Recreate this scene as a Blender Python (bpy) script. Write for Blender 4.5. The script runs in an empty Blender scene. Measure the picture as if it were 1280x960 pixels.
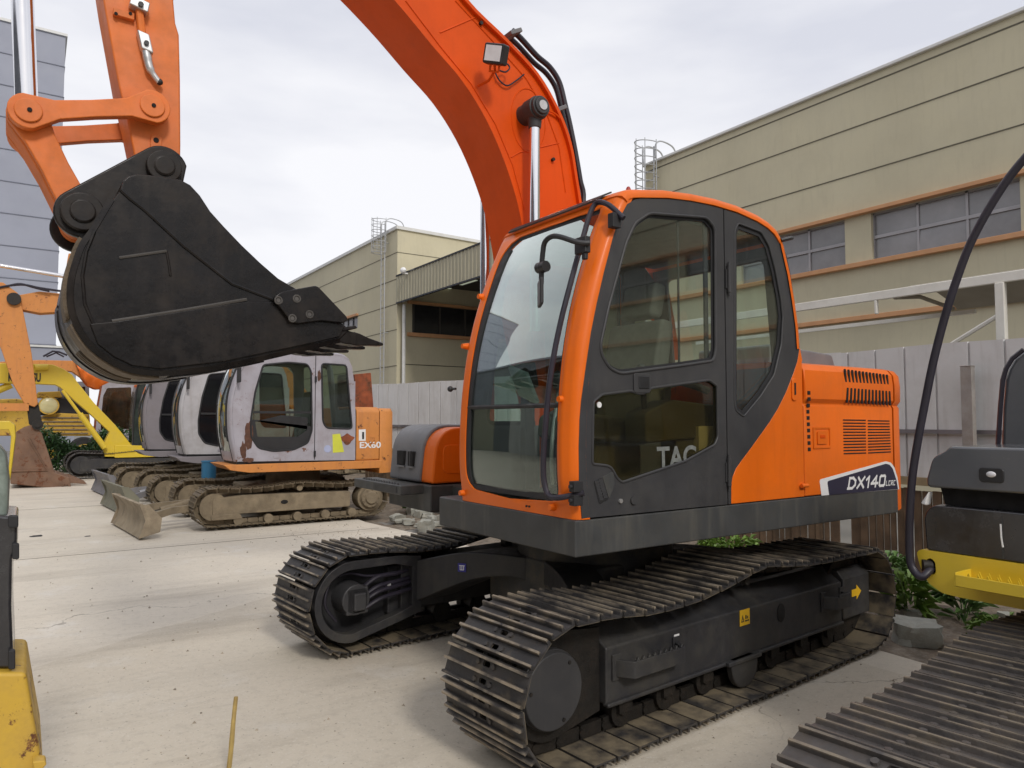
import bpy, bmesh, math, random
from mathutils import Vector, Matrix, noise
from mathutils.geometry import tessellate_polygon
from math import radians, sin, cos, pi, atan2, hypot, sqrt
random.seed(7)

# ------------------------------------------------------------------ camera
SC = bpy.context.scene
COL = SC.collection
FPX, PITCH, EYE, HEAD = 905.0, 0.05, 1.756, radians(56.26)
cam_d = bpy.data.cameras.new('camera'); cam = bpy.data.objects.new('camera', cam_d); COL.objects.link(cam)
cam_d.sensor_width = 36; cam_d.lens = FPX/1280*36; cam_d.clip_end = 2000; cam_d.clip_start = 0.05
cam.location = (0, 0, EYE); cam.rotation_euler = (pi/2+PITCH, 0, HEAD-pi/2)
SC.camera = cam
SC.render.resolution_x = 1024; SC.render.resolution_y = 768

# ------------------------------------------------------------------ sky and sun
w = bpy.data.worlds.new('World'); SC.world = w; w.use_nodes = True
nt = w.node_tree; nt.nodes.clear()
SUN_DIR = Vector((0.10, 0.80, -0.60)).normalized()     # direction the light travels
SUN_EL = math.asin(-SUN_DIR.z); SUN_AZ = atan2(-SUN_DIR.x, -SUN_DIR.y)
out = nt.nodes.new('ShaderNodeOutputWorld'); bg = nt.nodes.new('ShaderNodeBackground'); bg2 = nt.nodes.new('ShaderNodeBackground')
sky = nt.nodes.new('ShaderNodeTexSky'); sky.sky_type = 'NISHITA'; sky.sun_disc = False
sky.sun_elevation = SUN_EL; sky.sun_rotation = SUN_AZ; sky.dust_density = 3
bg.inputs['Strength'].default_value = 0.08; nt.links.new(sky.outputs[0], bg.inputs[0])
tc = nt.nodes.new('ShaderNodeTexCoord'); mp = nt.nodes.new('ShaderNodeMapping'); mp.inputs['Scale'].default_value = (1.2, 1.2, 4.0)
nz = nt.nodes.new('ShaderNodeTexNoise'); nz.inputs['Scale'].default_value = 1.3; nz.inputs['Detail'].default_value = 6; nz.inputs['Roughness'].default_value = .5
cr = nt.nodes.new('ShaderNodeValToRGB')
cr.color_ramp.elements[0].position = .36; cr.color_ramp.elements[0].color = (.67, .685, .76, 1)
cr.color_ramp.elements[1].position = .58; cr.color_ramp.elements[1].color = (.905, .905, .935, 1)
nt.links.new(tc.outputs['Generated'], mp.inputs[0]); nt.links.new(mp.outputs[0], nz.inputs[0]); nt.links.new(nz.outputs['Fac'], cr.inputs[0])
nt.links.new(cr.outputs[0], bg2.inputs[0]); bg2.inputs['Strength'].default_value = 1.0
mx = nt.nodes.new('ShaderNodeMixShader'); mx.inputs[0].default_value = .93
nt.links.new(bg.outputs[0], mx.inputs[1]); nt.links.new(bg2.outputs[0], mx.inputs[2]); nt.links.new(mx.outputs[0], out.inputs[0])
sd = bpy.data.lights.new('sun', 'SUN'); sd.energy = 1.4; sd.angle = radians(10); sd.color = (1, .95, .88)
so = bpy.data.objects.new('sun', sd); COL.objects.link(so)
so.rotation_euler = SUN_DIR.to_track_quat('-Z', 'Y').to_euler(); so.location = (0, 0, 20)
SC.view_settings.view_transform = 'Standard'; SC.view_settings.look = 'None'; SC.view_settings.gamma = 1
SC.view_settings.use_curve_mapping = False; SC.view_settings.exposure = 0.16
try:
    SC.cycles.max_bounces = 8; SC.cycles.transparent_max_bounces = 12
except Exception: pass

# ------------------------------------------------------------------ frames (site, main machine, its undercarriage)
class Frame:
    """a local frame: x rearwards, y to the machine's right, heading phi degrees right of the camera axis"""
    def __init__(s, phi, ox=0., oy=0.):
        s.phi = phi; s.c = cos(radians(phi)); s.s = sin(radians(phi)); s.ox = ox; s.oy = oy
        yaw = HEAD-radians(phi)
        R = Matrix.Rotation(yaw, 4, 'Z')
        s.M = R @ Matrix.Translation((ox, oy, 0))
    def ray(s, px, py):
        a = (px-640)/FPX; b = (480-py)/FPX
        u = cos(PITCH)-b*sin(PITCH); z = sin(PITCH)+b*cos(PITCH)
        return u*s.c+a*s.s, u*s.s-a*s.c, z
    def Y(s, px, py, Y):           # survey: point on the local plane y = Y
        a, b, z = s.ray(px, py); t = (Y+s.oy)/b
        return Vector((a*t-s.ox, Y, EYE+z*t))
    def X(s, px, py, X):
        a, b, z = s.ray(px, py); t = (X+s.ox)/a
        return Vector((X, b*t-s.oy, EYE+z*t))
    def Z(s, px, py, Z):
        a, b, z = s.ray(px, py); t = (Z-EYE)/z
        return Vector((a*t-s.ox, b*t-s.oy, Z))
def frame_at(phi, u=5.763, r=.649):
    c, s = cos(radians(phi)), sin(radians(phi))
    return Frame(phi, u*c+r*s, u*s-r*c)
W = Frame(56.26)
U = frame_at(55.155)
T = frame_at(51.07)

# ------------------------------------------------------------------ materials
def srgb(r, g, b):
    f = lambda v: (v/255/12.92 if v/255 <= .04045 else ((v/255+.055)/1.055)**2.4)
    return (f(r), f(g), f(b), 1)
def rgba(c): return (c[0], c[1], c[2], 1)
def mat(name, color, rough=.5, metal=0., var=.12, vscale=3., dirt=0., dirtcol=(.20, .17, .12), dscale=2.5, bump=0., bscale=60., coat=0., streak=0., streakcol=None, rust=0., spec=.5, edge=None):
    m = bpy.data.materials.new(name); m.use_nodes = True
    nt = m.node_tree; N = nt.nodes; L = nt.links; b = N['Principled BSDF']
    tc = N.new('ShaderNodeTexCoord')
    def noise_(scale, detail=5, rough_=.6, stretch=None, src='Object'):
        n = N.new('ShaderNodeTexNoise'); n.inputs['Scale'].default_value = scale; n.inputs['Detail'].default_value = detail; n.inputs['Roughness'].default_value = rough_
        if stretch:
            mp = N.new('ShaderNodeMapping'); mp.inputs['Scale'].default_value = stretch
            L.new(tc.outputs[src], mp.inputs[0]); L.new(mp.outputs[0], n.inputs[0])
        else: L.new(tc.outputs[src], n.inputs[0])
        return n.outputs['Fac']
    def ramp(f, a, bb):
        r = N.new('ShaderNodeMapRange'); r.inputs[1].default_value = a; r.inputs[2].default_value = bb; r.clamp = True
        L.new(f, r.inputs[0]); return r.outputs[0]
    def mixc(fac, c1, c2, mode='MIX'):
        x = N.new('ShaderNodeMix'); x.data_type = 'RGBA'; x.blend_type = mode
        if isinstance(fac, float): x.inputs[0].default_value = fac
        else: L.new(fac, x.inputs[0])
        for i, c in ((6, c1), (7, c2)):
            if isinstance(c, tuple): x.inputs[i].default_value = rgba(c)
            else: L.new(c, x.inputs[i])
        return x.outputs[2]
    def mul(f, k):
        x = N.new('ShaderNodeMath'); x.operation = 'MULTIPLY'; L.new(f, x.inputs[0])
        if isinstance(k, (int, float)): x.inputs[1].default_value = k
        else: L.new(k, x.inputs[1])
        return x.outputs[0]
    c = color[:3]
    lo = tuple(v*(1-var) for v in c); hi = tuple(min(1, v*(1+var)) for v in c)
    cc = mixc(ramp(noise_(vscale, 6), .3, .7), lo, hi)
    rr = rough
    if streak:
        f = ramp(noise_(9, 4, .6, (1, 1, .12)), .52, .75)
        cc = mixc(mul(f, streak), cc, streakcol or tuple(v*.55 for v in c))
    df = None
    if dirt:
        df = mul(ramp(noise_(dscale, 9, .72), .46, .68), dirt)
        cc = mixc(df, cc, dirtcol)
    if rust:
        f = ramp(noise_(dscale*2.3, 10, .75), .60-rust*.12, .64-rust*.10)
        cc = mixc(f, cc, mixc(ramp(noise_(30, 4), .3, .7), (.07, .022, .010), (.20, .075, .03)))
    if edge:
        g = N.new('ShaderNodeNewGeometry'); f = ramp(g.outputs['Pointiness'], .53, .60)
        cc = mixc(mul(f, ramp(noise_(14, 5), .35, .6)), cc, edge)
    L.new(cc, b.inputs['Base Color'])
    rn = N.new('ShaderNodeMapRange'); L.new(noise_(vscale*4, 6), rn.inputs[0]); rn.inputs[1].default_value = .3; rn.inputs[2].default_value = .7
    rn.inputs[3].default_value = max(.03, rough*.8); rn.inputs[4].default_value = min(1, rough*1.25)
    r_out = rn.outputs[0]
    if df is not None:
        x = N.new('ShaderNodeMix'); x.data_type = 'FLOAT'; L.new(df, x.inputs[0]); L.new(r_out, x.inputs[2]); x.inputs[3].default_value = .85; r_out = x.outputs[0]
    L.new(r_out, b.inputs['Roughness'])
    b.inputs['Metallic'].default_value = metal
    b.inputs['Specular IOR Level'].default_value = spec
    if coat: b.inputs['Coat Weight'].default_value = coat; b.inputs['Coat Roughness'].default_value = .12
    if bump:
        bp = N.new('ShaderNodeBump'); bp.inputs['Strength'].default_value = bump; bp.inputs['Distance'].default_value = .01
        L.new(noise_(bscale, 6), bp.inputs['Height']); L.new(bp.outputs[0], b.inputs['Normal'])
    return m
def glass(name, tint, gain=1.6, rough=.02, haze=.05):
    m = bpy.data.materials.new(name); m.use_nodes = True
    nt = m.node_tree; N = nt.nodes; L = nt.links; N.clear()
    o = N.new('ShaderNodeOutputMaterial'); t = N.new('ShaderNodeBsdfTransparent'); t.inputs[0].default_value = rgba(tint)
    g = N.new('ShaderNodeBsdfGlossy'); g.inputs['Roughness'].default_value = rough; g.inputs[0].default_value = (.95, 1, .98, 1)
    f = N.new('ShaderNodeFresnel'); ge = N.new('ShaderNodeNewGeometry'); io = N.new('ShaderNodeMapRange')   # same reflectance from either side of the sheet
    io.inputs[3].default_value = 1.5; io.inputs[4].default_value = 1/1.5; L.new(ge.outputs['Backfacing'], io.inputs[0]); L.new(io.outputs[0], f.inputs[0])
    a = N.new('ShaderNodeMath'); a.operation = 'MULTIPLY_ADD'; a.inputs[1].default_value = gain; a.inputs[2].default_value = .0; L.new(f.outputs[0], a.inputs[0])
    x = N.new('ShaderNodeMixShader'); L.new(a.outputs[0], x.inputs[0]); L.new(t.outputs[0], x.inputs[1]); L.new(g.outputs[0], x.inputs[2])
    d = N.new('ShaderNodeBsdfDiffuse'); d.inputs[0].default_value = (.25, .25, .22, 1)
    n = N.new('ShaderNodeTexNoise'); n.inputs['Scale'].default_value = 2.2; n.inputs['Detail'].default_value = 5
    tc = N.new('ShaderNodeTexCoord'); L.new(tc.outputs['Object'], n.inputs[0])
    r = N.new('ShaderNodeMapRange'); L.new(n.outputs['Fac'], r.inputs[0]); r.inputs[1].default_value = .4; r.inputs[2].default_value = .8; r.inputs[3].default_value = .003; r.inputs[4].default_value = haze
    y = N.new('ShaderNodeMixShader'); L.new(r.outputs[0], y.inputs[0]); L.new(x.outputs[0], y.inputs[1]); L.new(d.outputs[0], y.inputs[2])
    L.new(y.outputs[0], o.inputs[0]); return m

M = {}
M['orange'] = mat('orange_paint', (.78, .146, .006), .40, var=.07, vscale=1.2, dirt=.28, dirtcol=(.46, .12, .025), dscale=1.6, coat=.08, spec=.28, streak=.28, streakcol=(.50, .085, .008))
M['boom_orange'] = mat('boom_paint', (.70, .082, .003), .42, var=.08, vscale=1.0, dirt=.30, dirtcol=(.46, .055, .004), dscale=2.4, coat=.0, spec=.20, streak=.22, streakcol=(.45, .05, .005))
M['arm_orange'] = mat('arm_paint', (.70, .165, .022), .50, var=.10, vscale=2.0, dirt=.45, dirtcol=(.40, .13, .05), dscale=5, streak=.25)
M['grey'] = mat('dark_grey_paint', (.044, .044, .047), .45, var=.12, vscale=2, dirt=.30, dirtcol=(.085, .08, .072), streak=.30, streakcol=(.075, .073, .07), spec=.35)
M['deck'] = mat('deck_grey_paint', (.055, .057, .058), .50, var=.15, vscale=2.2, dirt=.45, dirtcol=(.10, .09, .07), dscale=2, streak=.65, streakcol=(.12, .115, .10), spec=.35)
M['hoodgrey'] = mat('tool_box_grey', (.15, .15, .158), .45, var=.10, vscale=4, dirt=.4, dirtcol=(.24, .23, .22), dscale=5)
M['black'] = mat('black_plastic', (.02, .02, .022), .45, var=.2)
M['rubber'] = mat('rubber_seal', (.018, .018, .02), .65, var=.2)
M['void'] = mat('gap_shade_fill', (.008, .007, .007), .9)  # near-black fill standing in for the shade inside gaps, holes and slots
M['frame'] = mat('track_frame_paint', (.028, .028, .031), .48, var=.15, vscale=3, dirt=.55, dirtcol=(.085, .078, .062), dscale=2.4, streak=.3, streakcol=(.08, .075, .065), bump=.1)
M['bodydust'] = mat('dusty_frame_top', (.06, .058, .055), .7, var=.2, vscale=4, dirt=.9, dirtcol=(.16, .135, .09), dscale=2, bump=.25)
M['chain'] = mat('greasy_chain', (.016, .014, .012), .55, metal=.2, var=.3, vscale=20, dirt=.5, dirtcol=(.042, .030, .020), dscale=8, bump=.4)
M['chrome'] = mat('chromed_rod', (.80, .80, .82), .10, metal=1., var=.03)
M['steel'] = mat('bare_steel', (.35, .35, .36), .35, metal=.9, var=.15, dirt=.3)
M['bucket'] = mat('bucket_black_steel', (.009, .0078, .0080), .24, metal=.0, var=.4, vscale=5, dirt=.65, dirtcol=(.028, .019, .013), dscale=2.6, bump=.25, bscale=7, streak=.35, streakcol=(.045, .036, .030), spec=.28)
M['wear'] = mat('muddy_wear_plate', (.13, .095, .06), .7, var=.3, vscale=8, dirt=.6, dirtcol=(.06, .045, .03), dscale=6, bump=.5)
M['seat'] = mat('seat_fabric', (.12, .115, .095), .85, var=.15, vscale=20, bump=.2)
M['interior'] = mat('cab_interior_plastic', (.09, .09, .09), .7, var=.1)
M['levergrey'] = mat('lever_metal', (.45, .46, .47), .4, metal=.5)
M['glass'] = glass('greenish_cab_glass', (.93, .975, .95), 1.5)
M['tintglass'] = glass('dark_side_glass', (.84, .92, .87), 1.2)
M['wsglass'] = glass('windscreen_glass', (.62, .74, .70), 4.2, .015)
M['wsglass2'] = glass('lower_windscreen_glass', (.80, .88, .84), 1.4, .015)
M['darkglass'] = glass('dark_tinted_glass', (.72, .68, .50), 1.0)
M['lens'] = mat('lamp_lens', (.75, .75, .78), .12, var=.1, vscale=14, spec=.8)
M['white'] = mat('white_sticker', (.78, .78, .78), .45, var=.04)
M['yellowst'] = mat('yellow_sticker', (.80, .48, .02), .45, var=.06)
M['bluest'] = mat('blue_sticker', (.03, .03, .28), .4)
M['hose'] = mat('hydraulic_hose', (.022, .019, .030), .42, var=.2)
M['red'] = mat('red_plastic', (.35, .03, .02), .4)
M['alu'] = mat('fitting_metal', (.62, .62, .62), .35, metal=.7, var=.15, dirt=.3)

def shoe_mat(name, base=(.056, .053, .053), ridge=(.42, .35, .26), dirt=.25):
    """worn track steel: ground contact edges polished to pale rust, plates dark"""
    m = mat(name, base, .48, metal=.35, var=.3, vscale=6, dirt=dirt, dirtcol=(.10, .075, .05), dscale=5, bump=.3, bscale=40)
    N = m.node_tree.nodes; L = m.node_tree.links; b = N['Principled BSDF']
    src = b.inputs['Base Color'].links[0].from_socket
    tc = N.new('ShaderNodeTexCoord'); sx = N.new('ShaderNodeSeparateXYZ'); L.new(tc.outputs['Object'], sx.inputs[0])
    nz = N.new('ShaderNodeTexNoise'); nz.inputs['Scale'].default_value = 7; nz.inputs['Detail'].default_value = 7
    oi = N.new('ShaderNodeObjectInfo'); va = N.new('ShaderNodeVectorMath'); va.operation = 'ADD'
    ml = N.new('ShaderNodeMath'); ml.operation = 'MULTIPLY'; ml.inputs[1].default_value = 37.; L.new(oi.outputs['Random'], ml.inputs[0])
    L.new(tc.outputs['Object'], va.inputs[0]); L.new(ml.outputs[0], va.inputs[1]); L.new(va.outputs[0], nz.inputs[0])
    r = N.new('ShaderNodeMapRange'); r.inputs[1].default_value = .018; r.inputs[2].default_value = .029; L.new(sx.outputs['Z'], r.inputs[0])
    r2 = N.new('ShaderNodeMapRange'); r2.inputs[1].default_value = .36; r2.inputs[2].default_value = .62; L.new(nz.outputs['Fac'], r2.inputs[0])
    k = N.new('ShaderNodeMath'); k.operation = 'MULTIPLY'; L.new(r.outputs[0], k.inputs[0]); L.new(r2.outputs[0], k.inputs[1])
    x = N.new('ShaderNodeMix'); x.data_type = 'RGBA'; L.new(k.outputs[0], x.inputs[0]); L.new(src, x.inputs[6]); x.inputs[7].default_value = rgba(ridge)
    # mud patches differing from shoe to shoe
    r3 = N.new('ShaderNodeMapRange'); r3.inputs[1].default_value = .56; r3.inputs[2].default_value = .68; r3.inputs[4].default_value = .55; L.new(nz.outputs['Fac'], r3.inputs[0])
    x2 = N.new('ShaderNodeMix'); x2.data_type = 'RGBA'; L.new(r3.outputs[0], x2.inputs[0]); L.new(x.outputs[2], x2.inputs[6]); x2.inputs[7].default_value = (.16, .13, .09, 1)
    # dried mud on the inner faces of the plates
    r4 = N.new('ShaderNodeMapRange'); r4.inputs[1].default_value = -.003; r4.inputs[2].default_value = -.0055; L.new(sx.outputs['Z'], r4.inputs[0])
    r5 = N.new('ShaderNodeMapRange'); r5.inputs[1].default_value = .35; r5.inputs[2].default_value = .60; L.new(nz.outputs['Fac'], r5.inputs[0])
    k2 = N.new('ShaderNodeMath'); k2.operation = 'MULTIPLY'; L.new(r4.outputs[0], k2.inputs[0]); L.new(r5.outputs[0], k2.inputs[1])
    x3 = N.new('ShaderNodeMix'); x3.data_type = 'RGBA'; L.new(k2.outputs[0], x3.inputs[0]); L.new(x2.outputs[2], x3.inputs[6]); x3.inputs[7].default_value = (.30, .245, .165, 1)
    L.new(x3.outputs[2], b.inputs['Base Color']); return m
M['shoe'] = shoe_mat('worn_track_steel')
M['shoe_old'] = shoe_mat('muddy_track_steel', (.16, .125, .08), (.30, .24, .15), .8)

# ------------------------------------------------------------------ object helpers
WM = {}                                   # world matrices by object name
def link(o, parent=None, Mw=None):
    COL.objects.link(o); Mw = Mw or Matrix.Identity(4)
    if parent is not None:
        o.parent = parent; o.matrix_basis = WM[parent.name].inverted() @ Mw
    else: o.matrix_basis = Mw
    WM[o.name] = Mw.copy(); return o
def tag(o, label=None, cat=None, group=None, kind=None):
    if label: o['label'] = label
    if cat: o['category'] = cat
    if group: o['group'] = group
    if kind: o['kind'] = kind
    return o
def thing(name, label, cat, Mw, group=None):
    o = bpy.data.objects.new(name, None); o.empty_display_size = .2; link(o, None, Mw); return tag(o, label, cat, group)
class G:
    """collects shapes into one mesh"""
    def __init__(s): s.v = []; s.f = []; s.mi = []; s.cur = 0
    def add(s, vs, fs):
        n = len(s.v); s.v += [tuple(v) for v in vs]
        for f in fs: s.f.append([n+i for i in f]); s.mi.append(s.cur)
        return s
    def box(s, x0, x1, y0, y1, z0, z1):
        return s.add([(x0,y0,z0),(x1,y0,z0),(x1,y1,z0),(x0,y1,z0),(x0,y0,z1),(x1,y0,z1),(x1,y1,z1),(x0,y1,z1)],
                     [(0,3,2,1),(4,5,6,7),(0,1,5,4),(1,2,6,5),(2,3,7,6),(3,0,4,7)])
    def obox(s, c, ax, ay, az):            # oriented box: centre and half axes
        c, ax, ay, az = map(Vector, (c, ax, ay, az)); vs = []
        for k in (-1, 1):
            for a, b in ((-1,-1),(1,-1),(1,1),(-1,1)): vs.append(c+ax*a+ay*b+az*k)
        return s.add(vs, [(0,3,2,1),(4,5,6,7),(0,1,5,4),(1,2,6,5),(2,3,7,6),(3,0,4,7)])
    def prism(s, poly, a, b, fn=lambda p, q, d: (p, d, q), holes=()):
        """outline (p,q) with holes, swept between depths a and b; fn maps (p,q,d) to xyz"""
        loops = [list(map(lambda t: (t[0], t[1]), poly))]+[list(map(lambda t: (t[0], t[1]), h)) for h in holes]
        flat = [p for l in loops for p in l]
        tri = tessellate_polygon([[Vector((p[0], p[1], 0)) for p in l] for l in loops])
        n = len(flat); vs = [fn(p[0], p[1], a) for p in flat]+[fn(p[0], p[1], b) for p in flat]; fs = []
        if not holes:
            fs.append(tuple(range(n-1, -1, -1))); fs.append(tuple(range(n, 2*n)))
        else:
            for t in tri: fs.append((t[2], t[1], t[0])); fs.append((t[0]+n, t[1]+n, t[2]+n))
        k = 0
        for l in loops:
            m = len(l)
            for i in range(m):
                j = (i+1) % m; fs.append((k+i, k+j, k+j+n, k+i+n))
            k += m
        return s.add(vs, fs)
    def cyl(s, p0, p1, r0, r1=None, n=20, caps=True):
        p0, p1 = Vector(p0), Vector(p1); r1 = r0 if r1 is None else r1
        d = (p1-p0).normalized(); a = d.orthogonal().normalized(); b = d.cross(a)
        vs = []; fs = []
        for p, r in ((p0, r0), (p1, r1)):
            for i in range(n): t = 2*pi*i/n; vs.append(p+a*(cos(t)*r)+b*(sin(t)*r))
        for i in range(n): j = (i+1) % n; fs.append((i, j, j+n, i+n))
        if caps: fs.append(tuple(range(n-1, -1, -1))); fs.append(tuple(range(n, 2*n)))
        return s.add(vs, fs)
    def tube(s, path, r, n=10, closed=False):
        P = [Vector(p) for p in path]; vs = []; fs = []; m = len(P); a = None
        for i, p in enumerate(P):
            if closed: d = (P[(i+1) % m]-P[i-1])
            else: d = P[min(i+1, m-1)]-P[max(i-1, 0)]
            d.normalize()
            a = (d.orthogonal() if a is None else a-d*a.dot(d)).normalized(); b = d.cross(a)
            rr = r[i] if isinstance(r, (list, tuple)) else r
            for k in range(n): t = 2*pi*k/n; vs.append(p+a*(cos(t)*rr)+b*(sin(t)*rr))
        for i in range(m if closed else m-1):
            for k in range(n):
                l = (k+1) % n; i2 = (i+1) % m; fs.append((i*n+k, i*n+l, i2*n+l, i2*n+k))
        if not closed: fs.append(tuple(range(n-1, -1, -1))); fs.append(tuple((m-1)*n+k for k in range(n)))
        return s.add(vs, fs)
    def grid(s, rows):
        m = len(rows[0]); vs = [v for r in rows for v in r]; fs = []
        for i in range(len(rows)-1):
            for j in range(m-1): fs.append((i*m+j, i*m+j+1, (i+1)*m+j+1, (i+1)*m+j))
        return s.add(vs, fs)
    def ball(s, c, r, n=10, sq=(1, 1, 1), jit=0):
        c = Vector(c); rows = []
        for i in range(n+1):
            th = pi*i/n; row = []
            for j in range(2*n+1):
                ph = 2*pi*(j % (2*n))/(2*n)
                d = Vector((sin(th)*cos(ph), sin(th)*sin(ph), cos(th)))
                k = 1+(noise.noise(d*1.7+c*3.1)*jit if jit else 0)
                row.append(c+Vector((d.x*sq[0], d.y*sq[1], d.z*sq[2]))*r*k)
            rows.append(row)
        return s.grid(rows)
    def obj(s, name, m, parent=None, Mw=None, bevel=0., smooth=32., solid=0.):
        me = bpy.data.meshes.new(name); me.from_pydata(s.v, [], s.f); me.update()
        ms = m if isinstance(m, (list, tuple)) else [m]
        for q in ms: me.materials.append(q)
        if len(ms) > 1: me.polygons.foreach_set('material_index', s.mi)
        bm = bmesh.new(); bm.from_mesh(me)
        bmesh.ops.remove_doubles(bm, verts=bm.verts, dist=1e-5)
        bmesh.ops.recalc_face_normals(bm, faces=bm.faces)
        sa = radians(smooth)
        for f in bm.faces: f.smooth = True
        for e in bm.edges:
            e.smooth = (len(e.link_faces) == 2 and e.calc_face_angle(0) < sa)
        bm.to_mesh(me); bm.free()
        o = bpy.data.objects.new(name, me)
        if solid:
            md = o.modifiers.new('thickness', 'SOLIDIFY'); md.thickness = solid; md.offset = 0
        if bevel:
            md = o.modifiers.new('edges', 'BEVEL'); md.width = bevel; md.segments = 2; md.limit_method = 'ANGLE'; md.angle_limit = radians(38); md.harden_normals = True
        if Mw is None: Mw = WM[parent.name] if parent is not None else Matrix.Identity(4)
        return link(o, parent, Mw)
def rounded(pts, r, n=5):
    """polygon with rounded corners; r a number or per-corner list"""
    o = []; m = len(pts)
    for i, p in enumerate(pts):
        rr = r[i] if isinstance(r, (list, tuple)) else r
        p = Vector(p[:2]); a = Vector(pts[i-1][:2])-p; b = Vector(pts[(i+1) % m][:2])-p
        la, lb = a.length, b.length
        if rr <= 0 or la < 1e-6 or lb < 1e-6: o.append(tuple(p)); continue
        k = min(rr, la*.48, lb*.48); A = p+a/la*k; B = p+b/lb*k
        for j in range(n+1):
            t = j/n; q = A*(1-t)**2+p*2*t*(1-t)+B*t*t; o.append(tuple(q))
    return o
def spline(pts, n=6, closed=False):
    P = [Vector(p) for p in pts]; m = len(P); o = []
    for i in range(m if closed else m-1):
        if closed: a, b, c, d = P[i-1], P[i], P[(i+1) % m], P[(i+2) % m]
        else: a, b, c, d = P[max(i-1, 0)], P[i], P[i+1], P[min(i+2, m-1)]
        for k in range(n):
            t = k/n; o.append(.5*((2*b)+(c-a)*t+(2*a-5*b+4*c-d)*t*t+(3*b-a-3*c+d)*t**3))
    if not closed: o.append(P[-1])
    return o
def text_obj(name, s, size, m, parent, Mw, bold=.0, shear=0., spacing=1., sx=1.):
    cu = bpy.data.curves.new(name+'_curve', 'FONT'); cu.body = s; cu.size = size; cu.offset = bold; cu.shear = shear; cu.space_character = spacing; cu.extrude = .0008
    tmp = bpy.data.objects.new(name+'_tmp', cu); COL.objects.link(tmp)
    bpy.context.view_layer.update()
    me = bpy.data.meshes.new_from_object(tmp.evaluated_get(bpy.context.evaluated_depsgraph_get()))
    bpy.data.objects.remove(tmp); bpy.data.curves.remove(cu)
    for v in me.vertices: v.co.x *= sx
    me.materials.clear(); me.materials.append(m); me.name = name
    return link(bpy.data.objects.new(name, me), parent, Mw)
STROKES = {'D': [[(0,0),(0,1),(.42,1),(.72,.70),(.72,.30),(.42,0),(-.09,0)]], 'X': [[(0,1),(.72,0)],[(.72,1),(0,0)]], '1': [[(.05,.74),(.32,1),(.32,0)]],
 '4': [[(.55,0),(.55,1),(.02,.30),(.78,.30)]], '0': [[(0,.12),(0,.88),(.10,1),(.54,1),(.64,.88),(.64,.12),(.54,0),(.10,0),(0,.12)]], 'L': [[(0,1),(0,0),(.6,0)]], 'C': [[(.62,1),(0,1),(0,0),(.62,0)]], 'R': [[(0,0),(0,1),(.62,1),(.62,.5),(.0,.5),(.62,0)]]}
def stroke_text(name, s, h, m, parent, Mw, width, th=.19, shear=.3, gap=.34):
    """blocky slanted lettering made of flat strokes, fitted to a given width"""
    adv = [(.32 if c == '1' else .72)+gap for c in s]; tot = sum(adv)-gap; k = width/(tot*1.0); g = G(); x0 = 0; e = 0
    for c, a in zip(s, adv):
        for line in STROKES[c]:
            for p, q in zip(line, line[1:]):
                P, Q = Vector(((p[0]+x0-(.05 if c == '1' else 0))*k, p[1]*h)), Vector(((q[0]+x0-(.05 if c == '1' else 0))*k, q[1]*h)); d = (Q-P).normalized(); n_ = Vector((-d.y, d.x))*th*h/2; d = d*th*h*.5; e += .00015
                g.add([(v.x+v.y*shear, v.y, .0005+e) for v in (P-d-n_, Q+d-n_, Q+d+n_, P-d+n_)], [(0, 1, 2, 3)])
        x0 += a
    return g.obj(name, m, parent, Mw=Mw)
def face_mat(F, o, right, up):             # text matrix in frame F: origin, reading direction, up
    r = Vector(right).normalized(); u = Vector(up).normalized(); n = r.cross(u)
    m = Matrix((r, u, n)).transposed().to_4x4(); m.translation = Vector(o)
    return F.M @ m

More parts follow.
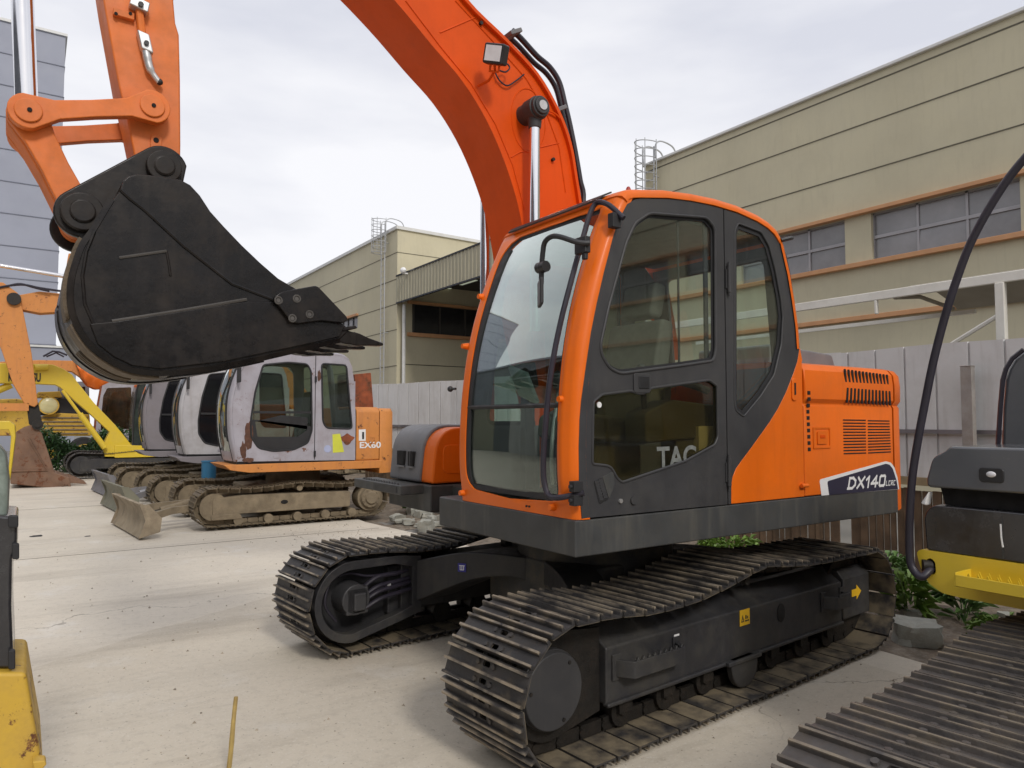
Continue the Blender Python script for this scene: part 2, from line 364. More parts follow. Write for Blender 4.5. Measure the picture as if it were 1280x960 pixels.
# ================================================================== THE SETTING
def concrete():
    m = mat('yard_concrete', (.63, .57, .475), .85, var=.10, vscale=.35, bump=.25, bscale=22)
    N = m.node_tree.nodes; L = m.node_tree.links; b = N['Principled BSDF']
    src = b.inputs['Base Color'].links[0].from_socket
    tc = N.new('ShaderNodeTexCoord')
    def nz(scale, d, r, st=(1, 1, 1)):
        mp = N.new('ShaderNodeMapping'); mp.inputs['Scale'].default_value = st; mp.inputs['Rotation'].default_value = (0, 0, .5)
        n = N.new('ShaderNodeTexNoise'); n.inputs['Scale'].default_value = scale; n.inputs['Detail'].default_value = d; n.inputs['Roughness'].default_value = r
        L.new(tc.outputs['Object'], mp.inputs[0]); L.new(mp.outputs[0], n.inputs[0]); return n.outputs['Fac']
    def rng(f, a, b_, k=1.):
        r = N.new('ShaderNodeMapRange'); r.inputs[1].default_value = a; r.inputs[2].default_value = b_; r.inputs[4].default_value = k; L.new(f, r.inputs[0]); return r.outputs[0]
    def mix(f, c):
        nonlocal src
        x = N.new('ShaderNodeMix'); x.data_type = 'RGBA'; L.new(f, x.inputs[0]); L.new(src, x.inputs[6]); x.inputs[7].default_value = rgba(c); src = x.outputs[2]
    mix(rng(nz(.22, 8, .65), .49, .64, .40), (.50, .445, .36))      # broad damp, trodden patches
    mix(rng(nz(.9, 9, .7, (.25, 1.6, 1)), .52, .66, .5), (.38, .335, .27))   # tyre and track scuffs
    mix(rng(nz(1.3, 9, .72), .56, .66, .5), (.68, .65, .60))        # pale laitance
    mix(rng(nz(5, 9, .75), .62, .70, .5), (.26, .22, .17))           # small stains
    mix(rng(nz(38, 4, .7), .62, .70, .8), (.22, .19, .15))           # grit
    mix(rng(nz(1.0, 7, .7, (.07, 2.6, 1)), .56, .68, .22), (.42, .375, .30))   # long track marks
    mix(rng(nz(14, 6, .75), .50, .66, .35), (.42, .375, .31))        # fine mottling
    mix(rng(nz(70, 3, .6), .58, .70, .5), (.74, .71, .66))           # pale sand grains
    v = N.new('ShaderNodeTexVoronoi'); v.feature = 'DISTANCE_TO_EDGE'; v.inputs['Scale'].default_value = .22
    wn = N.new('ShaderNodeTexNoise'); wn.inputs['Scale'].default_value = 1.3; wn.inputs['Detail'].default_value = 8; L.new(tc.outputs['Object'], wn.inputs[0])
    wa = N.new('ShaderNodeVectorMath'); wa.operation = 'SCALE'; wa.inputs['Scale'].default_value = 1.1; L.new(wn.outputs['Color'], wa.inputs[0])
    wb_ = N.new('ShaderNodeVectorMath'); wb_.operation = 'ADD'; L.new(tc.outputs['Object'], wb_.inputs[0]); L.new(wa.outputs[0], wb_.inputs[1]); L.new(wb_.outputs[0], v.inputs[0])
    ck = rng(v.outputs['Distance'], .0022, .0, .75); km = N.new('ShaderNodeMath'); km.operation = 'MULTIPLY'; L.new(ck, km.inputs[0]); L.new(rng(nz(.5, 3, .5), .48, .56), km.inputs[1])
    mix(km.outputs[0], (.20, .17, .135))                             # hairline cracks
    L.new(src, b.inputs['Base Color']); return m
M['concrete'] = concrete()
M['dirt'] = mat('dirt_and_gravel', (.16, .125, .09), .95, var=.45, vscale=6, dirt=.6, dirtcol=(.32, .29, .24), dscale=14, bump=1., bscale=45)
M['asphalt'] = mat('outer_ground', (.22, .21, .19), .9, var=.2, vscale=.5)

g = G(); n = 70                                   # one sheet out to the horizon, gently uneven along the fence strip
g.grid([[(-260+i*520/24, -260+j*520/24, -.06) for j in range(25)] for i in range(25)])
tag(g.obj('ground', M['asphalt'], smooth=180), kind='structure')
g = G(); rows = []
for i in range(34):
    x = 5.0+i*.13; rows.append([(x, y*.22-2.0, -.045+.05*noise.noise(Vector((x*2.2, y*.5, 0)))+.07*max(0, min(1, (x-5.6)/1.5))) for y in range(120)])
g.grid(rows); tag(g.obj('verge', M['dirt'], smooth=180), kind='structure')
# the concrete yard slab, its broken edge towards the fence
edge = [(5.42, -14), (5.40, 2.2), (5.46, 3.1), (5.33, 4.2), (5.38, 6.4), (5.22, 8.3), (5.05, 10.4), (4.9, 11.9), (5.0, 13.5), (5.1, 17), (5.1, 34), (-40, 34), (-40, -14)]
cuts = [i*6.0-40 for i in range(8)]
g = G(); g.prism(edge, -.12, .0, fn=lambda p, q, d: (p, q, d))
tag(g.obj('yard', M['concrete']), kind='structure')
# nearer, older and dirtier pour of the slab
A_, B_ = W.Z(20, 842, 0), W.Z(168, 797, 0); dv = (B_-A_).normalized(); nearp = []
for k in range(60):
    q = A_+dv*(k*.28-7); off = .10*noise.noise(Vector((k*.5, 3, 0)))+.05*noise.noise(Vector((k*1.7, 8, 0))); nearp.append((q.x+dv.y*off, min(q.y-dv.x*off, 30)))
nearp = [p for p in nearp if p[0] < 5.2]+[(5.2, -13.9), (-12, -13.9)]
M['concrete2'] = M['concrete'].copy(); M['concrete2'].name = 'older_yard_concrete'
_n = M['concrete2'].node_tree; _b = _n.nodes['Principled BSDF']; _l = _b.inputs['Base Color'].links[0].from_socket
_x = _n.nodes.new('ShaderNodeMix'); _x.data_type = 'RGBA'; _x.blend_type = 'MULTIPLY'; _x.inputs[0].default_value = 1; _x.inputs[7].default_value = (.91, .90, .88, 1)
_n.links.new(_l, _x.inputs[6]); _n.links.new(_x.outputs[2], _b.inputs['Base Color'])
g = G(); g.prism(nearp, .001, .004, fn=lambda p, q, d: (p, q, d)); tag(g.obj('yard', M['concrete2']), kind='structure')
# saw-cut joints as thin dark sealed strips
g = G()
for yy in (11.1, 17.2): g.box(-12, 4.8, yy-.006, yy+.006, .0021, .004)
tag(g.obj('slab_joint', mat('joint_filler', (.20, .175, .14), .9, var=.4, vscale=3)), kind='structure')

# loose grit and sand thrown about on the slab
random.seed(21); g = G()
for k in range(1500):
    x, y = random.uniform(-1, 5.2), random.uniform(1.5, 12)
    if random.random() < .5: x, y = 4.2+random.gauss(0, .6), random.uniform(3.2, 12)
    if x > 5.25: continue
    r = random.choice((.003, .004, .005, .008, .012))*random.uniform(.7, 1.3); a = random.uniform(0, 6)
    g.add([(x+r*cos(a), y+r*sin(a), .004), (x+r*cos(a+2.1), y+r*sin(a+2.1), .004), (x+r*cos(a+4.2), y+r*sin(a+4.2), .004), (x, y, .004+r*.9)], [(0, 1, 3), (1, 2, 3), (2, 0, 3)])
M['grit'] = mat('loose_grit', (.30, .26, .20), .9, var=.5, vscale=9)
tag(g.obj('grit', M['grit'], smooth=5), 'loose grit scattered over the concrete slab', 'grit', kind='stuff')

# ---- stones, rubble and weeds along the fence
M['stone'] = mat('pale_stone', (.33, .33, .29), .9, var=.25, vscale=5, dirt=.5, dirtcol=(.20, .17, .12), dscale=6, bump=.8, bscale=14)
def stone(x, y, r, sq, label, group=None, seed=0):
    g = G(); n_ = 7; random.seed(seed)
    base = Vector((seed*3.7, seed*1.3, 0)); rows = []
    for i in range(n_+1):
        th = pi*i/n_; row = []
        for j in range(2*n_+1):
            ph = 2*pi*(j % (2*n_))/(2*n_); d = Vector((sin(th)*cos(ph), sin(th)*sin(ph), cos(th)))
            q = Vector([max(-.62, min(.62, c)) for c in d])/.62
            k = 1+.30*noise.noise(q*1.3+base)
            row.append((q.x*sq[0]*r*k, q.y*sq[1]*r*k, (q.z+.6)*sq[2]*r*k))
        rows.append(row)
    g.grid(rows); o = g.obj('stone', M['stone'], Mw=Matrix.Translation((x, y, .0)) @ Matrix.Rotation(seed*.7, 4, 'Z'), smooth=24)
    return tag(o, label, 'stone', group)
p = W.Z(1158, 803, .0)
stone(5.98, 3.10, .15, (1.1, .85, .55), 'large pale green-white block of stone beside the slab edge', seed=3)
random.seed(11)
rub = []
for k in range(46):
    y = random.uniform(10.2, 12.4) if k < 28 else random.uniform(2.4, 4.3)
    x = random.uniform(5.35, 7.2) if k < 28 else random.uniform(5.9, 7.4)
    if abs(x-5.98) < .35 and abs(y-3.12) < .35: continue
    rub.append((x, y))
for k, (x, y) in enumerate(rub):
    far = y > 8
    stone(x, y, random.uniform(.05, .15) if far else random.uniform(.03, .07), (random.uniform(.8, 1.4), 1, random.uniform(.4, .9)),
          'piece of grey rubble in the heap behind the far track' if far else 'small pale stone lying in the dirt by the fence',
          'rubble heap beyond the far track' if far else 'small stones in the dirt by the fence', seed=20+k)

def leaf_plant(name, x, y, h, spread, nl, m, label, cat='plant', group=None, lw=.030, ll=.22, seed=0):
    random.seed(seed); g = G()
    for i in range(nl):
        a = random.uniform(0, 2*pi); rr = spread*sqrt(random.random()); z0 = random.uniform(.02, 1)**.8*h
        base = Vector((cos(a)*rr*.6, sin(a)*rr*.6, z0*.8)); d = Vector((cos(a+random.uniform(-.8, .8)), sin(a+random.uniform(-.8, .8)), random.uniform(-.1, 1.0))).normalized()
        l = ll*random.uniform(.6, 1.2); sd_ = d.cross(Vector((0, 0, 1))).normalized()*lw*random.uniform(.7, 1.2)
        mid = base+d*l*.5+Vector((0, 0, .02)); tip = base+d*l+Vector((0, 0, -.25*l))
        g.add([base, mid+sd_, tip, mid-sd_], [(0, 1, 2), (0, 2, 3)])
    for i in range(max(3, nl//25)):
        a = random.uniform(0, 2*pi); rr = spread*.5*random.random()
        g.tube([(cos(a)*rr*.4, sin(a)*rr*.4, -.03), (cos(a)*rr, sin(a)*rr, h*.5), (cos(a)*rr*1.3, sin(a)*rr*1.3, h*.85)], [.006, .005, .003], 4)
    return tag(g.obj(name, m, Mw=Matrix.Translation((x, y, 0)), smooth=10), label, cat, group)
def leafmat(name, c):
    m = mat(name, c, .5, var=.4, vscale=7); b = m.node_tree.nodes['Principled BSDF']; b.inputs['Subsurface Weight'].default_value = 0
    return m
M['leaf'] = leafmat('weed_leaf', (.09, .17, .045)); M['leaf2'] = leafmat('bright_weed_leaf', (.14, .24, .04)); M['leaf3'] = leafmat('hedge_leaf', (.05, .12, .035))
leaf_plant('weed', 6.62, 3.50, .40, .16, 110, M['leaf2'], 'tall leafy weed growing behind the rear end of the near track', ll=.20, seed=1)
leaf_plant('weed', 6.95, 3.20, .42, .18, 100, M['leaf'], 'dark leafy weed beside the base of the black curved rail', ll=.20, seed=2)
leaf_plant('weed', 6.60, 2.75, .14, .28, 170, M['leaf2'], 'low bright green weed patch left of the wide steel shoes', ll=.11, lw=.022, seed=3)
leaf_plant('weed', 7.6, 4.3, .36, .35, 200, M['leaf'], 'green weed clump seen beneath the rear of the orange machine', ll=.14, seed=4)
leaf_plant('weed', 7.1, 5.9, .38, .5, 240, M['leaf2'], 'yellowish weed clump between the undercarriage and the fence', ll=.16, seed=5)
leaf_plant('weed', 6.3, 12.7, .35, .45, 240, M['leaf'], 'dark green weeds behind the rubble beside the muddy track', ll=.14, seed=6)

# ---- hoarding fence: corrugated panels over a lower board fence
M['hoard'] = mat('hoarding_sheet', (.60, .60, .595), .5, var=.05, vscale=.8, dirt=.35, dirtcol=(.36, .34, .30), dscale=.9, streak=.45, streakcol=(.38, .36, .33), bump=.25, bscale=1.6)
M['rail'] = mat('galvanised_rail', (.20, .19, .20), .5, metal=.4, var=.2)
M['board'] = mat('weathered_board', (.13, .085, .05), .85, var=.4, vscale=5, streak=.7, streakcol=(.05, .035, .02), bump=.5)
M['timber'] = mat('yellowed_timber', (.30, .23, .13), .8, var=.3, vscale=4, bump=.3)
def hoarding(P, label, seed):
    random.seed(seed)
    t = thing('hoarding_fence', label, 'fence', Matrix.Identity(4), 'hoarding fence stretches')
    a, b = Vector((*P[0], 0)), Vector((*P[1], 0)); d = (b-a); Ln = d.length; d.normalize(); n_ = Vector((d.y, -d.x, 0))
    if n_.x > 0: n_ = -n_                              # towards the yard
    g = G(); s = 0.; prof = []
    while s < Ln:                                      # ribbed sheet profile
        for q, o in ((0, 0), (.292, 0), (.297, -.022), (.317, -.022), (.322, 0)): prof.append((min(s+q, Ln), o))
        s += .345
    rows = []
    for z in (1.06, 2.60): rows.append([a+d*q+n_*o+Vector((0, 0, z+.008*sin(q*3)*(z > 2))) for q, o in prof])
    g.grid(rows); g.obj('sheet', M['hoard'], t, solid=.004, smooth=20)
    g = G(); c = (a+b)/2
    g.obox(c+Vector((0, 0, 1.63))+n_*.035, d*Ln/2, n_*.02, Vector((0, 0, .022)))
    g.obj('rail', M['rail'], t)
    g = G(); g.obox(c+Vector((0, 0, 1.07))+n_*.05, d*Ln/2, n_*.03, Vector((0, 0, .045)))
    g.obj('rail', M['timber'], t)
    g = G(); s = .06
    while s < Ln-.1:
        wd = random.uniform(.07, .13); h = 1.02+random.uniform(-.04, .0)
        g.obox(a+d*(s+wd/2)+Vector((0, 0, h/2-.03))+n_*random.uniform(-.01, .01), d*(wd/2-.008), n_*.012, Vector((0, 0, h/2))); s += wd
    g.obj('board_panel', M['board'], t)
    return t, a, d, n_, Ln
FC = [(8.45, -9.0), (8.40, 5.2), (7.50, 13.6), (6.70, 16.3)]
f1 = hoarding((FC[0], FC[1]), 'tall pale grey hoarding fence behind the orange machine and black hood', 1)
f2 = hoarding((FC[1], FC[2]), 'pale grey hoarding fence stretch hidden partly by the orange cab', 2)
f3 = hoarding((FC[2], FC[3]), 'pale grey hoarding fence stretch beside the old grey cab machine', 3)
def fence_post(px, py_top, X, label):
    p = W.X(px, py_top, X); g = G()
    g.box(-.04, .04, -.055, .055, -.05, p.z); g.box(-.045, .045, -.06, .06, p.z, p.z+.008)
    tag(g.obj('fence_post', M['rail2'], Mw=Matrix.Translation((p.x, p.y, 0)), bevel=.006), label, 'post')
M['rail2'] = mat('galvanised_post', (.34, .32, .30), .5, metal=.3, var=.25, vscale=3, dirt=.5, dirtcol=(.22, .16, .10))
fence_post(1209, 458, 8.25, 'upright galvanised post in front of the right hoarding')
fence_post(491, 493, 7.25, 'short galvanised post standing behind the orange rear of the grey cab machine')

# ---- buildings
M['beige'] = mat('beige_wall_panel', (.53, .485, .345), .75, var=.06, vscale=.35, dirt=.40, dirtcol=(.43, .39, .28), dscale=.6, streak=.38, streakcol=(.43, .39, .275))
M['beige_shade'] = mat('beige_wall_shade_tone', (.20, .175, .115), .8, var=.05, vscale=.4)  # darker beige: the bay's shade is put into the wall colour
M['seam'] = mat('panel_joint', (.12, .11, .08), .9)
M['brownsill'] = mat('brown_sill', (.52, .27, .13), .6, var=.1)
M['wframe'] = mat('window_aluminium', (.34, .33, .34), .45, metal=.3, var=.1)
M['wglass'] = mat('frosted_window_glass', (.20, .195, .20), .18, var=.40, vscale=.55, spec=.8)
M['wdark'] = mat('dark_window_glass', (.02, .02, .022), .12, var=.2)
M['metalroof'] = mat('roof_flashing', (.62, .62, .60), .45, var=.08)
M['ladder'] = mat('galvanised_ladder', (.42, .43, .44), .5, metal=.4, var=.1)
M['fascia'] = mat('ribbed_fascia', (.37, .345, .25), .6, var=.06, vscale=1, streak=.2)

XR, XL = 18.0, 15.0
zr = 10.74
bld = thing('warehouse', 'long beige warehouse with brown-silled window strip behind the hoarding', 'building', Matrix.Translation((XR, 0, 0)))
yl = W.X(806, 205, XR).y                # left end of the long wall
y0 = -30.0
def zR(px, py): return W.X(px, py, XR).z
sm = [zR(1280, 84), zR(1280, 155)]; wt = zR(1280, 219); wb = zR(1280, 290)
lowz = zR(1180, 372)-.0
wins = []
for a, b in (((1275, 240), (1089, 290)), ((1056, 290), (985, 300))):
    wins.append((W.X(*a, XR).y, W.X(*b, XR).y))
wins[1] = (wins[1][0], wins[1][0]+(wins[0][1]-wins[0][0]))
pitch_y = wins[1][0]-wins[0][0]
wl = [wins[0][0]+pitch_y*k for k in range(-6, 3)]; ww = wins[0][1]-wins[0][0]
g = G()
holes = [[(y, wb), (y+ww, wb), (y+ww, wt), (y, wt)] for y in wl if y+ww < yl-.3 and y > y0+1]
wl = [h[0][0] for h in holes]
low = [[(y, 3.2), (y+ww, 3.2), (y+ww, 3.9), (y, 3.9)] for y in wl]
g.prism([(y0, -.1), (yl, -.1), (yl, zr), (y0, zr)], 0, .30, fn=lambda p, q, d: (XR+d, p, q), holes=holes)
g.box(XR+.3, XR+24, yl-.3, yl, -.1, zr-.02); g.box(XR+24, XR+24.3, y0, yl, -.1, zr); g.box(XR+.3, XR+24, y0, y0+.3, -.1, zr-.02)
g.box(XR+.302, XR+23.9, y0+.3, yl-.3, zr-.4, zr-.1)
g.obj('wall', M['beige'], bld, Mw=Matrix.Identity(4))
g = G()
for z in sm: g.box(XR-.012, XR+.01, y0, yl, z-.015, z+.015)
for z in (wt-2.6*0+wb-2.45,): g.box(XR-.012, XR+.01, y0, yl, z-.018, z+.018)
g.obj('panel_seam', M['seam'], bld, Mw=Matrix.Identity(4))
g = G(); g.box(XR-.10, XR+.5, y0-.05, yl+.05, zr, zr+.09); g.obj('roof_flashing', M['metalroof'], bld, Mw=Matrix.Identity(4), bevel=.02)
for z, h, pr in ((wb-.12, .12, .16), (wt, .10, .18)):
    g = G(); g.box(XR-pr, XR+.02, y0, yl-.35, z, z+h); g.obj('sill', M['brownsill'], bld, Mw=Matrix.Identity(4), bevel=.01)
zb = zR(1170, 386)
g = G(); g.box(XR-.14, XR+.02, y0, yl-.35, zb-.07, zb+.05); g.obj('sill', M['brownsill'], bld, Mw=Matrix.Identity(4), bevel=.01)
random.seed(5)
for y in wl:
    fr = G(); bw = .055; n_ = 3
    for k in range(n_+1):
        yy = y+ww*k/n_; fr.box(XR+.10, XR+.17, yy-bw/2+(bw/2 if k == 0 else 0), yy+bw/2-(bw/2 if k == n_ else 0), wb, wt)
    zm = (wb+wt)/2; fr.box(XR+.095, XR+.175, y+.03, y+ww-.03, zm-.05, zm+.03)
    fr.box(XR+.10, XR+.172, y, y+ww, wb, wb+.05); fr.box(XR+.10, XR+.172, y, y+ww, wt-.05, wt)
    f = fr.obj('window', M['wframe'], bld, Mw=Matrix.Identity(4))
    for k in range(n_):
        for r, (z0, z1) in enumerate(((wb+.05, zm-.05), (zm+.03, wt-.05))):
            q = G(); a, b = y+ww*k/n_+bw/2, y+ww*(k+1)/n_-bw/2; tl = random.choice((0, 0, .06)) if r else random.choice((0, .05))
            q.add([(XR+.14-tl, a, z0), (XR+.14-tl, b, z0), (XR+.14, b, z1), (XR+.14, a, z1), (XR+.155-tl, a, z0), (XR+.155-tl, b, z0), (XR+.155, b, z1), (XR+.155, a, z1)], [(0,3,2,1),(4,5,6,7),(0,1,5,4),(1,2,6,5),(2,3,7,6),(3,0,4,7)])
            q.obj('pane', M['wglass'], f, Mw=Matrix.Identity(4))
def cage_ladder(x, y, z0, z1, label, nx=-1, ny=0, off=.5):
    """caged ladder with its outer hoops and the walk-through handrail"""
    t = thing('cage_ladder', label, 'ladder', Matrix.Translation((x, y, 0)), 'cage ladders on the warehouses')
    nrm = Vector((nx, ny, 0)); sd_ = Vector((-ny, nx, 0)); c = Vector((x, y, 0))+nrm*.22
    g = G()
    for s in (-1, 1): g.tube([c+sd_*.22*s+Vector((0, 0, z0)), c+sd_*.22*s+Vector((0, 0, z1+.45))], .028, 6)
    z = z0+.2
    while z < z1: g.tube([c-sd_*.22+Vector((0, 0, z)), c+sd_*.22+Vector((0, 0, z))], .014, 5); z += .3
    for z in (z0+.4, (z0+z1)/2, z1-.6):
        for s in (-1, 1): g.tube([c+sd_*.22*s+Vector((0, 0, z)), c+sd_*.22*s-nrm*.22+Vector((0, 0, z))], .02, 5)
    g.obj('ladder_rails', M['ladder'], t, Mw=Matrix.Identity(4))
    g = G(); hoop = [c+sd_*.34*cos(a)+nrm*(.62*sin(a)) for a in [pi*k/12 for k in range(13)]]
    z = z1-1.1
    while z < z1+.75: g.tube([p+Vector((0, 0, z)) for p in hoop], .018, 5); z += .28
    for k in (0, 3, 6, 9, 12): g.tube([hoop[k]+Vector((0, 0, z1-1.1)), hoop[k]+Vector((0, 0, z1+.66))], .016, 5)
    g.obj('safety_cage', M['ladder'], t, Mw=Matrix.Identity(4))
    for s in (-1, 1):
        g = G(); p0 = c+sd_*.30*s
        g.tube(spline([p0+Vector((0, 0, z1)), p0+Vector((0, 0, z1+.45)), p0-nrm*.25+Vector((0, 0, z1+.66)), p0-nrm*.8+Vector((0, 0, z1+.60)), p0-nrm*1.0+Vector((0, 0, z1+.35)), p0-nrm*1.0+Vector((0, 0, z1-.05))], 5), .028, 6)
        g.obj('handrail', M['ladder'], t, Mw=Matrix.Identity(4))
    return t
cage_ladder(XR-.0, yl-.45, 3.0, zr+.05, 'grey cage ladder rising at the left end of the long beige warehouse')

# the block with the loading bay
yb = W.X(497, 283, XL).y; zlb = W.X(497, 284, XL).z; yend = yb+21
blk = thing('warehouse_block', 'beige warehouse block with gable corner and ribbed loading bay canopy', 'building', Matrix.Translation((XL, yb, 0)))
sl = [W.X(495, v, XL).z for v in (316, 349, 380, 412, 457)]
g = G(); sw_y = yb
win_y = [(W.X(430+18*0+0, 402, XL).y, 0)]
wy0, wy1 = W.X(447, 405, XL).y, W.X(392, 405, XL).y; wz0, wz1 = W.X(440, 412, XL).z, W.X(440, 397, XL).z
g.prism([(yb, -.1), (yend, -.1), (yend, zlb), (yb, zlb)], 0, .3, fn=lambda p, q, d: (XL+d, p, q), holes=[[(wy0, wz0), (wy1, wz0), (wy1, wz1), (wy0, wz1)]])
sx_end = W.Y(640, 306, yb).x
g.prism([(XL+.3, -.1), (XL+26, -.1), (XL+26, zlb-.35), (XL+.3, zlb)], yb, yb+.3)
g.box(XL+26, XL+26.3, yb, yend, -.1, zlb-.35)
g.obj('wall', M['beige'], blk, Mw=Matrix.Identity(4))
g = G()
for z in sl: g.box(XL-.012, XL+.01, yb-.012, yend, z-.016, z+.016)
for z in (sl[0],): g.box(XL-.012, XL+26, yb-.012, yb+.01, z-.0161, z+.0161)
g.obj('panel_seam', M['seam'], blk, Mw=Matrix.Identity(4))
g = G(); g.prism([(XL-.1, zlb-.1), (XL+26, zlb-.45), (XL+26, zlb-.33), (XL-.1, zlb+.06)], yb-.1, yend)
g.obj('roof', M['metalroof'], blk, Mw=Matrix.Identity(4))
g = G(); g.box(XL-.12, XL+.02, wy0-.1, wy1+.1, wz1, wz1+.12); g.obj('sill', M['brownsill'], blk, Mw=Matrix.Identity(4))
g = G(); g.box(XL+.1, XL+.15, wy0, wy1, wz0, wz1); f = g.obj('window', M['wglass'], blk, Mw=Matrix.Identity(4))
g = G(); k = 0
while wy0+k*.8 < wy1: g.box(XL+.05, XL+.12, wy0+k*.8, wy0+k*.8+.08, wz0, wz1); k += 1
g.obj('window_frame', M['wdark'], f, Mw=Matrix.Identity(4))
# canopy fascia (ribbed) over the bay, ceiling with lights, back wall with dark window
fz1 = W.X(497, 346, XL).z; fz0 = W.X(497, 378, XL).z; fy = yl+1.0
g = G(); prof = []; y = yb
while y > fy:
    for q, o in ((0, 0), (.12, 0), (.14, -.03), (.20, -.03), (.22, 0)): prof.append((max(fy, y-q), o))
    y -= .3
g.grid([[(XL-.03+o, q, z) for q, o in prof] for z in (fz0, fz1)])
g.obj('fascia', M['fascia'], blk, Mw=Matrix.Identity(4), solid=.01, smooth=15)
g = G(); g.box(XL-.08, XL+.06, fy, yb, fz1, fz1+.07); g.box(XL-.06, XL+.05, fy, yb, fz0-.07, fz0); g.obj('fascia_trim', M['wdark'], blk, Mw=Matrix.Identity(4))
g = G(); g.box(XL+.05, XL+23, fy, yb-.01, fz0+1.22, fz0+1.35); g.obj('canopy_roof', M['fascia'], blk, Mw=Matrix.Identity(4))
g = G(); M['recess'] = mat('bay_ceiling', (.05, .045, .04), .9)  # near-black ceiling tone carries the shade of the bay
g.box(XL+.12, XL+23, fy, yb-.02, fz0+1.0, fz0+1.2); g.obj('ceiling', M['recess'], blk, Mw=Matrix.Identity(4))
M['light_panel'] = mat('glowing_light_panel', (.55, .58, .48), .5); M['light_panel'].node_tree.nodes['Principled BSDF'].inputs['Emission Color'].default_value = (.6, .65, .5, 1); M['light_panel'].node_tree.nodes['Principled BSDF'].inputs['Emission Strength'].default_value = .35  # ceiling light panels glow by emission under a solid roof
for k in range(5):
    g = G(); y = fy+1.2+k*2.6+1.5; g.box(XL+1.9, XL+3.0, y, y+1.5, fz0+.98, fz0+.998); g.obj('ceiling_light_panel', M['light_panel'], blk, Mw=Matrix.Identity(4))
BX = XL+23
g = G(); g.box(BX, BX+.2, fy-3, yb-.02, -.1, fz0+1.0); g.obj('bay_wall', M['beige_shade'], blk, Mw=Matrix.Identity(4))
q = [W.Y(*c, yb-.02) for c in ((516, 415.5), (516, 380.5), (640, 388), (640, 421))]
wx0, wx1, wz0_, wz1_ = q[0].x, q[2].x, q[0].z, q[1].z
g = G(); g.box(wx0, wx1, yb-.05, yb-.004, wz0_, wz1_); wd_ = g.obj('window', M['wdark'], blk, Mw=Matrix.Identity(4))
for k in range(5): g = G(); xx = wx0+(wx1-wx0)*k/4; g.box(xx-.05, xx+.05, yb-.09, yb-.05, wz0_, wz1_); g.obj('window_frame', M['recess'], wd_, Mw=Matrix.Identity(4))
g = G(); g.box(wx0-.3, wx1+.3, yb-.16, yb-.006, wz0_-.20, wz0_-.02); g.obj('sill', M['brownsill'], wd_, Mw=Matrix.Identity(4))
g = G(); g.box(wx0-.3, wx1+.3, yb-.16, yb-.006, wz1_+.02, wz1_+.16); g.obj('sill', M['brownsill'], wd_, Mw=Matrix.Identity(4))
z5 = W.Y(520, 456, yb).z; g = G(); g.box(XL+.31, BX-.01, yb-.012, yb+.01, z5-.02, z5+.02); g.obj('panel_seam', M['seam'], blk, Mw=Matrix.Identity(4))
p = W.X(505, 400, XL+.25)
g = G(); g.tube([(XL+.25, p.y, 0), (XL+.25, p.y, fz0-.1)], .09, 8); tag(g.obj('drainpipe', M['metalroof'], Mw=Matrix.Identity(4)), 'white drainpipe at the dark loading bay corner', 'pipe')
p = W.X(376, 400, XL)
yld = W.X(484, 300, XL).y
cage_ladder(XL, yld, 1.0, zlb+.0, 'grey cage ladder on the distant gable corner block')
g = G(); p = W.X(504, 338, XL-.3); g.ball(p, .14, 6, (1, 1.3, 1.1)); g.box(p.x-.02, p.x+.3, p.y-.03, p.y+.03, p.z-.16, p.z-.1)
tag(g.obj('security_camera', M['white'], Mw=Matrix.Identity(4)), 'small white dome camera above the ribbed canopy', 'camera')

# grey clad tower block at far left
YT = 58.0
pt = W.Y(82, 46, YT); M['greyclad'] = mat('grey_cladding', (.285, .30, .36), .6, var=.05, vscale=.25, dirt=.2, dirtcol=(.22, .23, .27), dscale=.4)
tw = thing('grey_tower_block', 'tall blue-grey clad block at the far left behind the chrome rod', 'building', Matrix.Translation((pt.x, YT, 0)))
g = G(); g.box(pt.x-30, pt.x, YT, YT+18, -.1, pt.z); g.obj('wall', M['greyclad'], tw, Mw=Matrix.Identity(4))
g = G(); zt = pt.z; k = 1
while zt-k*2.15 > 1: g.box(pt.x-30.02, pt.x+.03, YT-.04, YT+18, zt-k*2.15-.025, zt-k*2.15+.025); k += 1
g.obj('cladding_seam', mat('clad_joint', (.17, .18, .22), .8), tw, Mw=Matrix.Identity(4))
g = G(); g.box(pt.x-30.1, pt.x+.12, YT-.12, YT+18.1, zt, zt+.18); g.obj('parapet', M['metalroof'], tw, Mw=Matrix.Identity(4))
p2 = W.Y(96, 436, 52.0)
lb = thing('low_grey_building', 'low grey building at the foot of the blue-grey tower block', 'building', Matrix.Translation((p2.x, 52, 0)))
g = G(); g.box(p2.x-26, p2.x, 52, 57.9, -.1, p2.z); g.obj('wall', M['greyclad'], lb, Mw=Matrix.Identity(4))
g = G(); g.box(p2.x-26.1, p2.x+.1, 51.9, 57.95, p2.z, p2.z+.12); g.obj('parapet', M['metalroof'], lb, Mw=Matrix.Identity(4))
# warehouse on the other side of the yard, behind the photographer
ow = thing('opposite_warehouse', 'grey warehouse across the yard, mirrored in the cab windscreen', 'building', Matrix.Translation((-16, 0, 0)))
M['greywall'] = mat('opposite_wall', (.13, .14, .16), .8, var=.15, vscale=.5)
g = G(); g.box(-40, -16, -34, 58, -.1, 10.2); g.obj('wall', M['greywall'], ow, Mw=Matrix.Identity(4))
g = G(); g.box(-40.3, -15.7, -34.3, 58.3, 10.2, 10.5); g.obj('roof', M['greyclad'], ow, Mw=Matrix.Identity(4))
for k in range(9):
    g = G(); g.box(-16.06, -15.97, -30+k*9, -25+k*9, 0, 5.4); g.obj('shutter_door', M['fascia'] if k % 2 else M['hoard'], ow, Mw=Matrix.Identity(4))

